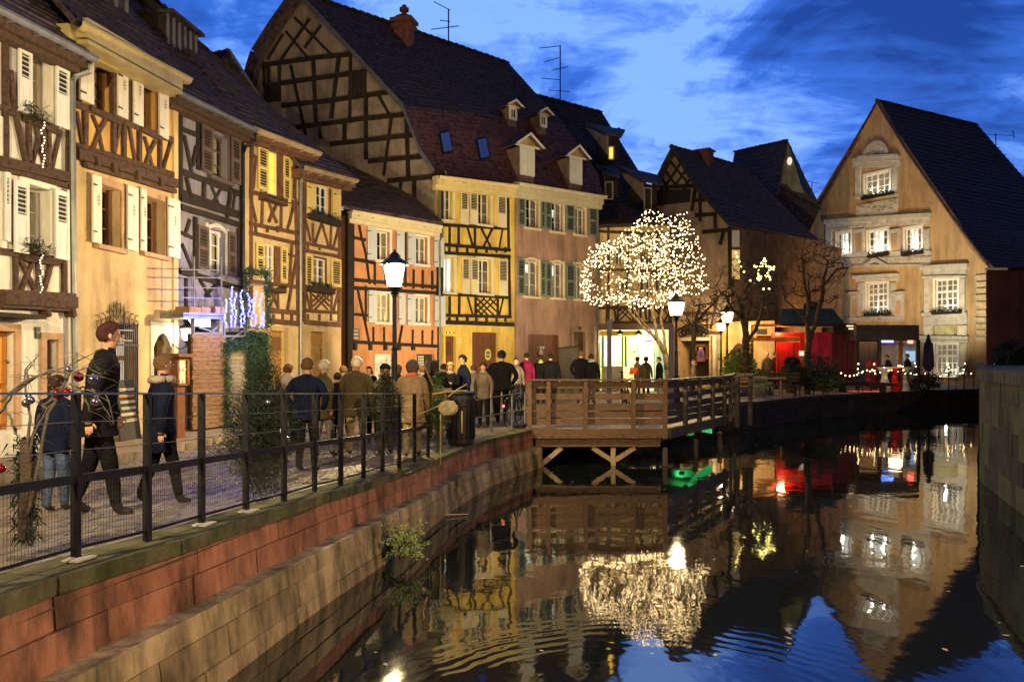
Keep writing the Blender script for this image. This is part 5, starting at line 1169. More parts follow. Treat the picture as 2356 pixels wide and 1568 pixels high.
def build_shop():
    h = House('timber house with a brightly lit shop front and lattice balustrade behind the lit tree', 1380, 36.5, 1541, 36.0, zb=.92, name='shop_house', cat='shop'); r = h.root; h.r = 'N'
    zt = h.at(1440, 515)[1]; zf = h.q(500, 345)[1]; zg = h.q(500, 420)[1]
    for rc in ((940, 830, 1012, 950), (1130, 820, 1205, 960), (1250, 810, 1330, 910), (1130, 640, 1200, 740), (900, 560, 960, 700)): h.window(h.rect(*rc, 'G'), 2, 2, PAINT_CREAM, None, surround=None, rec=.1)
    h.wall(PL_CREAM, -.1, h.W, zf, zt); h.shell(-.1, h.W, 0, zt, 7, PL_CREAM)
    T = TIM_BROWN
    h.beams(T, .2, (140, 150, 990, 150), (300, 330, 980, 330), r='N', p=.05); h.beams(T, .22, (240, 10, 240, 330), (990, 140, 990, 340), r='N')
    h.beams(T, .12, (312, 130, 345, 315), (363, 90, 363, 320), (540, 150, 545, 320), (635, 20, 635, 320), (740, 150, 740, 320), (860, 150, 860, 325), (660, 20, 710, 300), (610, 10, 570, 310), r='N')
    for i in range(3): h.beams(T, .085, (375+i*60, 155, min(375+i*60+150, 530), 155+min(150, 155-i*60)), (530-i*60, 155, max(530-i*60-150, 375), 155+min(150, 155-i*60)), r='N')
    h.beams(T, .10, (815, 155, 755, 235, 815, 320), (805, 155, 862, 240, 810, 322), (915, 160, 868, 240, 915, 322), (905, 160, 962, 240, 912, 322), r='N')
    h.beams(T, .16, (765, 440, 1330, 470), (765, 740, 1330, 760), (765, 560, 880, 600), r='G'); h.beams(T, .14, (850, 400, 850, 1160), (1000, 440, 1000, 900), (1110, 440, 1110, 900), (1230, 440, 1230, 900), r='G')
    a = h.q(140, 345); b_ = h.q(985, 345); zc = h.q(500, 412)[1]
    for i in range(4): b = MB(); z0 = zc+(a[1]-zc)*i/4; b.box(a[0], b_[0]+.1, -.12-.05*i, .1, z0+.004, z0+(a[1]-zc)/4); b.build('fascia_board', mat('fascia_brown', (.20, .12, .09), .7, .2), r)
    # recessed lit shop: floor, back and side walls
    W = h.W; D = 2.2
    b = MB(); b.box(0, W, D, D+.05, 0, zg); b.build('shop_back_wall', mat('shop_wall', (.75, .66, .40), .8, .1), r)
    b = MB(); b.box(-.1, 0, 0, D, 0, zg); b.build('shop_side_wall', mat('shop_wall_green', (.35, .45, .25), .8, .1), r); b = MB(); b.box(W, W+.1, 0, D, 0, zg); b.build('shop_side_wall', MATS['shop_wall_green'], r)
    b = MB(); b.box(0, W, 0, D, zg, zg+.06); b.build('shop_ceiling', MATS['shop_wall'], r)
    b = MB(); q0 = h.q(150, 425); q1 = h.q(660, 485); b.box(q0[0], q1[0], .02, .1, q1[1], q0[1]); b.build('yellow_frieze', mat('frieze_yellow', (.70, .55, .05), .7), r)
    G = mat('shop_frame_green', (.10, .30, .18), .5, .1)
    def fr(x0, y0, x1, y1, m, name, y=.05, t=.08): rc = h.rect(x0, y0, x1, y1, 'N', y); b = MB(); b.box(rc[0], rc[1], y, y+t, rc[2], rc[3]); return b.build(name, m, r)
    gy = 1240
    fr(405, 490, 430, gy, G, 'frame_post'); fr(795, 510, 806, gy, G, 'frame_post'); fr(970, 420, 990, gy, STONE, 'pillar'); fr(150, 850, 425, 862, PAINT_W, 'counter', -.35, .6); fr(170, 862, 425, gy, mat('counter_front', (.62, .58, .44), .7), 'counter_front', -.2, .3)
    for x in (165, 440): fr(x, 490, x+32, 860, G, 'green_shutter', -.02)
    for (x0, y0, x1, y1, nm, cc, s) in ((205, 545, 262, 840, 'lit_shelf', (1, .95, .75), 1.0), (300, 500, 340, 850, 'lit_panel', (.95, .95, 1.0), 1.6), (475, 485, 675, 550, 'lit_panel', (1, .97, .75), 1.35), (610, 575, 655, 900, 'lit_panel', (1, .98, .85), 1.1), (690, 575, 790, gy, 'lit_panel', (.98, .95, .62), .8), (810, 540, 915, 1000, 'green_display', (.20, .55, .30), .55)):
        rc = h.rect(x0, y0, x1, y1, 'N', .6); b = MB(); b.box(rc[0], rc[1], .6, .63, rc[2], rc[3]); b.build(nm, emis('shop_%s_%d' % (nm, x0), cc, s, .2, 3), r)
    fr(815, 515, 915, 530, G, 'display_frame', .04); fr(915, 515, 925, gy, G, 'display_frame', .04); fr(806, 1000, 925, gy, G, 'display_base', .0, .1)
    for i in range(10): fr(490, 592+i*16, 605, 600+i*16, mat('slat_dark_green', (.03, .09, .05), .6), 'blind_slat', .5, .05)
    rc = h.rect(528, 640, 585, 745, 'N', .3); b = MB(); b.box(rc[0], rc[1], .4, .42, rc[2], rc[3]); pc = b.build('price_list', PAINT_W, r)
    marks(r, ((rc[0]+rc[1])/2, .395, rc[3]-.14), .38, .08, 5, TIM_DARK, pc)
    for i in range(8):
        q = h.q(860+8*math.sin(i*2), 560+i*30, .3); b = MB(); b.ball((q[0], .3, q[1]), .045, 8, 6); b.build('ornament_ball', mat('ornament_gold', (.5, .38, .05), .3, metal=.6), r)
    for x in (385, 610):
        q = h.q(x, 430, -.1); b = MB(); b.lathe([(.02, .2), (.05, .18), (.17, 0), (.165, -.01)], (q[0], -.1, q[1]-.15), 10); b.build('pendant_lamp', METAL_D, r); w = h.l2w(q[0], .2, q[1]-.35); lightp('pendant_light', 'POINT', w, 55, (1, .85, .42), .08)
    for u in (W*.3, W*.7): lightp('shop_light', 'POINT', h.l2w(u, 1.0, zg-.4), LAMP_W['shop'], (1, .88, .42), .2)
    # hanging sign with its letter
    q = h.q(672, 415, -.6); q1 = h.q(792, 570, -.6); b = MB(); b.box(q[0], q1[0], -.62, -.59, q1[1], q[1]); w0 = h.l2w(0, 0, 0)
    sg = b.build('hanging_sign', mat('sign_white', (.62, .58, .55), .6, .05), r); cx = (q[0]+q1[0])/2; cz = (q[1]+q1[1])/2
    sign_text('C', r, (cx, -.626, cz), .42, mat('sign_red', (.30, .05, .04), .6), parent=sg); marks(r, (cx, -.623, q[1]-.16), (q1[0]-q[0])*.75, .09, 9, mat('sign_green_grey', (.15, .17, .11), .7), sg, arc=.16)
    b = MB(); b.box(q[0]+.02, q1[0]-.02, -.625, -.621, q1[1]+.06, q1[1]+.12); b.build('sign_stripe', MATS['sign_red'], sg)
    # roof, mostly hidden behind the tree
    e0 = h.at(1372, 520, -.4); e1 = h.at(1545, 512, -.4)
    h.roof([((e0[0], -.4, e0[1]), (e1[0], -.4, e1[1])), ((e0[0], 5, e0[1]+1.2), (e1[0], 5, e1[1]+1.2))], ROOF)
    return h
def build_mid_roof():
    h = House('tall dark tiled roof with shed dormers rising between the pink house and the lattice gable', 1385, 40.5, 1512, 41.5, zb=.92, name='background_house'); r = h.root; L = h.w2l
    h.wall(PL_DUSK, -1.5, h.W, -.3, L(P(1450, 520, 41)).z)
    h.roof([(L(P(1290, 520, 40)), L(P(1540, 506, 42))), (L(P(1228, 218, 44.5)), L(P(1385, 259, 46)))], ROOF, cs=.3)
    for ci, (tri, win, lit) in enumerate((([(1347, 293), (1398, 313), (1398, 357)], (1403, 339, 1410, 364), LIT_Y), ([(1366, 388), (1390, 404), (1390, 445)], (1396, 420, 1408, 456), None), ([(1419, 389), (1479, 420), (1479, 462)], (1485, 434, 1497, 480), None))):
        d0 = 39.0 - ci*.1; k = d0/F
        b = MB(); b.prism([L(P(x, y, d0+(2.2 if i == 0 else 0))) for i, (x, y) in enumerate(tri)], L(P(1400, 300, 39))*0+V((.05, 0, 0))); dm = b.build('dormer_cheek', PL_DUSK, r)
        x0, y0, x1, y1 = win; xr = x1+14
        b = MB(); b.prism([L(P(tri[1][0], tri[1][1], d0)), L(P(xr, tri[1][1]+8, d0+.3)), L(P(xr, tri[2][1]+10, d0+.3)), L(P(tri[2][0], tri[2][1], d0))], V((0, 1.5, 0))); b.build('dormer', TIM_DARK, r)
        b = MB(); b.prism([L(P(tri[0][0], tri[0][1]-4, d0+2.2)), L(P(xr+14, tri[1][1]-10, d0+2.4)), L(P(xr+4, tri[1][1]+6, d0-.1)), L(P(tri[1][0]-3, tri[1][1]-3, d0-.25))], V((0, 0, .12))); b.build('dormer_roof', ROOF, r)
        f = MB(); f.prism([L(P(x, y, d0-.05)) for x, y in ((x0-3, y0-3), (x1+3, y0-3), (x1+3, y1+3), (x0-3, y1+3))], V((0, .06, 0))); wf = f.build('window', mat('frame_grey', (.34, .30, .25), .7), r)
        f = MB(); f.prism([L(P(x, y, d0-.12)) for x, y in ((x0, y0), (x1, y0), (x1, y1), (x0, y1))], V((0, .05, 0))); f.build('pane', lit or DARKROOM, wf)
    b = MB(); c = L(P(1423, 345, 44)); b.tube([c, c+V((0, 0, .9)), c+V((0, 0, 1.0))], [.09, .05, .03], 6); b.ball(c+V((0, 0, 1.1)), .16, 8, 6); b.build('roof_finial', METAL_D, r)
    return h
def build_gable2():
    h = House('half timbered gable with lattice bracing and the restaurant entrance below it', 1500, 42.5, 1682, 40.0, zb=.92, name='restaurant_house'); r = h.root; h.r = 'M'; L = h.w2l
    g = [(0, 300), (45, 285), (60, 225), (143, 70), (255, 245), (305, 325), (362, 402), (430, 482), (482, 528)]
    pts = [h.q(x, y) for x, y in g]; zb = h.q(300, 720)[1]; zd = h.at(1600, 742)[1]
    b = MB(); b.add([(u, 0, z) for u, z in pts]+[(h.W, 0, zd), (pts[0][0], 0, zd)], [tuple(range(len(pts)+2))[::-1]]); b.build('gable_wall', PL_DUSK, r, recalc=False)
    ent = h.rect(212, 455, 490, 830, 'Q'); h.holes.append(ent)
    h.wall(PL_TAN, pts[0][0], h.W+2.2, -.3, zd-.002, name='lower_wall', depth=1.2)
    T = mat('timber_gable', (.022, .015, .012))
    h.beams(T, .26, (60, 300, 280, 285), (270, 465, 400, 455), (310, 565, 470, 550), (0, 330, 240, 320), (250, 375, 335, 372), p=.05); h.beams(T, .22, (475, 530, 480, 900), (300, 330, 300, 500), (390, 460, 392, 560), (275, 290, 250, 440), (205, 290, 205, 330), (105, 300, 105, 335), (440, 560, 420, 640))
    h.beams(T, .16, (125, 145, 230, 275), (95, 200, 155, 285), (160, 110, 255, 235), (185, 150, 95, 290), (215, 195, 150, 290), (250, 240, 215, 280), (75, 250, 105, 290))
    h.beams(TIM_BROWN, .2, (190, 345, 620, 380), (180, 180, 560, 180), r='Q'); h.beams(TIM_BROWN, .14, (455, 190, 380, 270), (380, 270, 440, 340), (470, 180, 470, 340), (580, 20, 505, 335), (545, 180, 545, 20), (340, 200, 440, 330), r='Q')
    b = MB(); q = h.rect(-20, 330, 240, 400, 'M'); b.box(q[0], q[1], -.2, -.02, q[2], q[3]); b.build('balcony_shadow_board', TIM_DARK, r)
    # roof running back to the right
    e = V((.75, .66, 0)); ap = P(*_mz(143, 62), 41.7); ev = P(*_mz(486, 520), 40.0); n_ = V((h.n.x, h.n.y, 0))*-.35
    mid = P(*_mz(300, 312), 40.8)
    h.roof([(L(ev+n_), L(ev+e*9.5+n_)), (L(mid+n_), L(mid+e*9+n_)), (L(ap+n_), L(ap+e*7.2+n_))], ROOF, cs=.3)
    lf = P(*_mz(25, 300), 42.4); h.roof([(L(lf+e*7+n_), L(lf+n_)), (L(ap+e*7.2+n_), L(ap+n_))], ROOF, ridge=False, cs=.5)
    v = MB()
    for a, b_ in ((ap, mid), (mid, ev)): v.bar(L(a+n_*1.2), L(b_+n_*1.2), .16, .1)
    v.build('verge_board', TIM_DARK, r)
    cpt = L(P(1612, 365, 43.5)); b = MB(); b.box(cpt.x-.9, cpt.x+.6, cpt.y-.4, cpt.y+.4, cpt.z-1.5, cpt.z+.35); b.box(cpt.x-1.3, cpt.x+.7, cpt.y-.5, cpt.y+.5, cpt.z+.35, cpt.z+.42); b.build('chimney', mat('chimney_brick', (.16, .06, .045)), r)
    # flank wall along the lane to the right with its two window strips
    cor = L(P(1682, 520, 40.0)); fe = L(P(1682, 520, 40.0)+e*12); b = MB(); b.add([(cor.x, cor.y, -.3), (fe.x, fe.y, -.3), (fe.x, fe.y, cor.z), (cor.x, cor.y, cor.z)], [(0, 1, 2, 3)]); fw = b.build('flank_wall', mat('plaster_dark_brown', (.16, .095, .06), .9, .4, 1.2), r, recalc=False)
    def strip(px0, y0, px1, y1, m, nm):
        q = []
        for x, y in ((px0, y1), (px1, y1), (px1, y0), (px0, y0)):
            dx = (x-CX)/F; o = P(1682, 520, 40.0); t = (o.x-dx*o.y)/(dx*e.y-e.x); d = o.y+e.y*t; q.append(L(P(x, y, d))+V((0, -.06, 0)))
        b = MB(); b.add(q, [(0, 1, 2, 3)]); b.build(nm, m, fw, recalc=False)
    strip(1685, 575, 1703, 642, emis('strip_window', (1, .58, .12), .42, .3, 2), 'lit_window'); strip(1685, 530, 1702, 568, emis('strip_window_dim', (.9, .6, .25), .10, .3, 2), 'dim_window')
    # entrance: recess, posts, sign board, door with notices
    b = MB(); b.box(ent[0], ent[1], 1.2, 1.22, ent[2], ent[3]); b.build('porch_back', mat('porch_dark', (.04, .025, .018), .8), r)
    def fr(x0, y0, x1, y1, m, name, y=-.06, t=.1): rc = h.rect(x0, y0, x1, y1, 'Q', y); b = MB(); b.box(rc[0], rc[1], y, y+t, rc[2], rc[3]); return b.build(name, m, r)
    h.r = 'Q'
    fr(205, 420, 495, 452, STONE, 'lintel_board', -.35, .3); fr(488, 392, 520, 830, STONE_BR, 'porch_post', -.3, .3); fr(522, 395, 552, 830, STONE, 'porch_pillar', -.5, .4); fr(168, 330, 205, 830, STONE_BR, 'porch_post', -.3, .3)
    fr(335, 480, 358, 700, WOOD_OR, 'door_frame', .5, .1); fr(358, 480, 480, 512, WOOD_OR, 'door_frame', .5, .1); fr(365, 600, 450, 660, mat('menu_wood', (.30, .13, .06), .6), 'menu_board', .45, .05)
    fr(388, 520, 422, 552, PAINT_W, 'notice', .44, .03); fr(455, 480, 480, 640, WOOD_OR, 'door_frame', .5, .1)
    q = h.q(408, 592, .4); b = MB(); b.lathe([(.20, 0), (.20, .02)], n=16, sy=1.7); s = b.build('oval_sign', mat('sign_violet', (.22, .08, .20), .6), r); s.location = (q[0], .42, q[1]); s.rotation_euler = (rad(90), 0, 0)
    b = MB(); b.lathe([(.12, .021), (.12, .024)], n=16, sy=1.7); b.build('sign_disc', mat('sign_dark_blue', (.05, .05, .2), .6), s)
    cr = MB()
    for sgn in (-1, 1):
        for k in range(4):
            c0 = h.q(322+sgn*(20+k*30), 385-(3-k)*14, -.3); cr.tube([(c0[0]+sgn*.34*(1-t/16)*math.cos(t*.6), -.3, c0[1]+.34*(1-t/16)*math.sin(t*.6)) for t in range(14)], .045, 5)
    c0 = h.q(325, 410, -.3); cr.tube([(c0[0], -.3, c0[1]), (c0[0], -.3, c0[1]+1.5)], [.05, .02], 5)
    cr.build('scroll_crest', METAL_D, r)
    fr(552, 430, 600, 625, mat('glass_notice', (.25, .27, .22), .3, .2), 'notice_case', -.12, .06); fr(612, 395, 650, 640, mat('orange_pillar', (.62, .32, .08), .8), 'orange_pilaster', -.1, .1)
    # arch with dark opening
    w = L(P(1676, 900, 40)); b = MB(); n = 12; c = h.q(790, 630, 0, 'Q'); R_ = h.q(870, 630, 0, 'Q')[0]-c[0]
    b.add([(c[0]+R_*math.cos(math.pi*i/n), -.06, c[1]+R_*1.9*math.sin(math.pi*i/n)) for i in range(n+1)]+[(c[0]-R_, -.06, -.3), (c[0]+R_, -.06, -.3)], [tuple([n+2]+list(range(n+1))+[n+1])[::-1]][:0] or [tuple(list(range(n+1))+[n+1, n+2])]); b.build('arched_doorway', mat('arch_dark_red', (.05, .02, .018), .8), r, recalc=False)
    return h
def _mz(x, y): return MZ[0]+x*MZ[2], MZ[1]+y*MZ[2]
def build_gable3():
    h = House('dark tiled roof with a pale green gable triangle behind the restaurant', 1690, 54, 1846, 50.5, zb=.95, name='background_house'); r = h.root; L = h.w2l
    # lit gable triangle and its body
    b = MB(); q = [P(1778, 428, 49.9), P(1850, 445, 49.6), P(1843, 425, 49.6), P(1812, 326, 50.0)]; b.add([L(p) for p in q], [(0, 1, 2, 3)]); gw = b.build('gable_wall', mat('plaster_sage', (.20, .19, .12), .9, .2), r, recalc=False)
    c = L(P(1818, 371, 49.7)); s = MB(); s.lathe([(.16, 0), (.16, .05)], n=10, sy=1.6); o = s.build('round_window', emis('round_glow', (1, .75, .55), .7), r); o.location = c+V((0, -.05, 0)); o.rotation_euler = (rad(90), 0, 0)
    h.roof([(L(P(1655, 560, 50)), L(P(1770, 560, 47.5))), (L(P(1690, 350, 54)), L(P(1812, 323, 50.0)))], ROOF, cs=.4)
    h.roof([(L(P(1770, 560, 47.5)), L(P(1850, 560, 48.5))), (L(P(1779, 424, 49.5)), L(P(1886, 480, 49.6)))], ROOF, ridge=False, cs=.4)
    b = MB(); b.add([L(p) for p in (P(1843, 425, 49.7), P(1886, 480, 49.9), P(1846, 560, 49.5), P(1779, 424, 49.8))], [(0, 1, 2, 3)]); b.build('roof_foot', ROOF, r, recalc=False)
    h.roof([(L(P(1886, 480, 49.7)), L(P(1900, 490, 60))), (L(P(1812, 323, 50.0)), L(P(1800, 380, 60)))], ROOF, ridge=False, cs=.6)
    b = MB(); b.add([L(p) for p in (P(1655, 556, 50), P(1900, 556, 49.9), P(1900, 880, 49.9), P(1655, 880, 50))], [(3, 2, 1, 0)]); b.build('wall', mat('plaster_dark_brown', (.16, .095, .06)), r, recalc=False)
    return h

def build_manor():
    h = House('large apricot gabled house with white lit casement windows and stone window surrounds', 1790, 57.2, 2288, 44.0, zb=.93, name='gabled_manor', cat='building'); r = h.root; h.r = 'I'; L = h.w2l
    WM = mat('window_paint_lit', (.85, .85, .80), .5, .05)
    kw = dict(frame=WM, surround=WM, sill=WM, rec=.12, sw=.13, fw=.09, bw=.06, curtain=False)
    wins = [((900, 670, 1092, 830, 'H'), 4, 3, LIT_DIM), ((680, 1135, 790, 1308, 'H'), 4, 3, LIT_W), ((925, 1118, 1078, 1300, 'H'), 4, 3, LIT_W), ((1215, 1100, 1342, 1282, 'H'), 4, 3, LIT_W),
            ((640, 270, 770, 460, 'I'), 4, 4, LIT_DIM), ((1115, 256, 1272, 490, 'I'), 4, 5, LIT_DIM), ((1648, 226, 1822, 482, 'I'), 4, 5, LIT_DIM), ((1648, 730, 1818, 985, 'I'), 4, 5, LIT_DIM)]
    rcs = []
    for rc, nx, nz, lit in wins: q = h.rect(*rc); rcs.append(q); kw['curtain'] = lit is LIT_W; h.window(q, nx, nz, lit=lit, transom=.62 if nz == 5 else None, **kw)
    g = [(1010, 122), (840, 410), (705, 625), (590, 815), (500, 955), (430, 1100), (390, 1230), (330, 1330)]
    lf = [h.q(x, y, 0, 'H') for x, y in g]; rt = [h.q(x, y, 0, 'H') for x, y in ((1140, 345), (1245, 500), (1340, 640), (1440, 785), (1600, 1015), (1760, 1262), (1905, 1425))]
    # gable cut in level strips so that the openings stay open
    zs = sorted({-.3, *[q[2] for q in rcs], *[q[3] for q in rcs], *[p[1] for p in lf], *[p[1] for p in rt]}); zs = [z for i, z in enumerate(zs) if i == 0 or z-zs[i-1] > 1e-3]
    def edge(pts, z):
        pts = sorted(pts, key=lambda p: p[1])
        if z <= pts[0][1]: return pts[0][0]
        for a, b in zip(pts, pts[1:]):
            if z <= b[1]+1e-6: return a[0]+(b[0]-a[0])*(z-a[1])/max(1e-6, b[1]-a[1])
        return pts[-1][0]
    LL = lf+[(lf[-1][0]-.6, -.3)]; RR = [lf[0]]+rt+[(rt[-1][0], -.3)]
    b = MB()
    for z0, z1 in zip(zs, zs[1:]):
        zm = (z0+z1)/2; cuts = sorted([q for q in rcs if q[2] < zm < q[3]])
        xl0, xl1, xr0, xr1 = edge(LL, z0), edge(LL, z1), edge(RR, z0), edge(RR, z1); cur = (xl0, xl1)
        for q in cuts: b.add([(cur[0], 0, z0), (q[0], 0, z0), (q[0], 0, z1), (cur[1], 0, z1)], [(0, 1, 2, 3)]); cur = (q[1], q[1])
        b.add([(cur[0], 0, z0), (xr0, 0, z0), (xr1, 0, z1), (cur[1], 0, z1)], [(0, 1, 2, 3)])
    for q in rcs: b.add([(q[0],0,q[2]),(q[1],0,q[2]),(q[1],0,q[3]),(q[0],0,q[3]),(q[0],.3,q[2]),(q[1],.3,q[2]),(q[1],.3,q[3]),(q[0],.3,q[3])], [(0,1,5,4),(1,2,6,5),(2,3,7,6),(3,0,4,7)])
    b.build('gable_wall', PL_MANOR, r, recalc=False)
    ap = V((lf[0][0], 0, lf[0][1]+.05)); rr_ = [V((u, 0, z)) for u, z in rt]; lr = [V((u, 0, z)) for u, z in lf]
    BK = 10.5; o = V((0, -.22, .08)); hip = V((ap.x+.4, BK, ap.z+.0))
    def bk(p, t): return V((p.x, t, p.z))+V((0, 0, .08))
    # right slope in three strips, its far end sloping down as a hip
    ev = rr_[-1]; k1 = rr_[4]
    h.roof([(ev+o, bk(ev, 22)+V((1.5, 0, 0))), (k1+o, bk(k1, 17)), (rr_[1]+o, bk(rr_[1], 13)), (ap+o, hip)], ROOF, cs=.42, ridge=True)
    h.roof([(bk(lr[-1], 20), lr[-1]+o), (hip, ap+o)], ROOF, ridge=False, cs=.6)
    b = MB(); b.add([(ev.x, .01, -.3), (ev.x, 22, -.3), (ev.x, 22, ev.z), (ev.x, .01, ev.z)], [(0, 1, 2, 3)]); b.build('side_wall', PL_MANOR, r, recalc=False)
    vb = MB()
    for s in (lr, [ap]+rr_):
        for a, c in zip(s, s[1:]): vb.bar(a+V((0, -.08, .02)), c+V((0, -.08, .02)), .22, .16)
    vb.build('verge', mat('verge_apricot', (.40, .24, .12), .9, .3), r)
    S = mat('manor_stone', (.58, .55, .46), .9, .2, 3, .6, 30)
    def el(x0, y0, x1, y1, rg='I', y=-.10, name='stone_moulding', m=S, back=.0):
        rc = h.rect(x0, y0, x1, y1, rg); b = MB(); b.box(rc[0], rc[1], y-prox(), back, rc[2], rc[3]); return b.build(name, m, r)
    def band(a, c, w, rg='I', y=.16, name='cornice', m=S): 
        h.beam([a, c], w, m, rg, y, name)
    # fan top window frame
    for x in (830, 1120): el(x, 620, x+42, 860, 'H', name='pilaster')
    band((815, 575), (1182, 555), .30, 'H', .20); band((812, 605), (1180, 595), .34, 'H', .10, 'frieze'); band((860, 548), (1175, 532), .14, 'H', .26); band((830, 862), (1165, 840), .22, 'H', .16)
    c = h.q(993, 540, 0, 'H'); R0 = h.q(1085, 540, 0, 'H')[0]-c[0]
    b = MB(); n = 14
    for i in range(n): b.bar((c[0]+R0*math.cos(math.pi*i/n), -.10, c[1]+R0*1.05*math.sin(math.pi*i/n)), (c[0]+R0*math.cos(math.pi*(i+1)/n), -.10, c[1]+R0*1.05*math.sin(math.pi*(i+1)/n)), .2, .22, up=(0, 1, 0))
    b.build('arch_moulding', S, r)
    for i in range(11):
        a = math.pi*(i+.5)/11; b = MB(); b.tube([(c[0]+.25*math.cos(a), -.05, c[1]+.25*math.sin(a)), (c[0]+R0*.82*math.cos(a), -.05, c[1]+R0*.86*math.sin(a))], [.05, .12], 6); b.build('shell_rib', S, r)
    el(835, 895, 1165, 1010, 'H', -.06, 'relief_panel'); 
    rr2 = random.Random(2)
    def carve(x0, y0, x1, y1, rg, n, y=-.12, s=.10):
        rc = h.rect(x0, y0, x1, y1, rg); b = MB()
        for i in range(n):
            u = rr2.uniform(rc[0], rc[1]); z = rr2.uniform(rc[2], rc[3]); a0 = rr2.uniform(0, 6)
            b.tube([(u+s*(.3+.09*t)*math.cos(a0+t*.8), y, z+s*(.3+.09*t)*math.sin(a0+t*.8)) for t in range(7)], .028, 4)
        b.build('carved_scrolls', S, r)
    carve(850, 905, 1150, 1000, 'H', 26)
    band((595, 1055), (1425, 1000), .28, 'H', .22); band((600, 1085), (1420, 1035), .46, 'H', .08, 'frieze'); carve(620, 1062, 1410, 1062, 'H', 40, -.12, .12)
    for x in (600, 820, 1100, 1370): el(x, 1110, x+(45 if x in (600, 1370) else 80), 1300, 'H', name='pilaster')
    for x in (835, 1115): el(x, 1150, x+50, 1280, 'H', -.13, 'recessed_panel', PL_MANOR)
    band((600, 1320), (1425, 1295), .26, 'H', .18); band((640, 1365), (1425, 1350), .42, 'H', .07, 'frieze'); carve(660, 1335, 1400, 1385, 'H', 40, -.11, .12); band((640, 1400), (1425, 1390), .12, 'H', .16)
    b = MB(); a0 = h.q(915, 1400, 0, 'H'); a1 = h.q(993, 1345, 0, 'H'); a2 = h.q(1090, 1400, 0, 'H')
    b.bar((a0[0], -.2, a0[1]), (a1[0], -.2, a1[1]), .16, .2, up=(0, 1, 0)); b.bar((a1[0], -.2, a1[1]), (a2[0], -.2, a2[1]), .16, .2, up=(0, 1, 0)); b.bar((a0[0], -.2, a0[1]), (a2[0], -.2, a2[1]), .12, .2, up=(0, 1, 0)); b.build('pediment', S, r)
    band((1018, 215), (1368, 196), .22, 'I', .22); band((1030, 240), (1355, 228), .2, 'I', .1, 'frieze')
    for x in (1048, 1296): el(x, 256, x+48, 490, name='pilaster')
    for x in (990, 1330): el(x, 350, x+75, 520, name='niche_wing'); el(x+20, 400, x+55, 505, y=-.13, name='niche', m=PL_MANOR); band((x-15, 340), (x+90, 332), .16, 'I', .2)
    band((960, 545), (1405, 535), .3, 'I', .14); carve(1100, 520, 1290, 560, 'I', 14, -.18)
    band((1545, 140), (1915, 120), .24, 'I', .24); band((1560, 175), (1900, 165), .5, 'I', .1, 'frieze'); band((1560, 215), (1900, 208), .14, 'I', .2)
    for x in (1572, 1855): el(x, 225, x+35, 495, name='column', y=-.16)
    band((1555, 505), (1905, 500), .2, 'I', .2); el(1562, 515, 1905, 585, name='frieze', y=-.08); carve(1640, 525, 1820, 570, 'I', 18, -.12)
    for x in (1562, 1830): el(x, 590, x+72, 670, name='panel_block', y=-.10); el(x+15, 600, x+55, 660, name='panel', y=-.13, m=PAINT_CREAM)
    el(1650, 590, 1800, 668, name='cream_panel', y=-.05, m=mat('panel_cream', (.55, .50, .25), .8)); band((1540, 685), (1920, 688), .2, 'I', .24); band((1545, 712), (1915, 715), .14, 'I', .14)
    for x in (1560, 1842): el(x, 728, x+62, 985, name='pilaster', y=-.10); el(x+14, 745, x+48, 960, name='panel', y=-.13, m=PAINT_CREAM)
    for i, y in enumerate((195, 250, 300, 350, 405, 470, 527, 578, 628, 680)):
        b = h.rect(1968+(i % 3)*6, y, 2052, y+28); m_ = MB(); m_.box(b[0], b[1], -.09-prox(), 0, b[2], b[3]); m_.build('quoin_stone', mat('quoin', (.50, .44, .30), .9, .2, 4, .5, 20), r)
    for (x0, y0, x1, y1, rg) in ((870, 835, 1120, 858, 'H'), (1185, 1290, 1355, 1312, 'H'), (920, 1300, 1085, 1325, 'H'), (1090, 490, 1290, 512, 'I'), (1620, 480, 1850, 502, 'I')):
        rc = h.rect(x0, y0-14, x1, y1, rg, -.3); b = MB(); b.box(rc[0], rc[1], -.35, -.12, rc[2], (rc[2]+rc[3])/2); bx = b.build('window_box', TIM_DARK, r); g = MB()
        for k in range(90): p = V((RN.uniform(rc[0], rc[1]), RN.uniform(-.35, -.12), (rc[2]+rc[3])/2)); g.bar(p, p+V((RN.uniform(-.1, .1), RN.uniform(-.05, .05), RN.uniform(.08, .22))), .03, .01)
        g.build('box_greenery', LEAF_DARK, bx, recalc=False)
    # small sill lamps wash the window frames
    for (x, y, rg, wh) in ((950, 830, 'H', 'left casement of the top gable window'), (1050, 828, 'H', 'right casement of the top gable window'), (735, 1305, 'H', 'left window of the middle row'), (960, 1298, 'H', 'left half of the double window, middle row'), (1050, 1298, 'H', 'right half of the double window, middle row'), (1280, 1280, 'H', 'right window of the middle row'), (1190, 475, 'I', 'niche flanked window under the pediment'), (1735, 465, 'I', 'column flanked window at the right'), (700, 455, 'I', 'window behind the bare tree branches'), (1735, 975, 'I', 'tall ground floor glazed door')):
        u, z = h.q(x, y, -.3, rg); w = h.l2w(u, -.34, z+.12)
        o = empty('sill_lamp', w, 0, 'small bright lamp at the '+wh, 'lamp', 'small lamps on the window sills of the apricot manor')
        b = MB(); b.lathe([(.05, -.05), (.07, 0), (.06, .05)], n=8); b.build('lamp_housing', METAL_D, o); b = MB(); b.lathe([(.05, .051), (.05, .06)], n=8); b.build('lens', emis('sill_lens', (1, .98, .85), 14), o)
        lightp('sill_light', 'POINT', (0, 0, .16), LAMP_W['sign'], (1, .96, .78), .05, o)
    return h
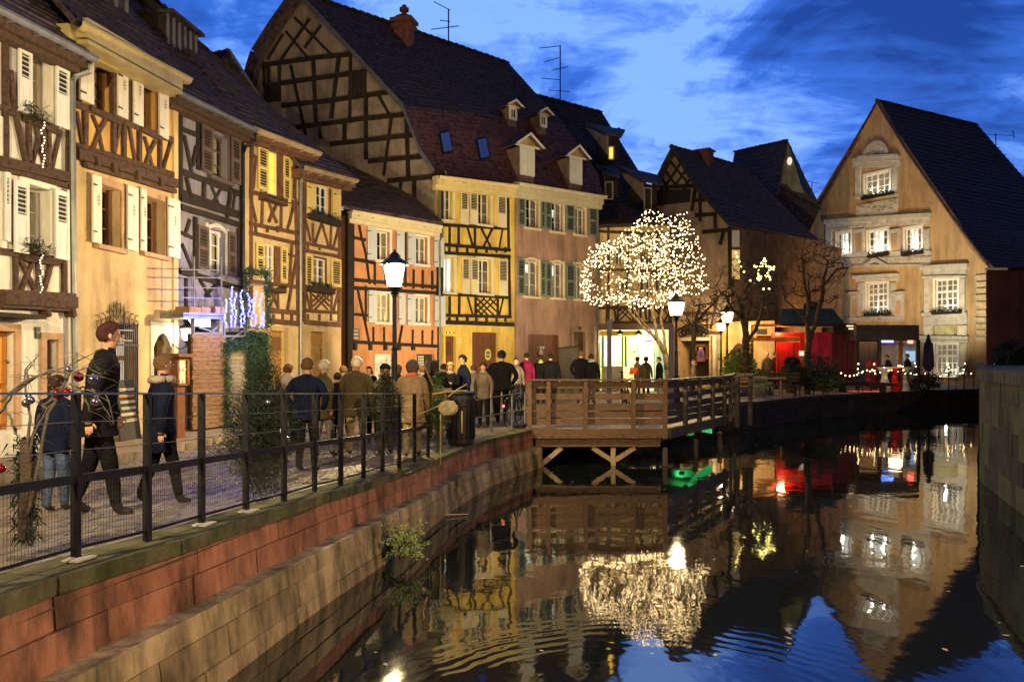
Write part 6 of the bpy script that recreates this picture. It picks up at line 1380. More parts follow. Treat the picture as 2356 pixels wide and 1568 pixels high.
def build_red_wing():
    h = House('dark reddish brown building cut by the right edge of the picture', 2269, 38.8, 2500, 38.8, zb=.9, name='brown_building', cat='building'); r = h.root
    z0 = h.at(2270, 622)[1]; W = mat('render_dark_red', (.075, .028, .028), .9, .35, 1.0, .5, 20)
    b = MB(); b.prism([(0, 0, -.3), (h.W, 0, -.3), (h.W, 4.5, -.3), (3.4, 4.5, -.3)], (0, 0, z0+.3)); b.build('wall', W, r); b = MB(); b.prism([(-.1, -.2, z0), (h.W, -.2, z0), (h.W, 4.6, z0), (3.4, 4.6, z0)], (0, 0, .12)); b.build('roof_edge', METAL_D, r)
    b = MB(); b.box(-.2, .9, -.26, -.2, z0+.0, z0+.10); b.build('flashing', PAINT_W, r)
    for i in range(9): place('board', unit('box', W), r, (h.W*(i+.5)/9, -.02-prox(), z0/2-.15), (h.W/9-.03, .05, z0+.28))
    return h
build_shop(); build_mid_roof(); build_gable2(); build_gable3(); MAN = build_manor(); build_red_wing()

# ------------------------------------------------------------------ aerials on the roofs
def aerial(px, pytop, pybot, d, arms, label):
    base = P(px, pybot, d); top = P(px, pytop, d); o = empty('aerial', base, 0, label, 'aerial'); b = MB(); b.tube([(0, 0, -.3), top-base], .035, 5); b.build('mast', METAL_D, o); k = d/F
    for x0, y0, x1, y1 in arms:
        p = P(x0, y0, d)-base; q = P(x1, y1, d)-base; b = MB(); b.tube([p, q], .022, 4); n = max(3, int((q-p).length/.16))
        for i in range(n): c = p.lerp(q, (i+.5)/n); b.tube([c+V((0, -.14, -.04)), c+V((0, .14, .04))], .012, 3)
        b.build('antenna_arm', METAL_D, o)
aerial(1032, 22, 100, 36.5, [(998, 4, 1036, 24), (1012, 47, 1036, 50), (992, 68, 1056, 60), (1000, 90, 1060, 108)], 'tall roof aerial with slanting top arm right of the chimney')
aerial(1289, 104, 235, 42, [(1240, 111, 1290, 106), (1252, 143, 1290, 132), (1270, 162, 1308, 153), (1245, 180, 1290, 184), (1262, 207, 1311, 211)], 'roof aerial with five staggered arms above the white dormers')
aerial(1868, 420, 466, 60, [(1848, 415, 1885, 422), (1856, 444, 1884, 442)], 'small aerial just left of the apricot gable')
aerial(2291, 306, 365, 52, [(2240, 308, 2330, 312), (2330, 300, 2334, 318), (2276, 341, 2300, 340), (2280, 360, 2315, 356)], 'wide aerial on the roof of the apricot manor at the right')
# ------------------------------------------------------------------ street lamps
def street_lamp(px, yg, d, wpx, hpx, label, key, col_=(1, .74, .34)):
    k = d/F; top = P(px, yg, d); g = gz(top.x, d); o = empty('street_lamp', (top.x, d, g), 0, label, 'street lamp', 'lantern street lamps of the quay'); H = top.z-g; w = wpx*k; h = hpx*k
    hd = empty('lantern_head', (0, 0, H), 0); hd.parent = o; hd.rotation_euler.z = rad(12); lantern_head(hd, w, h, key)
    b = MB(); b.lathe([(.16, 0), (.16, .12), (.12, .2), (.13, .45), (.09, .55), (.075, .9), (.10, .94), (.06, 1.0), (.052, H*.55), (.07, H*.55+.03), (.045, H*.55+.06), (.038, H-h*.95), (.06, H-h*.92), (.06, H-h*.88), (.03, H-h*.84)], n=12); b.build('pole', METAL_D, o, smooth=False)
    b = MB(); b.lathe([(.20, 0), (.20, .06), (.17, .10)], n=8); b.build('base', METAL_D, o)
    lightp('lamp_light', 'POINT', (0, 0, H), LAMP_W[key], col_, .07, o); return o
street_lamp(908, 636, 15.0, 46, 50, 'tall black street lamp with glowing lantern rising from the crowd left of the deck', 'near')
street_lamp(1556, 711, 25.4, 30, 30, 'street lamp glowing beside the bulb covered tree', 'mid')
street_lamp(1673, 730, 36.0, 22, 24, 'taller far street lamp left of the red pavilion', 'far', (1, .68, .30))
street_lamp(1659, 752, 38.5, 17, 17, 'shorter far street lamp in front of the restaurant pillar', 'far', (1, .68, .30))
# unseen street lamps added outside the picture to light the near houses and quay wall
def unseen_lamp(x, y, z, hgt, label, w, c):
    o = empty('street_lamp', (x, y, z), 0, label, 'street lamp', 'lantern street lamps of the quay'); hd = empty('lantern_head', (0, 0, hgt), 0); hd.parent = o; lantern_head(hd, .4, .42, 'near')
    b = MB(); b.lathe([(.16, 0), (.12, .2), (.09, .55), (.06, 1.0), (.05, hgt-.4), (.03, hgt-.3)], n=10); b.build('pole', METAL_D, o); lightp('lamp_light', 'POINT', (0, 0, hgt), w, c, .09, o)
unseen_lamp(-4.3, 2.6, .97, 4.2, 'unseen street lamp added on the quay outside the left edge', LAMP_W['near_left'], (1, .77, .40))
unseen_lamp(5.95, .4, 2.12, 3.4, 'unseen street lamp added on the right bank beside the camera', 3400, (1, .66, .34))

# ground spotlights let into the paving, washing the fronts
SPOTM = emis('spot_lens', (.75, .80, 1.0), 12)
def ground_spot(px, py, label, tgt=None, w=0, c=(1, .85, .6), ang=75):
    d = (CZ-.86)*F/(py-HY); g = gz(0, d); d = (CZ-g)*F/(py-HY); p = P(px, py, d); o = empty('ground_spotlight', (p.x, p.y, g+.012), 0, label, 'spotlight', 'spotlights let into the paving')
    b = MB(); b.lathe([(.10, 0), (.10, .015), (.08, .02)], n=14); b.build('ring', METAL_G, o); b = MB(); b.lathe([(.072, .021), (.05, .028)], n=12); b.build('lens', SPOTM, o)
    if w:
        l = lightp('spot_beam', 'SPOT', (0, 0, .06), w, c, .05, o, spot_size=rad(ang), spot_blend=.8); dv = V(tgt)-V((p.x, p.y, g)); l.rotation_euler = dv.to_track_quat('-Z', 'Y').to_euler()
ground_spot(490, 1021, 'blue white ground spotlight on the setts near the second railing bay', P(300, 500, 14), 200, (1, .84, .55))
ground_spot(666, 1008, 'ground spotlight just behind the man in the navy jacket', P(640, 520, 20), 230, (1, .80, .45))
ground_spot(1190, 918, 'ground spotlight on the paving beside the red coated walker', P(1280, 560, 34), 420, (1, .80, .55))
ground_spot(1537, 932, 'ground spotlight seen through the deck boards', P(1600, 600, 40), 60, (1, .7, .4))

# facade floods in the lane: on the ground against the houses and manor
def flood(x, y, z, tgt, w, c, label, ang=100):
    o = empty('floodlight', (x, y, z), 0, label, 'floodlight', 'floodlights aimed at the house fronts'); b = MB(); b.box(-.12, .12, -.06, .06, 0, .16); b.build('housing', METAL_D, o)
    dv = (V(tgt)-V((x, y, z+.3))); b = MB(); b.tube([(0, 0, .16), (0, 0, .26)], .02, 6); b.build('bracket', METAL_D, o)
    l = lightp('flood_beam', 'SPOT', (0, 0, .34), w, c, .10, o, spot_size=rad(ang), spot_blend=.9); l.rotation_euler = dv.to_track_quat('-Z', 'Y').to_euler()
flood(-2.6, 21.0, gz(0, 21), P(930, 560, 28.5), 1000, (1, .76, .42), 'floodlight on the quay edge lighting the orange house')
flood(.2, 21.5, gz(0, 21), P(1130, 560, 32), 1500, (1, .80, .40), 'floodlight on the quay edge lighting the yellow house')
flood(17.0, 42.0, .93, P(1860, 500, 51), 1900, (1, .56, .20), 'orange floodlight behind the pavilion lighting the manor gable')
flood(22.0, 40.5, .93, P(2140, 520, 46), 2600, (1, .87, .62), 'pale floodlight by the terrace railing lighting the manor')

# ------------------------------------------------------------------ trees
BARK = mat('bark', (.055, .04, .028), .95, .4, 8, .7, 40); BARK_W = mat('bark_warm', (.11, .075, .04), .95, .4, 8, .7, 40)
def bare_tree(label, d, trunks, env, n, seed, dy=1.4, tw=.006, m=BARK, group=None, rtrunk=.11, reach=99):
    """trunks: pixel polylines of the stem and main limbs; env: outline of the crown; twigs grow to fill the outline's volume"""
    r = random.Random(seed); base = P(trunks[0][0][0], trunks[0][0][1], d); base.z = gz(base.x, d)-.05
    o = empty('bare_tree', base, 0, label, 'tree', group); nodes = []; par = []
    def addn(p, q): nodes.append(p); par.append(q); return len(nodes)-1
    limbs = []
    for ti, t in enumerate(trunks):
        prev = -1; dd = 0 if ti == 0 else r.uniform(-.9, .9); start = None
        for i, (x, y) in enumerate(t):
            p = P(x, y, d+dd*i/max(1, len(t)-1)*1.2)
            if ti == 0 and i == 0: p = base.copy()
            if i == 0 and ti > 0: j = min(range(len(nodes)), key=lambda q: (nodes[q]-p).length); prev = j; continue
            if prev >= 0:
                a = nodes[prev]; k = max(1, int((p-a).length/.3))
                for s in range(1, k): prev = addn(a.lerp(p, s/k)+V((r.gauss(0, .02), r.gauss(0, .02), 0)), prev)
            prev = addn(p, prev)
    nt = len(nodes)
    xs = [p[0] for p in env]; ys = [p[1] for p in env]; A = []
    while len(A) < n:
        x, y = r.uniform(min(xs), max(xs)), r.uniform(min(ys), max(ys))
        if inside((x, y), env): A.append(P(x, y, d+r.gauss(0, dy*.55)))
    c0 = nodes[nt-1] if len(trunks) == 1 else sum((nodes[i] for i in range(nt//2, nt)), V((0, 0, 0)))/(nt-nt//2)
    A.sort(key=lambda p: min((p-nodes[i]).length for i in range(nt)))
    for p in A:
        j = min(range(2, len(nodes)), key=lambda q: (nodes[q]-p).length_squared + (.12 if nodes[q].z > p.z+.1 else 0)); a = nodes[j]; L_ = (p-a).length
        if L_ > reach: continue
        k = max(2, int(L_/.22)); prev = j; sag = V((r.gauss(0, .08), r.gauss(0, .08), L_*.10))
        for s in range(1, k+1):
            t = s/k; prev = addn(a.lerp(p, t)+sag*math.sin(math.pi*t)+V((r.gauss(0, .012), r.gauss(0, .012), r.gauss(0, .012))), prev)
    cnt = [1]*len(nodes)
    for i in range(len(nodes)-1, -1, -1):
        if par[i] >= 0: cnt[par[i]] += cnt[i]*.55 if False else cnt[i]
    mx = cnt[0] if cnt[0] > 1 else max(cnt)
    R = lambda i: max(tw, rtrunk*(cnt[i]/mx)**.52)
    tb = MB(); cb = MB()
    for i in range(len(nodes)):
        j = par[i]
        if j < 0: continue
        a, b = nodes[j]-base, nodes[i]-base
        ra = R(j) if (j < nt and i < nt) else min(R(j), R(i)*1.5)
        (tb if i < nt else cb).tube([a, b], [ra, R(i)], 7 if i < nt else (4 if R(i) > .012 else 3), cap=i < nt)
    tb.build('trunk', m, o, recalc=False, smooth=True); cb.build('crown', m, o, recalc=False)
    return o, nodes, par, nt
LIT_ENV = [(1336, 640), (1340, 598), (1362, 566), (1402, 556), (1438, 540), (1462, 510), (1482, 486), (1508, 484), (1530, 500), (1560, 500), (1590, 482), (1596, 520), (1612, 560), (1624, 600), (1634, 654), (1612, 668), (1584, 672), (1560, 690), (1520, 704), (1478, 710), (1430, 696), (1390, 700), (1352, 694), (1334, 670)]
lt, ln, lp_, lnt = bare_tree('small bare tree wrapped in warm white fairy lights beside the deck', 27.2, [[(1541, 905), (1536, 850), (1530, 812), (1512, 780), (1478, 752), (1450, 720), (1440, 680)], [(1524, 795), (1500, 765), (1470, 730), (1455, 700), (1470, 650)], [(1534, 810), (1528, 770), (1520, 730), (1526, 690), (1540, 640), (1550, 600)], [(1512, 780), (1500, 720), (1500, 660), (1495, 600)]],
                             LIT_ENV + [], 620, 4, dy=2.2, tw=.009, m=BARK_W, rtrunk=.10)
def fairy_lights():
    o = empty('fairy_lights', P(1490, 600, 27.2), 0, 'dense warm white fairy lights hung through the crown of the small tree', 'fairy lights'); r = random.Random(21); c = o.location; pts = []
    def run(path, dj, sp, jit):
        d = 27.2-dj; pv = None
        for (x0, y0), (x1, y1) in zip(path, path[1:]):
            L_ = math.hypot(x1-x0, y1-y0); n = max(1, int(L_/sp))
            for i in range(n):
                t = i/n; pts.append((P(x0+(x1-x0)*t+r.gauss(0, jit), y0+(y1-y0)*t+r.gauss(0, jit), d+r.uniform(-.25, .25))-c))
    left = [(1340, 655), (1342, 605), (1362, 568), (1400, 558), (1436, 542), (1462, 512), (1484, 488)]
    for k in range(4): run([(x+k*5+r.uniform(-3, 3), y+k*6) for x, y in left], 1.2-k*.2, 6.2, 3.0)
    run([(1484, 486), (1510, 486), (1530, 500)], .6, 6, 3); run([(1530, 502), (1575, 493), (1588, 482)], .4, 7, 2)
    for k in range(4): run([(1335+k*6, 670-k*4), (1352, 694-k*6), (1380, 701-k*5), (1420, 694-k*7), (1440, 690-k*6)], 1.6-k*.4, 6.5, 2.4)
    for k in range(4): run([(1445, 702-k*6), (1478, 710-k*7), (1520, 704-k*6), (1556, 690-k*7), (1578, 676-k*5)], 1.4-k*.4, 6.5, 3)
    run([(1590, 520), (1606, 555), (1612, 590)], .2, 8, 2.5); run([(1624, 596), (1608, 640), (1612, 660), (1634, 660), (1600, 672), (1560, 668), (1530, 640)], .5, 6.5, 2.5)
    run([(1550, 528), (1590, 520)], .3, 7, 2)
    for s in range(170):      # strings wandering through the crown
        x, y = r.uniform(1350, 1620) if s < 90 else r.uniform(1500, 1630), r.uniform(500, 690); a = r.uniform(0, 6.28); path = [(x, y)]
        for k in range(6):
            a += r.gauss(0, .8); x += 15*math.cos(a); y += 12*math.sin(a)
            if not inside((x, y), LIT_ENV): break
            path.append((x, y))
        if len(path) > 1 and inside(path[0], LIT_ENV): run(path, r.uniform(-1.2, 1.6), 7.0, 2.0)
    dens = [(1450, 585), (1480, 560), (1385, 600), (1465, 620)]
    for x, y in dens:
        for k in range(20):
            q = (x+r.gauss(0, 26), y+r.gauss(0, 20))
            if inside(q, LIT_ENV): pts.append(P(*q, 27.2-r.uniform(-.4, 1.4))-c)
    um = unit('bulb', BULB); r.shuffle(pts)
    for p in pts[:300]: place('bulb', um, o, p, (.0195,)*3)
    b = MB()
    for p in pts[300:]: b.ball(p, .019, 6, 4)
    k = b.build('bulb_cluster', BULB, o, recalc=False); props(k, kind='stuff')
    w = MB()
    for a, b_ in zip(pts[::3], pts[1::3]):
        if (a-b_).length < .8: w.tube([a, b_], .005, 3, cap=False)
    w.build('wire', METAL_D, o, recalc=False)
fairy_lights()
bare_tree('slender bare tree on the terrace in front of the apricot manor', 33.6, [[(1858, 895), (1857, 830), (1862, 780), (1858, 740), (1862, 690), (1862, 640)], [(1858, 742), (1830, 710), (1806, 690), (1800, 660)], [(1862, 770), (1880, 740), (1890, 690), (1895, 640), (1905, 600)], [(1862, 700), (1850, 640), (1845, 590), (1852, 550)], [(1893, 650), (1925, 620), (1960, 612)]],
          [(1800, 700), (1790, 640), (1810, 590), (1850, 540), (1890, 535), (1930, 555), (1960, 580), (1975, 620), (1940, 640), (1950, 680), (1920, 700), (1870, 710), (1830, 716)], 330, 8, dy=1.6, tw=.005, m=BARK, rtrunk=.14, group='bare trees on the terrace')
bare_tree('bare tree with a broad dark crown beside the bright green shrub', 33.0, [[(1714, 890), (1716, 820), (1716, 770), (1708, 730), (1700, 690)], [(1716, 790), (1738, 760), (1752, 720), (1760, 690)], [(1716, 770), (1722, 720), (1726, 680)], [(1708, 735), (1684, 710), (1670, 680)]],
          [(1640, 720), (1640, 660), (1660, 610), (1700, 580), (1745, 590), (1790, 610), (1815, 640), (1805, 690), (1770, 730), (1740, 745), (1690, 745)], 480, 12, dy=1.8, tw=.005, m=BARK, rtrunk=.15, group='bare trees on the terrace')
bare_tree('dark twiggy tree between the lit tree and the restaurant lantern', 31.0, [[(1590, 890), (1594, 800), (1600, 740), (1610, 700)], [(1600, 740), (1640, 700)], [(1596, 760), (1570, 710)]],
          [(1560, 740), (1560, 690), (1600, 640), (1650, 640), (1690, 670), (1700, 720), (1650, 750), (1600, 760)], 300, 15, dy=1.4, tw=.005, m=BARK, rtrunk=.10, group='bare trees on the terrace')
# light star hung over the lane
def star():
    o = empty('light_star', P(1757, 640, 38.5), 0, 'star of yellowish light bulbs hanging over the lane behind the bare tree', 'light decoration'); c = o.location; b = MB(); pts = []
    def Z(x, y): return P(*(lambda q: q)(zp('G', x, y)), 38.5)-c
    for x, y in ((2073, 655), (2066, 672), (2083, 675), (2060, 695), (2080, 700), (1993, 714), (2012, 714), (2038, 714), (2055, 712), (2088, 716), (2105, 716), (2120, 722), (2148, 720), (2130, 735), (2025, 742), (2112, 745), (2022, 772), (2098, 768), (2105, 790), (2028, 790), (2115, 800), (2045, 795), (2018, 810), (2040, 815), (2032, 825), (2088, 800), (2080, 790), (2118, 820), (1962, 826), (1994, 854), (2066, 892), (2110, 890), (1875, 678), (1892, 716), (1912, 758), (1850, 608), (1858, 640), (2005, 718), (2050, 690), (2142, 738)): pts.append(Z(x, y))
    for p in pts: place('bulb', unit('bulb', emis('bulb_star', (1, .86, .22), 5)), o, p, (.05,)*3)
    w = MB(); loop = [Z(x, y) for x, y in ((2073, 650), (2050, 712), (1990, 712), (2030, 760), (2015, 830), (2068, 790), (2120, 830), (2110, 760), (2150, 712), (2092, 714), (2073, 650))]; w.tube(loop, .012, 4); w.build('frame', METAL_D, o)
star()

# ------------------------------------------------------------------ the wooden deck
def deck():
    A, Bp, C = V((.31, 17.5)), V((3.47, 17.5)), V((5.85, 21.4)); zf = CZ-160*17.5/F; zt = CZ-50*17.5/F
    o = empty('wooden_deck', (A.x, A.y, 0), 0, 'wooden viewing deck with plank railing on timber struts over the canal', 'deck'); c = V((A.x, A.y, 0))
    W = mat('deck_wood', (.125, .072, .044), .7, .35, 4, .4, 22, stretch=(2, 2, 8)); W2 = mat('deck_wood_shaded', (.055, .045, .038), .6, .35, 4, .4, 22); SIL = mat('deck_floor_pale', (.32, .26, .18), .6, .3, 5, .3, 25)  # darkened copy of the wood stands for the shaded side and underside
    ub, ud, us = unit('wbar', W), unit('wbar', W2), unit('wbar', SIL)
    def run(a, b, z, h, t, me, name, out=0.0, trim=.0):
        a, b = V(a), V(b); d = (b-a); n = V((d.y, -d.x)).normalized(); m = (a+b)/2+n*out
        return place(name, me, o, (m.x-c.x, m.y-c.y, z), (d.length-trim, t, h), (0, 0, math.atan2(d.y, d.x)))
    # floor boards across
    D = V((A.x+.0, 21.2)); n = 30
    for i in range(n):
        t = (i+.5)/n; y = A.y+.05+t*3.85; xr = Bp.x+(C.x-Bp.x)*t*.98; place('floor_board', us, o, ((A.x+xr)/2-c.x, y-c.y, zf-.02), (xr-A.x-.04, 3.85/n-.012, .035), (0, 0, 0))
    # posts and rails of the front and of the canal side
    def rail(a, b, posts, me, rows, cap=True):
        a, b = V(a), V(b); d = (b-a); ang = math.atan2(d.y, d.x)
        for f in posts: p = a.lerp(b, f); place('post', me, o, (p.x-c.x, p.y-c.y, (zf+zt)/2-.12), (.09, .10, zt-zf+.22), (0, 0, ang))
        for z0, z1 in rows: run(a, b, (z0+z1)/2, z1-z0, .032, me, 'rail_board', -.066-prox())
        if cap: run(a, b, zt+.015, .035, .16, me, 'cap_rail')
    h = zt-zf; Y = lambda y: CZ-(y-HY)*17.5/F
    rows = [(Y(893), Y(878)), (Y(919), Y(905)), (Y(944), Y(929)), (Y(960), Y(947)), (Y(977), Y(963))]
    rail(A+V((.02, 0)), Bp-V((.0, 0)), [.02, .155, .42, .76, .985], ub, rows); rail(Bp, C, [.27, .5, .74, .97], ud, rows)
    rail((5.85, 21.4), (7.0, 24.6), [.5, .98], ud, rows[:3])
    # small step rail to the right
    rail((5.95, 20.8), (6.6, 21.6), [.1, .95], ud, [(Y(905)-.25, Y(893)-.25), (Y(935)-.2, Y(925)-.2)])
    run(A, Bp, Y(996), .21, .06, ub, 'fascia_board', .05); run(Bp, C, Y(996), .21, .06, ud, 'fascia_board', .05); run(A+V((.22, .1)), Bp+V((-.15, .1)), Y(1017), .20, .14, ub, 'main_beam'); run(A+V((.3, 2.6)), Bp+V((1.2, 2.6)), Y(1017), .20, .14, ud, 'main_beam')
    for i in range(7):
        x = .6+i*.45; place('joist', ud, o, (x-c.x, 19.2-c.y, Y(1008)), (3.4, .07, .14), (0, 0, rad(90)))
    def strut(p, q, me=unit('wbar', mat('strut_wood', (.30, .22, .13), .8, .3, 5, .3, 25)), w=.10, nm='strut'):
        p, q = V(p), V(q); d = q-p; ob = place(nm, me, o, (p+q)/2-c, (d.length, w, w)); ob.rotation_euler = d.to_track_quat('X', 'Z').to_euler(); return ob
    zb = Y(1030); X = lambda px: (px-CX)/F*17.5
    for px in (1243, 1412): strut((X(px), 17.62, -.6), (X(px), 17.62, zb), nm='pile')
    strut((X(1532), 17.62, -.6), (X(1532), 17.62, zb), ud, nm='pile')
    strut((X(1247), 17.62, CZ-243*17.5/F), (X(1293), 17.62, zb)); strut((X(1364), 17.62, zb), (X(1409), 17.62, .12)); strut((X(1416), 17.62, .12), (X(1462), 17.62, zb)); strut((X(1340)+.3, 20.2, -.5), (X(1340)+.3, 20.2, zb), ud, nm='pile')
    for t in (.5, .95): p = Bp.lerp(C, t); strut((p.x-.1, p.y, -.6), (p.x-.1, p.y, zb), ud, nm='pile')
    # green lamplight on the deck's underside, put in as a glowing board
    g = MB(); p, q = Bp.lerp(C, .45), Bp.lerp(C, .93); g.prism([(p.x-c.x-.3, p.y-c.y, zf-.16), (q.x-c.x-.3, q.y-c.y, zf-.16), (q.x-c.x-.3, q.y-c.y, zf-.46)], (.02, 0, 0)); g.build('green_glow_board', emis('green_board_glow', (.03, .75, .16), .42, .3, 4), o)
    return o, c, zf
DK, dkc, dkz = deck()
def green_lamp():
    o = empty('underdeck_lamp', (4.3, 19.8, dkz-.35), 0, 'green lamp hidden under the wooden deck shining on the water and struts', 'lamp'); b = MB(); b.lathe([(.06, -.04), (.08, 0), (.06, .04)], n=8); b.build('housing', METAL_D, o); gl = lightp('green_light', 'SPOT', (0, .0, .05), LAMP_W['green']*2.5, (.05, 1, .25), .05, o, spot_size=rad(150), spot_blend=.6); gl.rotation_euler = V((.6, 1, -.35)).to_track_quat('-Z', 'Y').to_euler()
green_lamp()
for (x, y0, y1, d, lb) in ((1402, 735, 930, 24.0, 'grey steel post standing behind the middle of the deck railing'), (1544, 745, 920, 23.5, 'grey steel post standing left of the street lamp near the deck')):
    p = P(x, y0, d); g = gz(0, d); o = empty('steel_post', (p.x, d, g), 0, lb, 'post'); b = MB(); b.box(-.065, .065, -.065, .065, 0, p.z-g); b.build('shaft', mat('post_violet_grey', (.085, .08, .12), .5, .1), o); b = MB(); b.box(-.12, .12, -.12, .12, 0, .02); b.build('foot_plate', METAL_G, o)

# ------------------------------------------------------------------ pedestrian railing
def railing():
    ps = [V(p) for p in FENCE[1:15]]; ps.insert(1, ps[0].lerp(ps[1], .5)) ; base = ps[0]; gz = lambda x, y: qt(y)
    o = empty('railing', (base.x, base.y, gz(0, base.y)), 0, 'black steel pedestrian railing with wire mesh along the near quay', 'railing'); z0 = o.location.z
    def L3(p, z): return V((p.x-base.x, p.y-base.y, z-z0))
    top = lambda y: CZ-80*y/F
    um = unit('box', METAL_D)
    for i, p in enumerate(ps):
        t = (ps[min(i+1, len(ps)-1)]-ps[max(i-1, 0)]); ang = math.atan2(t.y, t.x); g = gz(0, p.y); h = top(p.y)-g
        pt = place('post', um, o, L3(p, g+h/2), (.032, .052, h), (0, 0, ang))
        if i in (5, 6, 3): place('foot_plate', unit('box', mat('foot_plate_pale', (.45, .42, .36), .5)), o, L3(p+V((.03, -.02)), g+.008), (.16, .12, .012), (0, 0, ang))
    MESHM = mat('mesh_wire', (.03, .03, .03), .5, .2); mesh = MB()
    for a, b in zip(ps, ps[1:]):
        ga, gb = gz(0, a.y), gz(0, b.y); ta, tb = top(a.y), top(b.y); up = V((0, 0, 1))
        for f, w in ((.485, .055),):
            p, q = L3(a, ga+(ta-ga)*f), L3(b, gb+(tb-gb)*f); d = q-p; ob = place('mid_rail', um, o, (p+q)/2, (d.length, .03, w)); ob.rotation_euler = d.to_track_quat('X', 'Z').to_euler()
        p, q = L3(a, ta), L3(b, tb); d = q-p; ob = place('top_rail', unit('box', mat('steel_rail', (.35, .34, .33), .3, .1, metal=.9)), o, (p+q)/2, (d.length, .016, .014)); ob.rotation_euler = d.to_track_quat('X', 'Z').to_euler()
        ob = place('bottom_rail', um, o, (L3(a, ga+.07)+L3(b, gb+.07))/2, (d.length, .012, .02)); ob.rotation_euler = (L3(b, gb)-L3(a, ga)).to_track_quat('X', 'Z').to_euler()
        for f in (.66, .83):
            p, q = L3(a, ga+(ta-ga)*f), L3(b, gb+(tb-gb)*f); w = MB(); m_ = (p+q)/2-V((0, 0, .006)); w.tube([p, m_, q], .0035, 4); w.build('tension_wire', mat('wire_steel', (.30, .29, .28), .35, .1, metal=.8), o, recalc=False)
        L_ = (b-a).length; n = int(L_/.026)
        for i in range(1, n):
            f = i/n; p = L3(a.lerp(b, f), 0); g = ga+(gb-ga)*f-z0; t = ta+(tb-ta)*f-z0; x, y = p.x, p.y; zt = g+(t-g)*.47; w = .0013
            mesh.add([(x-w, y, g+.07), (x+w, y+w, g+.07), (x+w, y+w, zt), (x-w, y, zt)], [(0, 1, 2, 3)])
        for i in range(12):
            f = .07+.42*i/12*1.05; p, q = L3(a, ga+(ta-ga)*f), L3(b, gb+(tb-gb)*f); w = V((0, 0, .0011)); mesh.add([p-w, q-w, q+w, p+w], [(0, 1, 2, 3)])
    k = mesh.build('wire_mesh', MESHM, o, recalc=False); props(k, kind='stuff')
    return o
railing()
def low_railing(pts, d0, label, m, hz, kind='wire'):
    """thin railing through (px, py_top, d) points"""
    P0 = [P(*p) for p in pts]; base = P0[0].copy(); base.z = gz(0, base.y); o = empty('low_railing', base, 0, label, 'railing')
    for p in P0: b = MB(); b.tube([(p.x-base.x, p.y-base.y, gz(0, p.y)-base.z), p-base], .018, 6); b.build('post', m, o)
    for f in hz:
        b = MB(); b.tube([V((p.x, p.y, gz(0, p.y)+(p.z-gz(0, p.y))*f))-base for p in P0], .010, 5); b.build('rail', m, o)
low_railing([(1010, 945, 13.4), (1042, 932, 14.6), (1082, 922, 15.8), (1130, 914, 16.8), (1178, 906, 17.6), (1208, 902, 18.2)], 0, 'thin pale railing between the black railing and the wooden deck', METAL_G, (1, .5))
low_railing([(1702, 897, 27.4), (1730, 892, 28.5), (1760, 890, 29.4), (1800, 886, 30.4), (1840, 884, 31.3), (1900, 878, 32.6), (1985, 876, 34.6), (2050, 872, 35.6), (2105, 870, 36.6), (2160, 866, 37.2), (2200, 862, 37.6), (2240, 858, 38.2)], 0, 'thin dark iron railing along the edge of the market terrace', METAL_D, (1, .5))

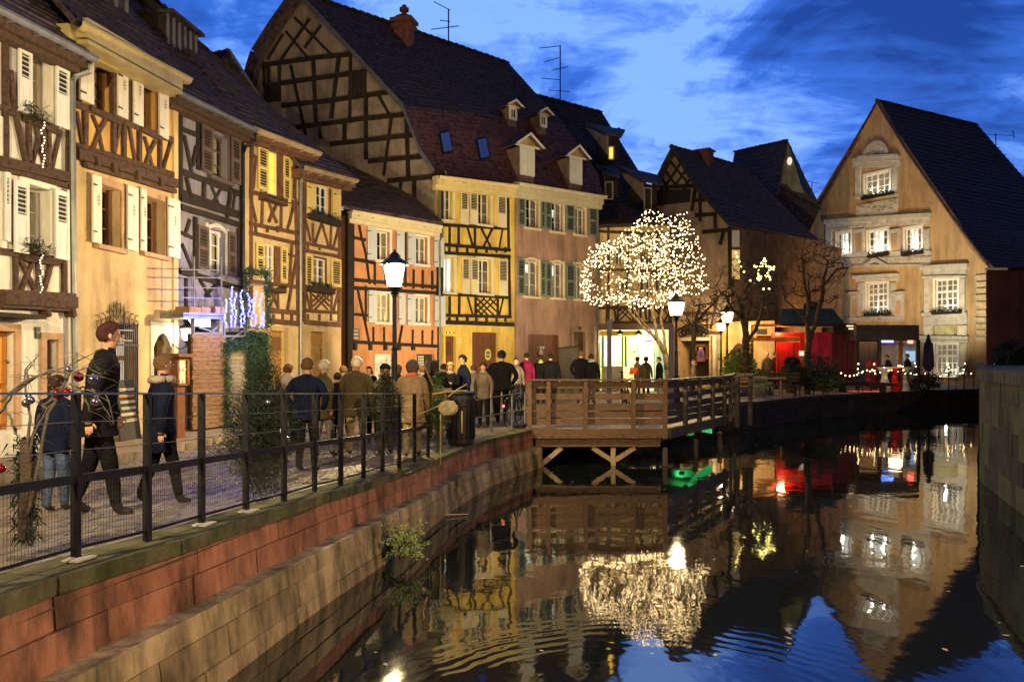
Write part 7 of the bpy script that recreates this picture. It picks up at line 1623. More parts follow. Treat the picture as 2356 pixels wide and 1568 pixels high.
# ------------------------------------------------------------------ red pavilion
def pavilion():
    h = House('red walled market pavilion with an orange frame, green canopy and dark awning', 1727, 36.2, 2118, 36.8, zb=.9, name='market_pavilion', cat='pavilion'); r = h.root
    OR = mat('frame_orange', (.70, .24, .03), .5, .1); RED = mat('wall_red', (.62, .018, .012), .5, .15, 2, .2, 20); RED2 = mat('wall_magenta', (.40, .02, .07), .5, .2, 2); DK_ = mat('wall_maroon', (.10, .01, .025), .6, .3, 3)
    def bx(x0, y0, x1, y1, rg, name, m, y=0, t=.12, par=None): rc = h.rect(x0, y0, x1, y1, rg, y); b = MB(); b.box(rc[0], rc[1], y, y+t, rc[2], rc[3]); return b.build(name, m, par or r)
    bx(133, 120, 165, 780, 'U', 'frame_post', OR, 0, .2); bx(166, 116, 545, 140, 'U', 'frame_beam', OR, 0, .2); bx(166, 256, 645, 290, 'U', 'frame_beam', OR, .002, .2)
    bx(195, 235, 350, 255, 'U', 'valance', RED, .05, .1)
    for i in range(7): bx(200+i*15, 165, 212+i*15, 222, 'U', 'hanging_cloth', CURT, .1, .05)
    for i, (x0, x1, m) in enumerate(((400, 438, RED), (440, 498, RED), (500, 566, RED), (568, 636, RED), (640, 690, RED), (700, 760, RED2), (762, 820, RED2), (822, 895, RED2), (897, 962, RED2))):
        bx(x0, 200 if i > 3 else 300, x1, 745, 'U', 'wall_panel', m, .45+.04*(i % 2), .06)
    for i in range(9): bx(966+i*27, 200, 966+i*27+24, 745, 'U', 'wall_panel', DK_, .5+.03*(i % 2), .06)
    bx(350, 205, 640, 250, 'U', 'upper_panel', RED, .46, .05); bx(632, 392, 680, 440, 'U', 'poster', emis('poster_lit', (.9, .75, .55), .7), .38, .02); bx(632, 446, 680, 495, 'U', 'poster', mat('poster_brown', (.35, .18, .12), .7), .38, .02)
    # canopy, roof of the stall
    a = [h.w2l(P(x, y, d)) for x, y, d in ((1788, 750, 36.6), (1944, 744, 37.0), (1944, 744, 41.0), (1788, 750, 41.0))]; t = [h.w2l(P(x, y, d)) for x, y, d in ((1800, 710, 38), (1915, 709, 38.2), (1915, 709, 40), (1800, 710, 40))]
    b = MB(); b.add(a+t, [(0, 1, 5, 4), (1, 2, 6, 5), (2, 3, 7, 6), (3, 0, 4, 7), (4, 5, 6, 7)]); b.build('canopy', mat('canopy_green', (.022, .032, .014), .8, .3, 4), r, recalc=False)
    c = h.w2l(P(1867, 709, 39)); b = MB(); b.lathe([(.42, -.1), (.40, .2), (.28, .3), (.1, .34)], c, 8); b.build('canopy_cap', mat('canopy_green', (.022, .032, .014)), r)
    bx(435, 575, 1020, 596, 'I', 'roof_edge', TIM_DARK, -.1, .2); bx(850, 575, 1030, 650, 'I', 'roof_edge', TIM_DARK, .2, .2)
    b = MB(); q0 = h.q(1030, 585, -.4, 'I'); q1 = h.q(1522, 705, -.4, 'I'); b.box(q0[0], q1[0], -.4, 3.0, q1[1], q0[1]); b.build('awning_box', mat('awning_dark', (.045, .035, .032), .8, .3), r)
    for x, m in ((1032, TIM_DARK), (1372, mat('post_rust', (.22, .07, .03), .7)), (1510, TIM_DARK), (1205, TIM_DARK)): bx(x, 705, x+22, 1095, 'I', 'awning_post', m, -.35, .12)
    bx(955, 590, 1020, 598, 'I', 'light_strip', emis('strip_warm', (1, .75, .4), 1.5), -.12, .02); bx(970, 612, 1010, 620, 'I', 'light_strip', emis('strip_warm', (1, .75, .4), 1.5), -.12, .02)
    bx(1230, 706, 1320, 722, 'I', 'blue_lamp', emis('strip_blue', (.15, .3, 1), 5), .4, .05); bx(1435, 708, 1475, 730, 'I', 'red_lamp', emis('strip_red', (1, .08, .05), 7), .4, .05)
    bx(1228, 730, 1500, 1090, 'I', 'back_partition', mat('partition_white', (.55, .55, .52), .8), 2.2, .05); bx(1420, 790, 1492, 870, 'I', 'display_screen', emis('screen_blue', (.35, .6, .8), .6), 2.0, .03)
    bx(1145, 870, 1195, 1090, 'I', 'counter', mat('counter_red', (.45, .03, .03), .6), .3, .5)
    # red strip on the floor in front, its light put in as glow
    b = MB(); q0 = h.q(1000, 1085, -.9, 'I'); q1 = h.q(1230, 1085, -.9, 'I'); b.box(q0[0], q1[0], -1.3, -.5, .0, .03); b.build('red_carpet', emis('carpet_red_glow', (.8, .03, .02), .5), r)
    lightp('stall_light', 'POINT', h.l2w(h.q(470, 400, 0, 'U')[0], .25, 2.75), 60, (1, .45, .2), .15); lightp('stall_light', 'POINT', h.l2w(h.q(1370, 800, 0, 'I')[0], 1.3, 2.75), 50, (1, .75, .65), .3); lightp('stall_light', 'POINT', h.l2w(h.q(1450, 720, 0, 'I')[0], .2, 2.6), 10, (1, .1, .06), .25)
    return h
PAV = pavilion()
# ------------------------------------------------------------------ people
SKIN = mat('skin', (.40, .22, .14), .6, .1, 8); SHOE = mat('shoe_dark', (.02, .017, .016), .5, .2)
def skin_mesh(verts, edges, radii, root=0, lv=1):
    me = bpy.data.meshes.new('t'); me.from_pydata(verts, edges, []); o = bpy.data.objects.new('t', me); col.objects.link(o)
    md = o.modifiers.new('s', 'SKIN'); md.use_smooth_shade = True; md.branch_smoothing = .4
    for i, r_ in enumerate(radii):
        sv = me.skin_vertices[0].data[i]; sv.radius = r_ if isinstance(r_, tuple) else (r_, r_); sv.use_root = (i == root)
    sb = o.modifiers.new('b', 'SUBSURF'); sb.levels = lv; sb.render_levels = lv
    dg = bpy.context.evaluated_depsgraph_get(); out = bpy.data.meshes.new_from_object(o.evaluated_get(dg)); bpy.data.objects.remove(o); bpy.data.meshes.remove(me); return out
def cmat(c, nm): return mat('cloth_%s' % nm, c, .95, .3, 7, .7, 45, spec=.08)
import mathutils.noise as mnoise
def person(label, px, pf, pt, yaw, coat, legs, hair, *, d=None, walk=.0, lean=0., hem=.46, hat=None, hood=None, scarf=None, arms='down', wide=1.0, bald=False, headturn=0, hairlen=0, skirt=False, shoe=None, seed=0, backpack=None, fur=None, name='person'):
    """pf / pt: pixel rows of feet and head top; yaw 0 looks away from the camera, 90 to the left, -90 to the right, 180 at the camera"""
    if d is None:
        d = 12.
        for _ in range(25): d = (CZ-gz(0, d)-(.0))*F/(pf-HY)
    H = (pf-pt)*d/F; x = (px-CX)/F*d; g = gz(x, d)
    root = empty(name, (x, d, g), rad(yaw), label, 'person'); r = random.Random(seed+int(px))
    S = H; w = wide; sw = walk*.62
    kn = .285; ank = .045
    V_ = [(0, 0, .53), (0, .01+lean*.3, .62), (0, .012+lean*.8, .73), (0, lean*1.0, .80), (0, .004+lean*1.15, .848), (0, .012+lean*1.3, .885), (0, .018+lean*1.4, .935), (0, .010+lean*1.45, .968)]
    Rr = [(.082*w, .062), (.080*w, .060), (.092*w, .064), (.080*w, .052), (.030, .031), (.039, .046), (.048, .056), (.030, .034)]
    E = [(0, 1), (1, 2), (2, 3), (3, 4), (4, 5), (5, 6), (6, 7)]
    for s in (-1, 1):
        ph = sw*s
        hip = (s*.052*w, 0, .49); knee = (s*.055, .5*ph*.17+.01, kn); an = (s*.055, ph*.17-(.05*abs(sw) if ph < 0 else 0), ank+(.05*sw if ph < 0 else 0)); toe = (s*.062, an[1]+.075, .022+(.02*sw if ph < 0 else 0))
        b = len(V_); V_ += [hip, knee, an, toe]; Rr += [(.060, .062), (.043, .044), (.029, .031), (.026, .020)]; E += [(0, b), (b, b+1), (b+1, b+2), (b+2, b+3)]
        sh = (s*.103*w, lean*1.0, .795); 
        if arms == 'front' or (arms == 'phone' and s > 0): el = (s*.125*w, .03+lean, .655); wr = (s*.055, .135+lean, .68); hd = (s*.03, .155+lean, .70)
        elif arms == 'pocket': el = (s*.165*w, -.02+lean, .655); wr = (s*.115*w, .045+lean, .56); hd = (s*.10*w, .06+lean, .545)
        else: el = (s*.135*w, -.015+lean*.7-ph*.05, .645); wr = (s*.138*w, .02-ph*.13, .515); hd = (s*.136*w, .028-ph*.14, .480)
        b = len(V_); V_ += [sh, el, wr, hd]; Rr += [(.046, .044), (.036, .036), (.027, .027), (.016, .020)]; E += [(3, b), (b, b+1), (b+1, b+2), (b+2, b+3)]
        if s == -1: handL = (V(wr), V(hd))
        else: handR = (V(wr), V(hd))
    vs = [(a*S, b*S, c*S) for a, b, c in V_]; rr = [(a*S, b*S) for a, b in Rr]
    me = skin_mesh(vs, E, rr)
    # fingers and face are joined into the one body mesh
    b = MB(); b.v = [tuple(v.co) for v in me.vertices]; b.f = [tuple(p.vertices) for p in me.polygons]; b.fm = []
    for p in me.polygons:
        c = p.center/S; 
        hand = any((V(c)-h[1]).length < .028 or ((V(c)-h[1]).length < (V(c)-h[0]).length*.8 and (V(c)-h[1]).length < .05) for h in (handL, handR))
        b.fm.append(3 if c.z < .055+.03*sw and abs(c.x) > .01 else 2 if (c.z < .50 and not hand and abs(c.x) < .11) else 0 if (c.z > .862 or hand) else 1)
    b.cm = 0
    for (wr, hd), s in ((handL, -1), (handR, 1)):
        dr = (hd-wr).normalized(); sd = dr.cross(V((0, 1, 0)) if abs(dr.y) < .8 else V((1, 0, 0))).normalized(); up = sd.cross(dr).normalized(); tip = hd+dr*.004
        for i, ln in enumerate((.036, .041, .038, .030)):
            q = tip+up*(i-1.5)*.0085; k = q+dr*ln*.55+sd*.004*s; e = q+dr*ln+sd*.012*s; b.tube([q*S, k*S, e*S], [.0052*S, .0046*S, .0036*S], 5)
        q = hd-dr*.008+up*.016; b.tube([q*S, (q+dr*.014+up*.012)*S, (q+dr*.028+up*.014)*S], [.0062*S, .0055*S, .004*S], 5)
    hc = V((0, .014+lean*1.4, .925)); fy = hc.y+.055
    b.tube([V((0, fy-.006, .938))*S, V((0, fy+.005, .922))*S, V((0, fy-.002, .915))*S], [.004*S, .006*S, .005*S], 6)
    for s in (-1, 1): b.ball(V((s*.052, hc.y-.002, .925))*S, .014*S, 6, 5, (.4, .8, 1.3))
    b.tube([V((-.016, fy-.003, .902))*S, V((0, fy+.002, .900))*S, V((.016, fy-.003, .902))*S], [.003*S, .005*S, .003*S], 5)
    b.cm = 4
    for s in (-1, 1): b.ball(V((s*.019, fy-.003, .938))*S, .006*S, 6, 4)
    EYE = mat('eye_dark', (.02, .015, .012), .3)
    body = b.build('body', [SKIN, coat, legs, shoe or SHOE, EYE], root, smooth=True, recalc=False)
    # coat shell over the trunk
    zt = .80; n = 28; cb = MB(); rings = [(zt+.020, .052*w, .040), (zt, .100*w, .062), (.76, .112*w, .074), (.70, .108*w, .078), (.62, .100*w, .076), (.54, .104*w, .082), (max(hem, .46), .108*w, .086)] + ([(hem, .120*w, .098)] if hem < .45 else [])
    vs = []; fs = []; rings = [tuple(a+(b_-a)*t/3 for a, b_ in zip(p, q)) for p, q in zip(rings, rings[1:]) for t in range(3)]+[rings[-1]]
    for ri, (z, rx, ry) in enumerate(rings):
        for k in range(n):
            a = 2*math.pi*k/n; wv = 1+(.035*math.sin(a*5+ri*.45+px)+.02*math.sin(a*9-ri*.8))*(1 if ri > 6 else .3)+.05*(mnoise.noise(V((a*1.2, z*22, px*.1))))
            ly = lean*max(0, (z-.5)/.3)
            vs.append((rx*math.cos(a)*wv*S, (ry*math.sin(a)*wv+ly)*S, z*S))
    for i in range(len(rings)-1):
        for k in range(n): fs.append((i*n+k, i*n+(k+1) % n, (i+1)*n+(k+1) % n, (i+1)*n+k))
    cb.add(vs, fs); cb.add([vs[k] for k in range(n)], [tuple(range(n))]); cb.build('coat', coat, root, smooth=True, recalc=True)
    cl = MB(); cl.lathe([(.036, 0), (.050, .006), (.047, .030), (.040, .036)], (0, 0, 0), 12, 1, 1); cl.v = [(x*S, (y+lean*1.05+.002)*S, (z+.818)*S) for x, y, z in cl.v]; cl.build('collar', scarf or coat, root, smooth=True)
    # hair / hat / hood
    def cap(rx, ry, rz, zc, front, nm, m, back=-.9, noise_=.03, fr=.35):
        q = MB(); nn, mm = 22, 12; vv = []; ff = []; noise_ *= 1.4
        for i in range(mm+1):
            for k in range(nn):
                a = 2*math.pi*k/nn; fb = math.sin(a)        # +1 in front
                lim = math.pi*(.5-(back if fb < 0 else back+(front-back)*fb**fr)*.5) if False else math.acos(max(-1, min(1, (front if fb > .45 else back if fb < -.1 else back+(front-back)*(fb+.1)/.55))))
                th = lim*i/mm; j = 1+r.uniform(-noise_, noise_)
                vv.append((math.sin(th)*math.cos(a)*rx*j*S, (math.sin(th)*math.sin(a)*ry*j+hc.y)*S, (math.cos(th)*rz*j+zc)*S))
        for i in range(mm):
            for k in range(nn): ff.append((i*nn+k, (i+1)*nn+k, (i+1)*nn+(k+1) % nn, i*nn+(k+1) % nn))
        q.add(vv, ff); return q.build(nm, m, root, smooth=True, recalc=False)
    if hood: cap(.068, .076, .078, .925, -.2, 'hood', hood, -.95, .02)
    else:
        if not bald: cap(.057, .067, .066, .934, .45, 'hair', hair, -.55-hairlen*.4, .035)
        else: cap(.055, .065, .050, .922, .9, 'hair', hair, -.6, .03)
        if hairlen: q = MB(); q.tube([V((0, hc.y-.03, .93))*S, V((0, hc.y-.05, .86))*S, V((0, hc.y-.06, .80))*S], [.05*S, .055*S, .03*S], 8); q.build('long_hair', hair, root, smooth=True)
    if hat: cap(.062, .071, .062, .945, .35, 'hat', hat, -.05, .01)
    if scarf: q = MB(); q.tube([(.045*S*math.cos(t*.7), (.05*math.sin(t*.7)+lean)*S, (.845+.004*math.sin(t))*S) for t in range(10)], .018*S, 6); q.build('scarf', scarf, root, smooth=True)
    if fur: q = MB(); q.tube([(.075*S*math.cos(t*.7), (.06*math.sin(t*.7)+lean)*S, (.825+.004*math.sin(t))*S) for t in range(10)], .028*S, 7); q.build('shoulder_wrap', fur, root, smooth=True)
    if skirt: q = MB(); q.lathe([(.085*S, .60*S), (.10*S, .5*S), (.115*S, .36*S), (.10*S, .36*S)], n=16, sy=.8); q.build('skirt', coat, root, smooth=True)
    return root
NAVY = cmat((.007, .010, .028), 'navy'); BLACK = cmat((.007, .007, .009), 'black'); OLIVE = cmat((.075, .06, .030), 'olive'); TAN = cmat((.30, .21, .12), 'tan'); GREYB = cmat((.10, .075, .06), 'grey_brown'); JEANS = cmat((.055, .075, .14), 'jeans'); KHAKI = cmat((.40, .29, .13), 'khaki'); RED_C = cmat((.16, .010, .045), 'wine_red'); ORG = cmat((.95, .18, .08), 'orange'); GRN = cmat((.35, .55, .06), 'lime'); FUR = cmat((.30, .25, .22), 'fur'); STN = cmat((.20, .17, .15), 'stone'); WHT = cmat((.55, .55, .52), 'white')
H_DK = cmat((.025, .016, .012), 'hair_dark'); H_GR = cmat((.42, .38, .32), 'hair_grey'); H_WH = cmat((.70, .60, .44), 'hair_white'); H_BR = cmat((.10, .055, .028), 'hair_brown'); H_BL = cmat((.45, .30, .12), 'hair_blond'); H_RD = cmat((.045, .016, .016), 'hair_reddish')
person('tall man in a dark coat walking right behind the railing at the left', 226, 1190, 738, -62, BLACK, BLACK, H_RD, walk=.8, hem=.42, lean=.03, wide=1.15)
person('short person in a dark jacket and pale blue jeans behind the railing', 128, 1180, 862, -20, NAVY, JEANS, H_DK, walk=.25, wide=1.15)
person('woman with a grey shoulder wrap and short navy skirt stepping away behind the railing', 372, 1165, 812, -50, NAVY, BLACK, H_BR, walk=.9, fur=FUR, skirt=True, wide=1.12)
person('balding man in a navy jacket seen from behind beside the evergreen bundle', 706, 1086, 822, -12, NAVY, BLACK, H_BR, walk=.3, wide=1.18, bald=False, arms='pocket')
person('grey haired person in a dark green coat walking right of the navy jacket', 744, 1052, 826, -35, OLIVE, STN, H_GR, walk=.6, hem=.40)
person('white haired man in an olive coat and khaki trousers', 820, 1047, 819, -8, OLIVE, KHAKI, H_WH, walk=.45, wide=1.2, hem=.40)
person('blond woman with a black beret left of the street lamp', 886, 1046, 836, 5, STN, GREYB, H_BL, walk=.3, hat=BLACK, hairlen=.6)
person('person in a hooded tan coat with a bright orange scarf right of the street lamp', 948, 1052, 826, -6, TAN, KHAKI, H_BR, hood=GREYB, scarf=ORG, walk=.3, hem=.36, wide=1.15)
person('dark haired woman in black with a slung tan bag', 1000, 1010, 828, 8, BLACK, BLACK, H_DK, walk=.2, hairlen=.5, wide=1.2)
person('light haired woman facing the camera in the crowd', 1037, 990, 832, 170, BLACK, BLACK, H_BL, arms='front', scarf=FUR)
person('man in a dark jacket facing left near the brown gate', 1066, 985, 815, 120, NAVY, BLACK, H_DK, wide=1.1)
person('woman in a grey coat standing left of the broad man in black', 1113, 985, 833, 160, GREYB, BLACK, H_DK, scarf=STN, hairlen=.3, walk=.2)
person('broad man in black standing with his back turned beside the deck', 1154, 975, 806, -10, BLACK, BLACK, H_DK, wide=1.3, hat=BLACK, arms='pocket')
person('walker in a wine red coat left of the deck', 1211, 931, 811, -12, RED_C, BLACK, H_DK, walk=.5, hem=.40, wide=1.1)
person('person with a lime green scarf walking beside the wine red coat', 1244, 930, 815, 0, BLACK, BLACK, H_DK, scarf=GRN, walk=.3, wide=1.15)
person('dark clad walker right of the lime green scarf', 1267, 932, 812, -5, BLACK, BLACK, H_DK, walk=.4, wide=1.25)
person('tall man in a black jacket in front of the arched oak door', 1337, 928, 806, 0, BLACK, GREYB, H_BR, wide=1.2, arms='pocket')
person('person with a pale collar right of the tall man in black', 1360, 929, 813, -15, BLACK, GREYB, H_DK, scarf=cmat((.25, .45, .45), 'pale_teal'), wide=1.15)
person('man in a flat cap holding a red and white bag at the shop door', 1466, 905, 814, -70, STN, JEANS, H_DK, hat=BLACK, arms='front', d=31.5, walk=.2)
person('person in a long dark coat and woollen hat at the shop', 1486, 910, 816, -30, OLIVE, BLACK, H_DK, hat=BLACK, hem=.26, d=30.5, wide=1.1)
person('shadowed person standing behind the leaning tree trunk', 1517, 915, 818, 100, BLACK, STN, H_DK, d=29.5, wide=1.1)
person('grey haired old man in a tan jacket right of the street lamp by the deck', 1595, 905, 818, -100, TAN, BLACK, H_GR, d=30.0, wide=1.15, arms='pocket')
person('person in black with a red lit face leaning at the white stall counter', 2048, 897, 813, 70, BLACK, BLACK, H_BR, d=36.4, lean=.05, wide=1.15, arms='front')
person('standing man in a dark coat under the red stall lamp', 2088, 893, 808, 85, BLACK, GREYB, H_BR, d=36.9, wide=1.05)
person('white haired visitor inside the red pavilion', 1765, 893, 806, 10, GREYB, BLACK, H_GR, d=38.0)
person('second visitor inside the red pavilion beside the red panels', 1783, 893, 807, -150, GREYB, BLACK, H_BR, d=38.4)
person('stooping woman with a tan hood pushing forward between the evergreens', 640, 1050, 843, -40, GREYB, BLACK, H_BL, lean=.07, arms='front', hood=FUR, d=11.8)
person('person in a pale blue jacket half hidden behind the evergreen bundle', 606, 1060, 855, -30, cmat((.30, .38, .42), 'pale_blue'), BLACK, H_DK, d=12.2)
person('dark figure between the white haired man and the beret', 858, 1000, 843, 0, BLACK, BLACK, H_DK, hat=BLACK, d=14.5)
for px_, pf_, pt_, ya, co, ha, lb in ((662, 1035, 836, -25, GREYB, H_BR, 'brown haired walker just left of the navy jacket'), (790, 1000, 840, 10, STN, H_BR, 'figure in a stone coloured coat between the grey haired and the white haired walkers'), (915, 1000, 838, -10, BLACK, H_DK, 'dark figure directly behind the street lamp pole'), (972, 985, 840, 15, GREYB, H_BR, 'brown haired figure between the orange scarf and the woman in black'),
        (1020, 965, 836, -20, BLACK, H_DK, 'dark figure behind the slung tan bag'), (1090, 965, 838, 20, STN, H_BR, 'figure in a stone coloured coat left of the grey coated woman'), (1132, 960, 840, 0, NAVY, H_DK, 'dark figure half hidden by the broad man in black'), (1187, 935, 822, -170, GREYB, H_BR, 'walker facing the camera between the broad man and the wine red coat'), (850, 960, 842, 160, TAN, H_DK, 'person in a tan coat facing the camera deep in the crowd')):
    person(lb, px_, pf_, pt_, ya, co, BLACK, ha, walk=.35, wide=RN.uniform(1.0, 1.2), arms=RN.choice(('down', 'pocket', 'down')), hairlen=RN.choice((0, 0, .5)))
person('figure under a black cap behind the grey haired walker', 776, 1005, 846, -20, BLACK, BLACK, H_DK, d=15.0, wide=1.2)
person('bystander at the arch behind the bright green shrub', 1683, 895, 824, 150, BLACK, BLACK, H_BR, d=38.0)
def held(name, label, cat, px, py, d, f, m):
    b = MB(); f(b); p = P(px, py, d); o = b.build(name, m); o.location = p; props(o, label, cat); return o
held('shopping_bag', 'red and white bag held by the man in the flat cap at the shop', 'bag', 1459, 852, 31.4, lambda b: (b.prism([(-.2, -.06, -.16), (.2, -.06, -.16), (.15, -.06, .12), (-.15, -.06, .12)], (0, .12, 0)), b.tube([(-.1, 0, .12), (0, 0, .26), (.1, 0, .12)], .012, 5)), ORG)
held('shoulder_bag', 'tan shoulder bag with a long strap on the dark haired woman', 'bag', 1018, 905, 14.7, lambda b: (b.prism([(-.2, -.06, -.12), (.2, -.06, -.12), (.17, -.06, .1), (-.17, -.06, .1)], (0, .12, 0)), b.tube([(-.15, -.03, .1), (-.32, -.12, .52), (-.30, -.02, .62)], .018, 5)), mat('leather_tan', (.26, .15, .07), .6, .2, 6))

# ------------------------------------------------------------------ street things in the crowd
def bundle(label, px, py, d, sx, sz, n, m, name='evergreen_bundle', cat='evergreen', ln=(.03, .085), baubles=(), seed=1, zbase=None, twig=0):
    c = P(px, py, d); o = empty(name, c, 0, label, cat); r = random.Random(seed); b = MB()
    for i in range(n):
        a = V((r.gauss(0, .5), r.gauss(0, .5), r.gauss(0, .5)))
        if a.length > 1: a = a.normalized()*r.uniform(.6, 1.12)
        a = V((a.x*sx*(.75+.25*math.cos(a.z*5)), a.y*min(sx, .5)*.9, a.z*sz)); dv = (a.normalized()*.6+V((r.uniform(-1, 1), r.uniform(-1, 1), r.uniform(-.8, .8)))).normalized()*r.uniform(*ln); s = dv.orthogonal().normalized()*ln[0]*.14
        b.add([a-s, a+s, a+dv*.7+s*.6, a+dv], [(0, 1, 2, 3)])
    b.build('needles', m, o, recalc=False)
    t = MB()
    for i in range(14+twig): 
        a = V((r.gauss(0, .25)*sx, r.gauss(0, .1), r.gauss(0, .3)*sz)); t.tube([V((0, 0, -sz*.4)), a*.5, a+V((r.uniform(-.2, .2), 0, r.uniform(.0, .3)))], [.014, .009, .004], 4)
    t.build('branches', BARK, o, recalc=False)
    for (bx, by, rr_, mm) in baubles: q = P(bx, by, d-.3)-c; s = MB(); s.ball((0, 0, 0), rr_, 12, 8); ob = s.build('bauble', mm, o, smooth=True); ob.location = q
    return o
B_SIL = mat('bauble_silver', (.32, .30, .34), .15, .05, metal=.95); B_RED = mat('bauble_red', (.22, .01, .02), .15, .05, metal=.7); B_W = mat('bauble_white', (.7, .7, .72), .3)
bundle('tall dark evergreen bundle tied to the railing posts between the woman and the navy jacket', 606, 985, 8.1, .42, .75, 9000, LEAF_DARK, baubles=((652, 990, .035, B_W), (617, 925, .03, B_SIL)), seed=2)
bundle('low fir branch bundle with pale blossoms hanging left of the evergreen bundle', 575, 1035, 8.3, .45, .28, 1600, LEAF_DARK, seed=3)
bundle('evergreen spray hung on the railing by the street lamp foot', 888, 935, 11.0, .26, .6, 4000, LEAF_DARK, seed=4)
bundle('mistletoe and fir posy on the last black railing post', 1008, 948, 12.6, .2, .7, 2600, LEAF_GREEN, seed=5)
def wicker():
    p = P(1031, 938, 12.4); o = empty('wicker_ball', p, 0, 'pale wicker ball with crossed sticks at the end of the black railing', 'decoration'); r = random.Random(6)
    for i in range(26):
        ax = V((r.gauss(0, 1), r.gauss(0, 1), r.gauss(0, 1))).normalized(); u = ax.orthogonal().normalized(); v = ax.cross(u); b = MB(); R_ = .115*r.uniform(.9, 1.05)
        b.tube([(u*math.cos(t*.52)+v*math.sin(t*.52))*R_*(1.25 if False else 1) for t in range(13)], .006, 4, cap=False); b.v = [(x*1.35, y, z) for x, y, z in b.v]; b.build('wicker_hoop', mat('wicker_pale', (.50, .42, .24), .8, .2), o, recalc=False)
    for a, c in (((-.25, 0, .22), (.3, 0, .28)), ((.0, 0, .18), (.3, 0, .38)), ((-.5, 0, -.12), (.05, 0, .1)), ((-.12, 0, -.1), (-.12, 0, -.9)), ((.22, 0, -.05), (.22, 0, -.4))):
        b = MB(); b.tube([a, ((a[0]+c[0])/2, 0, (a[2]+c[2])/2+.015), c], [.014, .012, .008], 5); b.build('stick', mat('stick_yellow', (.42, .33, .13), .8), o)
    s = MB(); s.ball((.26, -.05, .03), .03, 8, 6); s.build('berry', B_RED, o)
wicker()
def sprays():
    """pale bare twigs with baubles in front of the railing at the left edge"""
    o = empty('twig_arrangement', P(40, 1180, 5.6), 0, 'bare twig arrangement with red and silver baubles on the railing at the left edge', 'decoration'); c = o.location; r = random.Random(9)
    TW = mat('twig_pale', (.085, .07, .06), .7, .3, 9); b = MB(); d = 5.6
    arcs = [[(60, 1240), (58, 1120), (70, 1010), (100, 930), (190, 890), (245, 905), (262, 975)], [(60, 1100), (75, 1000), (110, 940), (160, 895), (215, 900), (255, 960)], [(0, 950), (30, 905), (90, 865), (160, 840), (235, 800)], [(0, 925), (50, 880), (120, 850), (180, 862), (240, 868)],
            [(60, 1060), (70, 960), (58, 900), (56, 850), (90, 815)], [(60, 1060), (90, 960), (130, 900), (150, 880), (150, 850)], [(40, 1000), (20, 950), (0, 940)], [(65, 1180), (110, 950), (160, 860), (200, 845), (235, 862)], [(160, 880), (190, 900), (205, 945)], [(30, 895), (62, 880), (64, 850), (80, 830)]]
    for a in arcs:
        dd = d+r.uniform(-.15, .2); pts = []
        for (x0, y0), (x1, y1) in zip(a, a[1:]):
            for s in range(4): t = s/4; pts.append(P(x0+(x1-x0)*t+r.gauss(0, 1.2), y0+(y1-y0)*t+r.gauss(0, 1.2), dd)-c)
        pts.append(P(*a[-1], dd)-c); n = len(pts); b.tube(pts, [.010*(1-i/n)+.0022 for i in range(n)], 5)
        for k in range(9):
            i = r.randrange(n//3, n); p = pts[i]; q = p+V((r.uniform(-.16, .2), r.uniform(-.1, .1), r.uniform(-.12, .12))); b.tube([p, (p+q)/2+V((0, 0, .02)), q], [.003, .0022, .0012], 3, cap=False)
    b.build('twigs', TW, o, recalc=False)
    st = MB(); st.tube([P(62, 1010, d)-c, P(68, 1120, d)-c, P(52, 1240, d)-c], [.045, .06, .03], 8); r2 = random.Random(2)
    st.build('stem_bundle', BARK, o, recalc=False)
    g = MB()
    for k in range(900):
        t = r.random(); p = P(60+r.gauss(0, 14), 1000+t*240, d)-c; q = V((r.uniform(-.07, .07), r.uniform(-.06, .06), r.uniform(-.10, .03))); s = q.orthogonal().normalized()*.006; g.add([p-s, p+s, p+q], [(0, 1, 2)])
    g.build('fir_needles', LEAF_DARK, o, recalc=False)
    for x, y, rr_, m in ((131, 905, .032, B_RED), (153, 903, .030, B_RED), (181, 912-45, .034, B_RED), (214, 874, .033, B_SIL), (219, 924, .030, B_SIL), (60, 927, .03, B_SIL), (158, 851, .022, B_SIL), (70, 920, .03, B_SIL), (3, 1078, .03, B_RED)):
        s = MB(); s.ball((0, 0, 0), rr_, 12, 8); s.lathe([(.008, rr_), (.008, rr_+.014)], n=6); ob = s.build('bauble', m, o, smooth=True); ob.location = P(x, y, d-.05)-c
sprays()
def bin_():
    p = P(1060, 905, 14.4); g = gz(0, 14.4); o = empty('litter_bin', (p.x, 14.4, g), 0, 'dark round litter bin behind the thin railing right of the wicker ball', 'litter bin'); h = p.z-g+.02
    b = MB(); b.lathe([(.20, 0), (.24, .05), (.26, h*.9), (.255, h*.95)], n=18); b.build('drum', mat('bin_dark', (.03, .028, .03), .5, .2), o, smooth=False); b = MB(); b.lathe([(.27, h*.95), (.28, h), (.24, h+.02), (.20, h-.04)], n=18); b.build('rim', METAL_D, o)
    for k in range(18): a = k*math.pi/9; place('slat', unit('box', METAL_D), o, (.262*math.cos(a), .262*math.sin(a), h*.5), (.012, .035, h*.75), (0, 0, a))
bin_()
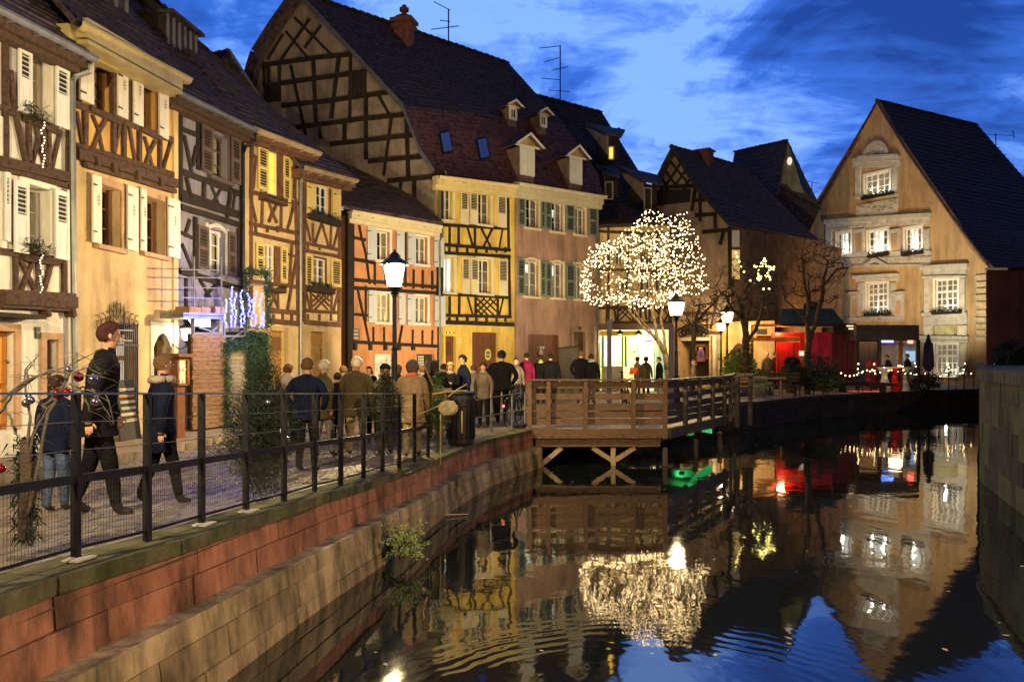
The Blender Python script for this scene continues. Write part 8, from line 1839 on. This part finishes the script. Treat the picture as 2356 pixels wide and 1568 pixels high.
def bicycle(px, d, label):
    g = gz(0, d); x = (px-CX)/F*d; o = empty('bicycle', (x, d, g), rad(75), label, 'bicycle'); T = METAL_D
    for wx in (-.5, .5):
        b = MB(); b.tube([(wx+.33*math.cos(t*.3142), 0, .34+.33*math.sin(t*.3142)) for t in range(21)], .018, 5, cap=False); w = b.build('wheel', T, o, recalc=False)
        s = MB()
        for k in range(12): a = k*math.pi/6; s.tube([(wx, 0, .34), (wx+.32*math.cos(a), 0, .34+.32*math.sin(a))], .003, 3, cap=False)
        s.build('spokes', METAL_G, w, recalc=False)
    b = MB()
    for p, q in (((-.5, 0, .34), (-.05, 0, .32)), ((-.5, 0, .34), (-.18, 0, .78)), ((-.05, 0, .32), (-.2, 0, .85)), ((-.05, 0, .32), (.38, 0, .74)), ((-.18, 0, .76), (.36, 0, .82)), ((.5, 0, .34), (.34, 0, .95))): b.tube([p, q], .018, 6)
    b.build('frame', T, o); b = MB(); b.tube([(.34, -.28, 1.0), (.30, -.1, 1.0), (.34, 0, .95), (.30, .1, 1.0), (.34, .28, 1.0)], .013, 6); b.build('handlebar', METAL_G, o); b = MB(); b.box(-.32, -.08, -.06, .06, .87, .92); b.build('saddle', BLACK, o)
    b = MB(); b.ball((-.82, 0, .5), .03, 6, 4); b.build('rear_light', emis('rear_red', (1, .05, .05), 4), o)
bicycle(1180, 18.6, 'bicycle parked against the left end of the wooden deck railing')
bicycle(1440, 22.5, 'bicycle parked behind the middle bay of the deck railing')
def hut_box():
    o = held('utility_cabinet', 'grey brown utility cabinet with a sloping top left of the oak door', 'cabinet', 1305, 925, 28.5, lambda b: b.prism([(-.36, 0, -.25), (.36, 0, -.25), (.36, 0, 1.75), (-.30, 0, 1.68)], (0, .45, 0)), mat('cabinet_grey', (.10, .085, .075), .7, .2, 4)); o.location.z = gz(0, 28.5)+.2
    b = MB(); b.prism([(-.38, -.05, 1.68), (.42, -.05, 1.76), (.42, -.05, 1.80), (-.38, -.05, 1.72)], (0, .55, 0)); b.build('lid', METAL_D, o); b = MB(); b.box(-.30, .30, -.015, -.001, -.1, 1.55); b.build('door_leaf', mat('cabinet_grey', (.10, .085, .075)), o)
hut_box()
def bollard(px, py, d, label):
    g = gz(0, d); x = (px-CX)/F*d; o = empty('bollard', (x, d, g), 0, label, 'bollard'); b = MB(); b.lathe([(.08, 0), (.06, .1), (.05, .8), (.07, .84), (.05, .88)], n=10); b.build('shaft', METAL_D, o); b = MB(); b.ball((0, 0, .96), .075, 10, 8); b.build('knob', METAL_D, o)
bollard(1431, 890, 32, 'round headed iron bollard in front of the shop counter')
# painted boards leaning on the ochre house
def board_sign():
    p = H2.q(970, 350, -.15, 'J') if False else H2.at(285, 920, -.2); w = H2.l2w(p[0], -.2, 0); o = empty('sandwich_board', (w.x, w.y, gz(0, w.y)+.12), H2.root.rotation_euler.z, 'small dark notice board with pale lines leaning under the iron grille', 'sign'); z1 = p[1]+H2.zb-o.location.z
    b = MB(); b.prism([(-.3, -.15, 0), (.3, -.15, 0), (.3, 0, z1+.35), (-.3, 0, z1+.35)], (0, .04, 0)); b.build('panel', mat('board_dark', (.05, .05, .04), .7), o)
    for i in range(6): t = .35+i*.1; place('painted_line', unit('box', mat('chalk_line', (.45, .42, .30), .8) if i != 4 else mat('chalk_orange', (.45, .22, .05), .8)), o, (RN.uniform(-.04, .04), -.155+.15*t, (z1+.35)*t), (.42, .012, .05), (rad(-8), 0, 0))
board_sign()

# ------------------------------------------------------------------ terrace
def bush(label, px, py, d, rx, rz, n, m, name='shrub', cat='shrub', seed=1, ln=(.06, .12), stem=0, group=None, pot=None):
    c = P(px, py, d); g = gz(c.x, d); c2 = V((c.x, d, g)); o = empty(name, c2, 0, label, cat, group); r = random.Random(seed); b = MB(); h = c.z-g
    lob = [(V((r.uniform(-.5, .5)*rx, r.uniform(-.5, .5)*rx, h+r.uniform(-.5, .5)*rz)), r.uniform(.45, .75)) for _ in range(6)] if not stem else [(V((0, 0, h)), 1)]
    for i in range(n):
        lc, s = r.choice(lob); dv = V((r.gauss(0, 1), r.gauss(0, 1), r.gauss(0, 1))).normalized(); rr_ = r.uniform(.72, 1.05)*s; p = lc+V((dv.x*rx*rr_, dv.y*rx*rr_, dv.z*rz*rr_))
        if p.z < .02: continue
        L_ = r.uniform(*ln); q = (dv+V((r.uniform(-.8, .8), r.uniform(-.8, .8), r.uniform(-.3, .9)))).normalized(); s1 = q.orthogonal().normalized()*L_*.35; b.add([p, p+q*L_*.5+s1, p+q*L_, p+q*L_*.5-s1], [(0, 1, 2, 3)])
    b.build('foliage', m, o, recalc=False)
    t = MB(); t.tube([(0, 0, 0), (0, 0, h if stem else h*.6)], .03, 6)
    if not stem:
        for k in range(7): a = V((r.uniform(-.6, .6)*rx, r.uniform(-.6, .6)*rx, h+r.uniform(-.3, .5)*rz)); t.tube([(0, 0, .1), a*.5+V((0, 0, .05)), a], [.02, .013, .005], 4)
    t.build('stem', BARK, o, recalc=False)
    if pot: q = MB(); q.lathe([(pot*.75, 0), (pot, .4), (pot*1.05, .42), (pot*.9, .42)], n=12); q.build('pot', mat('pot_dark', (.06, .05, .05), .7), o)
    return o
bush('bright lime green shrub under the far street lamps', 1700, 850, 34.0, .75, .75, 2600, LEAF_LIME, seed=3, ln=(.08, .16)); bush('lower yellow green shrub left of the orange pavilion post', 1740, 870, 33.5, .85, .42, 1800, mat('foliage_yellow_green', (.12, .16, .03), .8, .5, 6), seed=4)
bush('slim lime conifer behind the terrace tree trunk', 1722, 820, 36, .16, 1.3, 900, LEAF_LIME, seed=5, name='conifer', cat='conifer')
bush('round clipped ball on a stem before the red panels', 1822, 833, 34.5, .27, .18, 900, LEAF_DARK, seed=6, stem=1, pot=.25, name='topiary', cat='topiary')
bush('round clipped bush in front of the red panels, left one', 1810, 857, 34.0, .42, .45, 1500, LEAF_GREEN, seed=7, name='topiary', cat='topiary'); bush('round clipped bush beside the dark tree trunk', 1840, 858, 33.6, .48, .46, 1500, LEAF_DARK, seed=8, name='topiary', cat='topiary')
bush('leafy potted shrub in front of the magenta panels', 1894, 850, 32.9, .8, .75, 2200, mat('foliage_olive', (.055, .055, .025), .8, .5, 6), seed=9); bush('low dark shrub right of the slender tree', 1872, 872, 33.0, .7, .45, 1500, LEAF_DARK, seed=10); bush('sparse shrub overhanging the quay edge in the middle of the terrace', 1905, 880, 32.6, .7, .35, 1100, LEAF_GREEN, seed=11)
bush('big planter shrub under the closed parasol', 2137, 876, 36.6, .75, .42, 1400, LEAF_DARK, seed=12)
o = bush('climbing plants over the far right end of the quay', 2335, 830, 34, .8, .9, 1500, LEAF_DARK, seed=13, ln=(.1, .25))
# shrub growing from the near quay wall
def wall_shrub():
    c = P(925, 1258, 9.1); o = empty('wall_shrub', c, 0, 'light green shrub growing out of the foot of the near quay wall', 'shrub'); r = random.Random(31); b = MB()
    for k in range(60):
        e = V((r.gauss(.05, .14), r.gauss(0, .1), r.uniform(-.12, .30)))
        for i in range(26):
            t = r.uniform(.3, 1.05); p = e*t+V((r.gauss(0, .02), r.gauss(0, .02), r.gauss(0, .02))); q = V((r.uniform(-1, 1), r.uniform(-1, 1), r.uniform(-.4, 1))).normalized()*r.uniform(.02, .045); s = q.orthogonal().normalized()*.010; b.add([p, p+q*.5+s, p+q, p+q*.5-s], [(0, 1, 2, 3)])
    b.build('foliage', mat('foliage_wall', (.16, .20, .07), .8, .5, 8), o, recalc=False)
    t = MB()
    for k in range(16): e = V((r.gauss(.05, .14), r.gauss(0, .1), r.uniform(0, .28))); t.tube([(-.30, .02, -.16), e*.5, e], [.012, .006, .002], 4)
    t.build('stems', BARK, o, recalc=False)
wall_shrub()
def parasol():
    g = gz(0, 37.0); o = empty('closed_parasol', ((2136-CX)/F*37, 37.0, g), 0, 'tall closed dark blue parasol in front of the manor door', 'parasol'); top = CZ-(768-HY)/F*37-g
    b = MB(); n = 12; vs = []
    prof = [(.10, .9), (.26, 1.15), (.24, 1.6), (.20, 2.2), (.13, top-.4), (.05, top-.05), (.01, top)]
    for r_, z in prof:
        for k in range(n*2): a = math.pi*k/n; q = r_*(1 if k % 2 else .72); vs.append((q*math.cos(a), q*math.sin(a), z))
    m = n*2; b.add(vs, [(i*m+k, i*m+(k+1) % m, (i+1)*m+(k+1) % m, (i+1)*m+k) for i in range(len(prof)-1) for k in range(m)]); b.build('canopy', mat('parasol_navy', (.02, .02, .05), .8, .2), o, recalc=False)
    b = MB(); b.tube([(0, 0, 0), (0, 0, 1.2)], .03, 8); b.build('pole', METAL_D, o); b = MB(); b.lathe([(.35, 0), (.35, .06), (.06, .12)], n=14); b.build('base', METAL_D, o)
parasol()
def bench(px, d, yaw, label, col_m, L_=1.6, table=False):
    g = gz(0, d); o = empty('picnic_table' if table else 'bench', ((px-CX)/F*d, d, g), rad(yaw), label, 'table' if table else 'bench'); h = .74 if table else .44
    for i in range(4): place('slat', unit('wbar', col_m), o, (0, -.21+i*.14, h), (L_, .12, .04))
    for s in (-1, 1):
        b = MB(); b.bar((s*L_*.38, -.24, 0), (s*L_*.38, .05, h-.02), .07, .05); b.bar((s*L_*.38, .24, 0), (s*L_*.38, -.05, h-.02), .07, .05); b.build('leg', col_m, o)
    if not table:
        for z in (.62, .76, .9): place('backrest_slat', unit('wbar', col_m), o, (0, .28, z), (L_, .03, .10))
WP = mat('bench_wood', (.20, .13, .07), .7, .3, 5)
bench(1762, 31.2, -10, 'pale wooden picnic table near the left end of the terrace railing', WP, 1.5, True); bench(1705, 30.6, 5, 'bench at the left end of the terrace behind the railing', WP, 1.2); bench(1800, 31.8, -30, 'dark bench partly hidden by the clipped bushes', TIM_DARK, 1.3)
held('paper_basket', 'pale square planter box behind the picnic table', 'planter', 1752, 878, 33.0, lambda b: (b.box(-.45, .45, -.2, .2, -.55, .25)), mat('planter_grey', (.25, .24, .20), .8))
held('stone_bench', 'dark curved bench slab above the quay edge in front of the awning', 'bench', 1990, 882, 35.0, lambda b: (b.prism([(-1.5, 0, -.10), (-1.2, 0, .03), (-.3, 0, .10), (.9, 0, .05), (1.5, 0, 0), (1.4, 0, -.12)], (0, .5, 0)), b.box(-1.0, -.8, .1, .4, -.42, -.1), b.box(.8, 1.0, .1, .4, -.42, -.1)), mat('bench_dark', (.04, .03, .04), .6))
for (px, d, c, lb) in ((2035, 36.2, WHT, 'white draped standing column below the leaning person'), (2058, 36.3, cmat((.55, .02, .02), 'signal_red'), 'red draped standing table between the two stall visitors'), (2078, 36.6, WHT, 'white draped standing table left of the man under the red lamp')):
    g = gz(0, d); o = empty('standing_table', ((px-CX)/F*d, d, g), 0, lb, 'table'); b = MB(); b.lathe([(.30, .0), (.26, .2), (.12, .7), (.14, .8), (.34, 1.06), (.34, 1.08)], n=14); b.build('drape', c, o, smooth=False); b = MB(); b.lathe([(.36, 1.081), (.36, 1.11)], n=14); b.build('top', WHT, o)
def chain(label, path, d0, sag_, n, seed, sp=.16):
    o = empty('light_chain', P(*path[0]), 0, label, 'light chain', 'light chains along the terrace railing'); c = o.location; r = random.Random(seed); w = MB(); pts = []
    for a, b_ in zip(path, path[1:]):
        p, q = P(*a), P(*b_); L_ = (q-p).length; k = max(2, int(L_/sp))
        for i in range(k): t = i/k; pts.append(p.lerp(q, t)-V((0, 0, sag_*4*t*(1-t)))-c+V((r.gauss(0, .03), r.gauss(0, .05), r.gauss(0, .03))))
    w.tube(pts, .008, 4); w.build('wire', METAL_D, o, recalc=False)
    for p in pts: place('bulb', unit('bulb', BULB), o, p, (.032,)*3)
chain('warm light chain drooping from the pavilion corner to the awning post', [(1935, 858, 35.0), (1975, 855, 35.2), (2004, 842, 35.4)], 0, .16, 0, 1, .22)
chain('warm light chain between the awning post and the parasol planter', [(2004, 852, 35.4), (2035, 845, 35.8), (2068, 842, 36.2), (2105, 856, 36.6), (2135, 850, 36.8)], 0, .16, 0, 2, .24)
chain('warm light chain along the right part of the terrace railing', [(2150, 862, 36.8), (2185, 852, 37.0), (2220, 850, 37.2), (2250, 850, 37.4)], 0, .14, 0, 3, .26)
chain('warm light chain over the wall top at the right edge of the canal', [(2268, 845, 37.2), (2285, 836, 36.8), (2310, 846, 36.4), (2335, 848, 36)], 0, .08, 0, 4, .4)
for i, (px, d) in enumerate(((1975, 35.2), (2004, 35.4), (2068, 36.2), (2105, 36.6), (2183, 37.0), (2218, 37.2))):
    g = gz(0, d); o = empty('garland_post', ((px-CX)/F*d, d, g), 0, ['leftmost garlanded post on the terrace below the pavilion corner', 'garlanded post at the foot of the first awning post', 'garlanded post between the two stall visitors', 'garlanded post left of the parasol planter', 'garlanded post in front of the tall manor door', 'rightmost garlanded post by the end of the terrace'][i], 'post', 'garlanded posts along the terrace')
    b = MB(); b.tube([(0, 0, 0), (0, 0, 1.05)], .03, 6); b.build('shaft', METAL_D, o); r = random.Random(i+40); g_ = MB()
    for k in range(260): p = V((r.gauss(0, .09), r.gauss(0, .09), r.uniform(.65, 1.15))); q = V((r.uniform(-1, 1), r.uniform(-1, 1), r.uniform(-1, 1))).normalized()*.09; s = q.orthogonal().normalized()*.012; g_.add([p-s, p+s, p+q], [(0, 1, 2)])
    g_.build('garland', LEAF_DARK, o, recalc=False)
    for k in range(4): place('bulb', unit('bulb', BULB), o, (r.uniform(-.12, .12), -.1, r.uniform(.75, 1.3)), (.032,)*3)
lightp('chain_glow', 'POINT', P(2060, 830, 35.4), 14, (1, .75, .4), .3)
# driftwood at the foot of the wall and leaves on the water
r_ = random.Random(77)
lf = MB()
for i in range(170):
    x = r_.uniform(-1.2, 9); y = r_.uniform(4.5, 26); 
    if not inside((x, y), WATER) : continue
    a = r_.uniform(0, 6.28); s = r_.uniform(.015, .04); lf.add([(x+s*math.cos(a), y+s*math.sin(a), .004), (x-s*.5*math.sin(a), y+s*.5*math.cos(a), .006), (x-s*math.cos(a), y-s*math.sin(a), .004), (x+s*.5*math.sin(a), y-s*.5*math.cos(a), .006)], [(0, 1, 2, 3)])
props(lf.build('floating_leaves', mat('leaf_pale', (.35, .28, .18), .6, .3), recalc=False), kind='stuff')
for a, b_, lb in (((805, 1275), (835, 1252), 'thin driftwood stick floating off the near quay'), ):
    p = P(1030, 1190, 11.9); p.z = .01; b = MB(); b.tube([(-.25, -.06, 0), (0, 0, .02), (.3, .1, .01)], [.012, .015, .006], 5); o = b.build('driftwood', mat('driftwood_pale', (.45, .40, .32), .8)); o.location = (p.x, 11.9, .012); props(o, lb, 'driftwood')
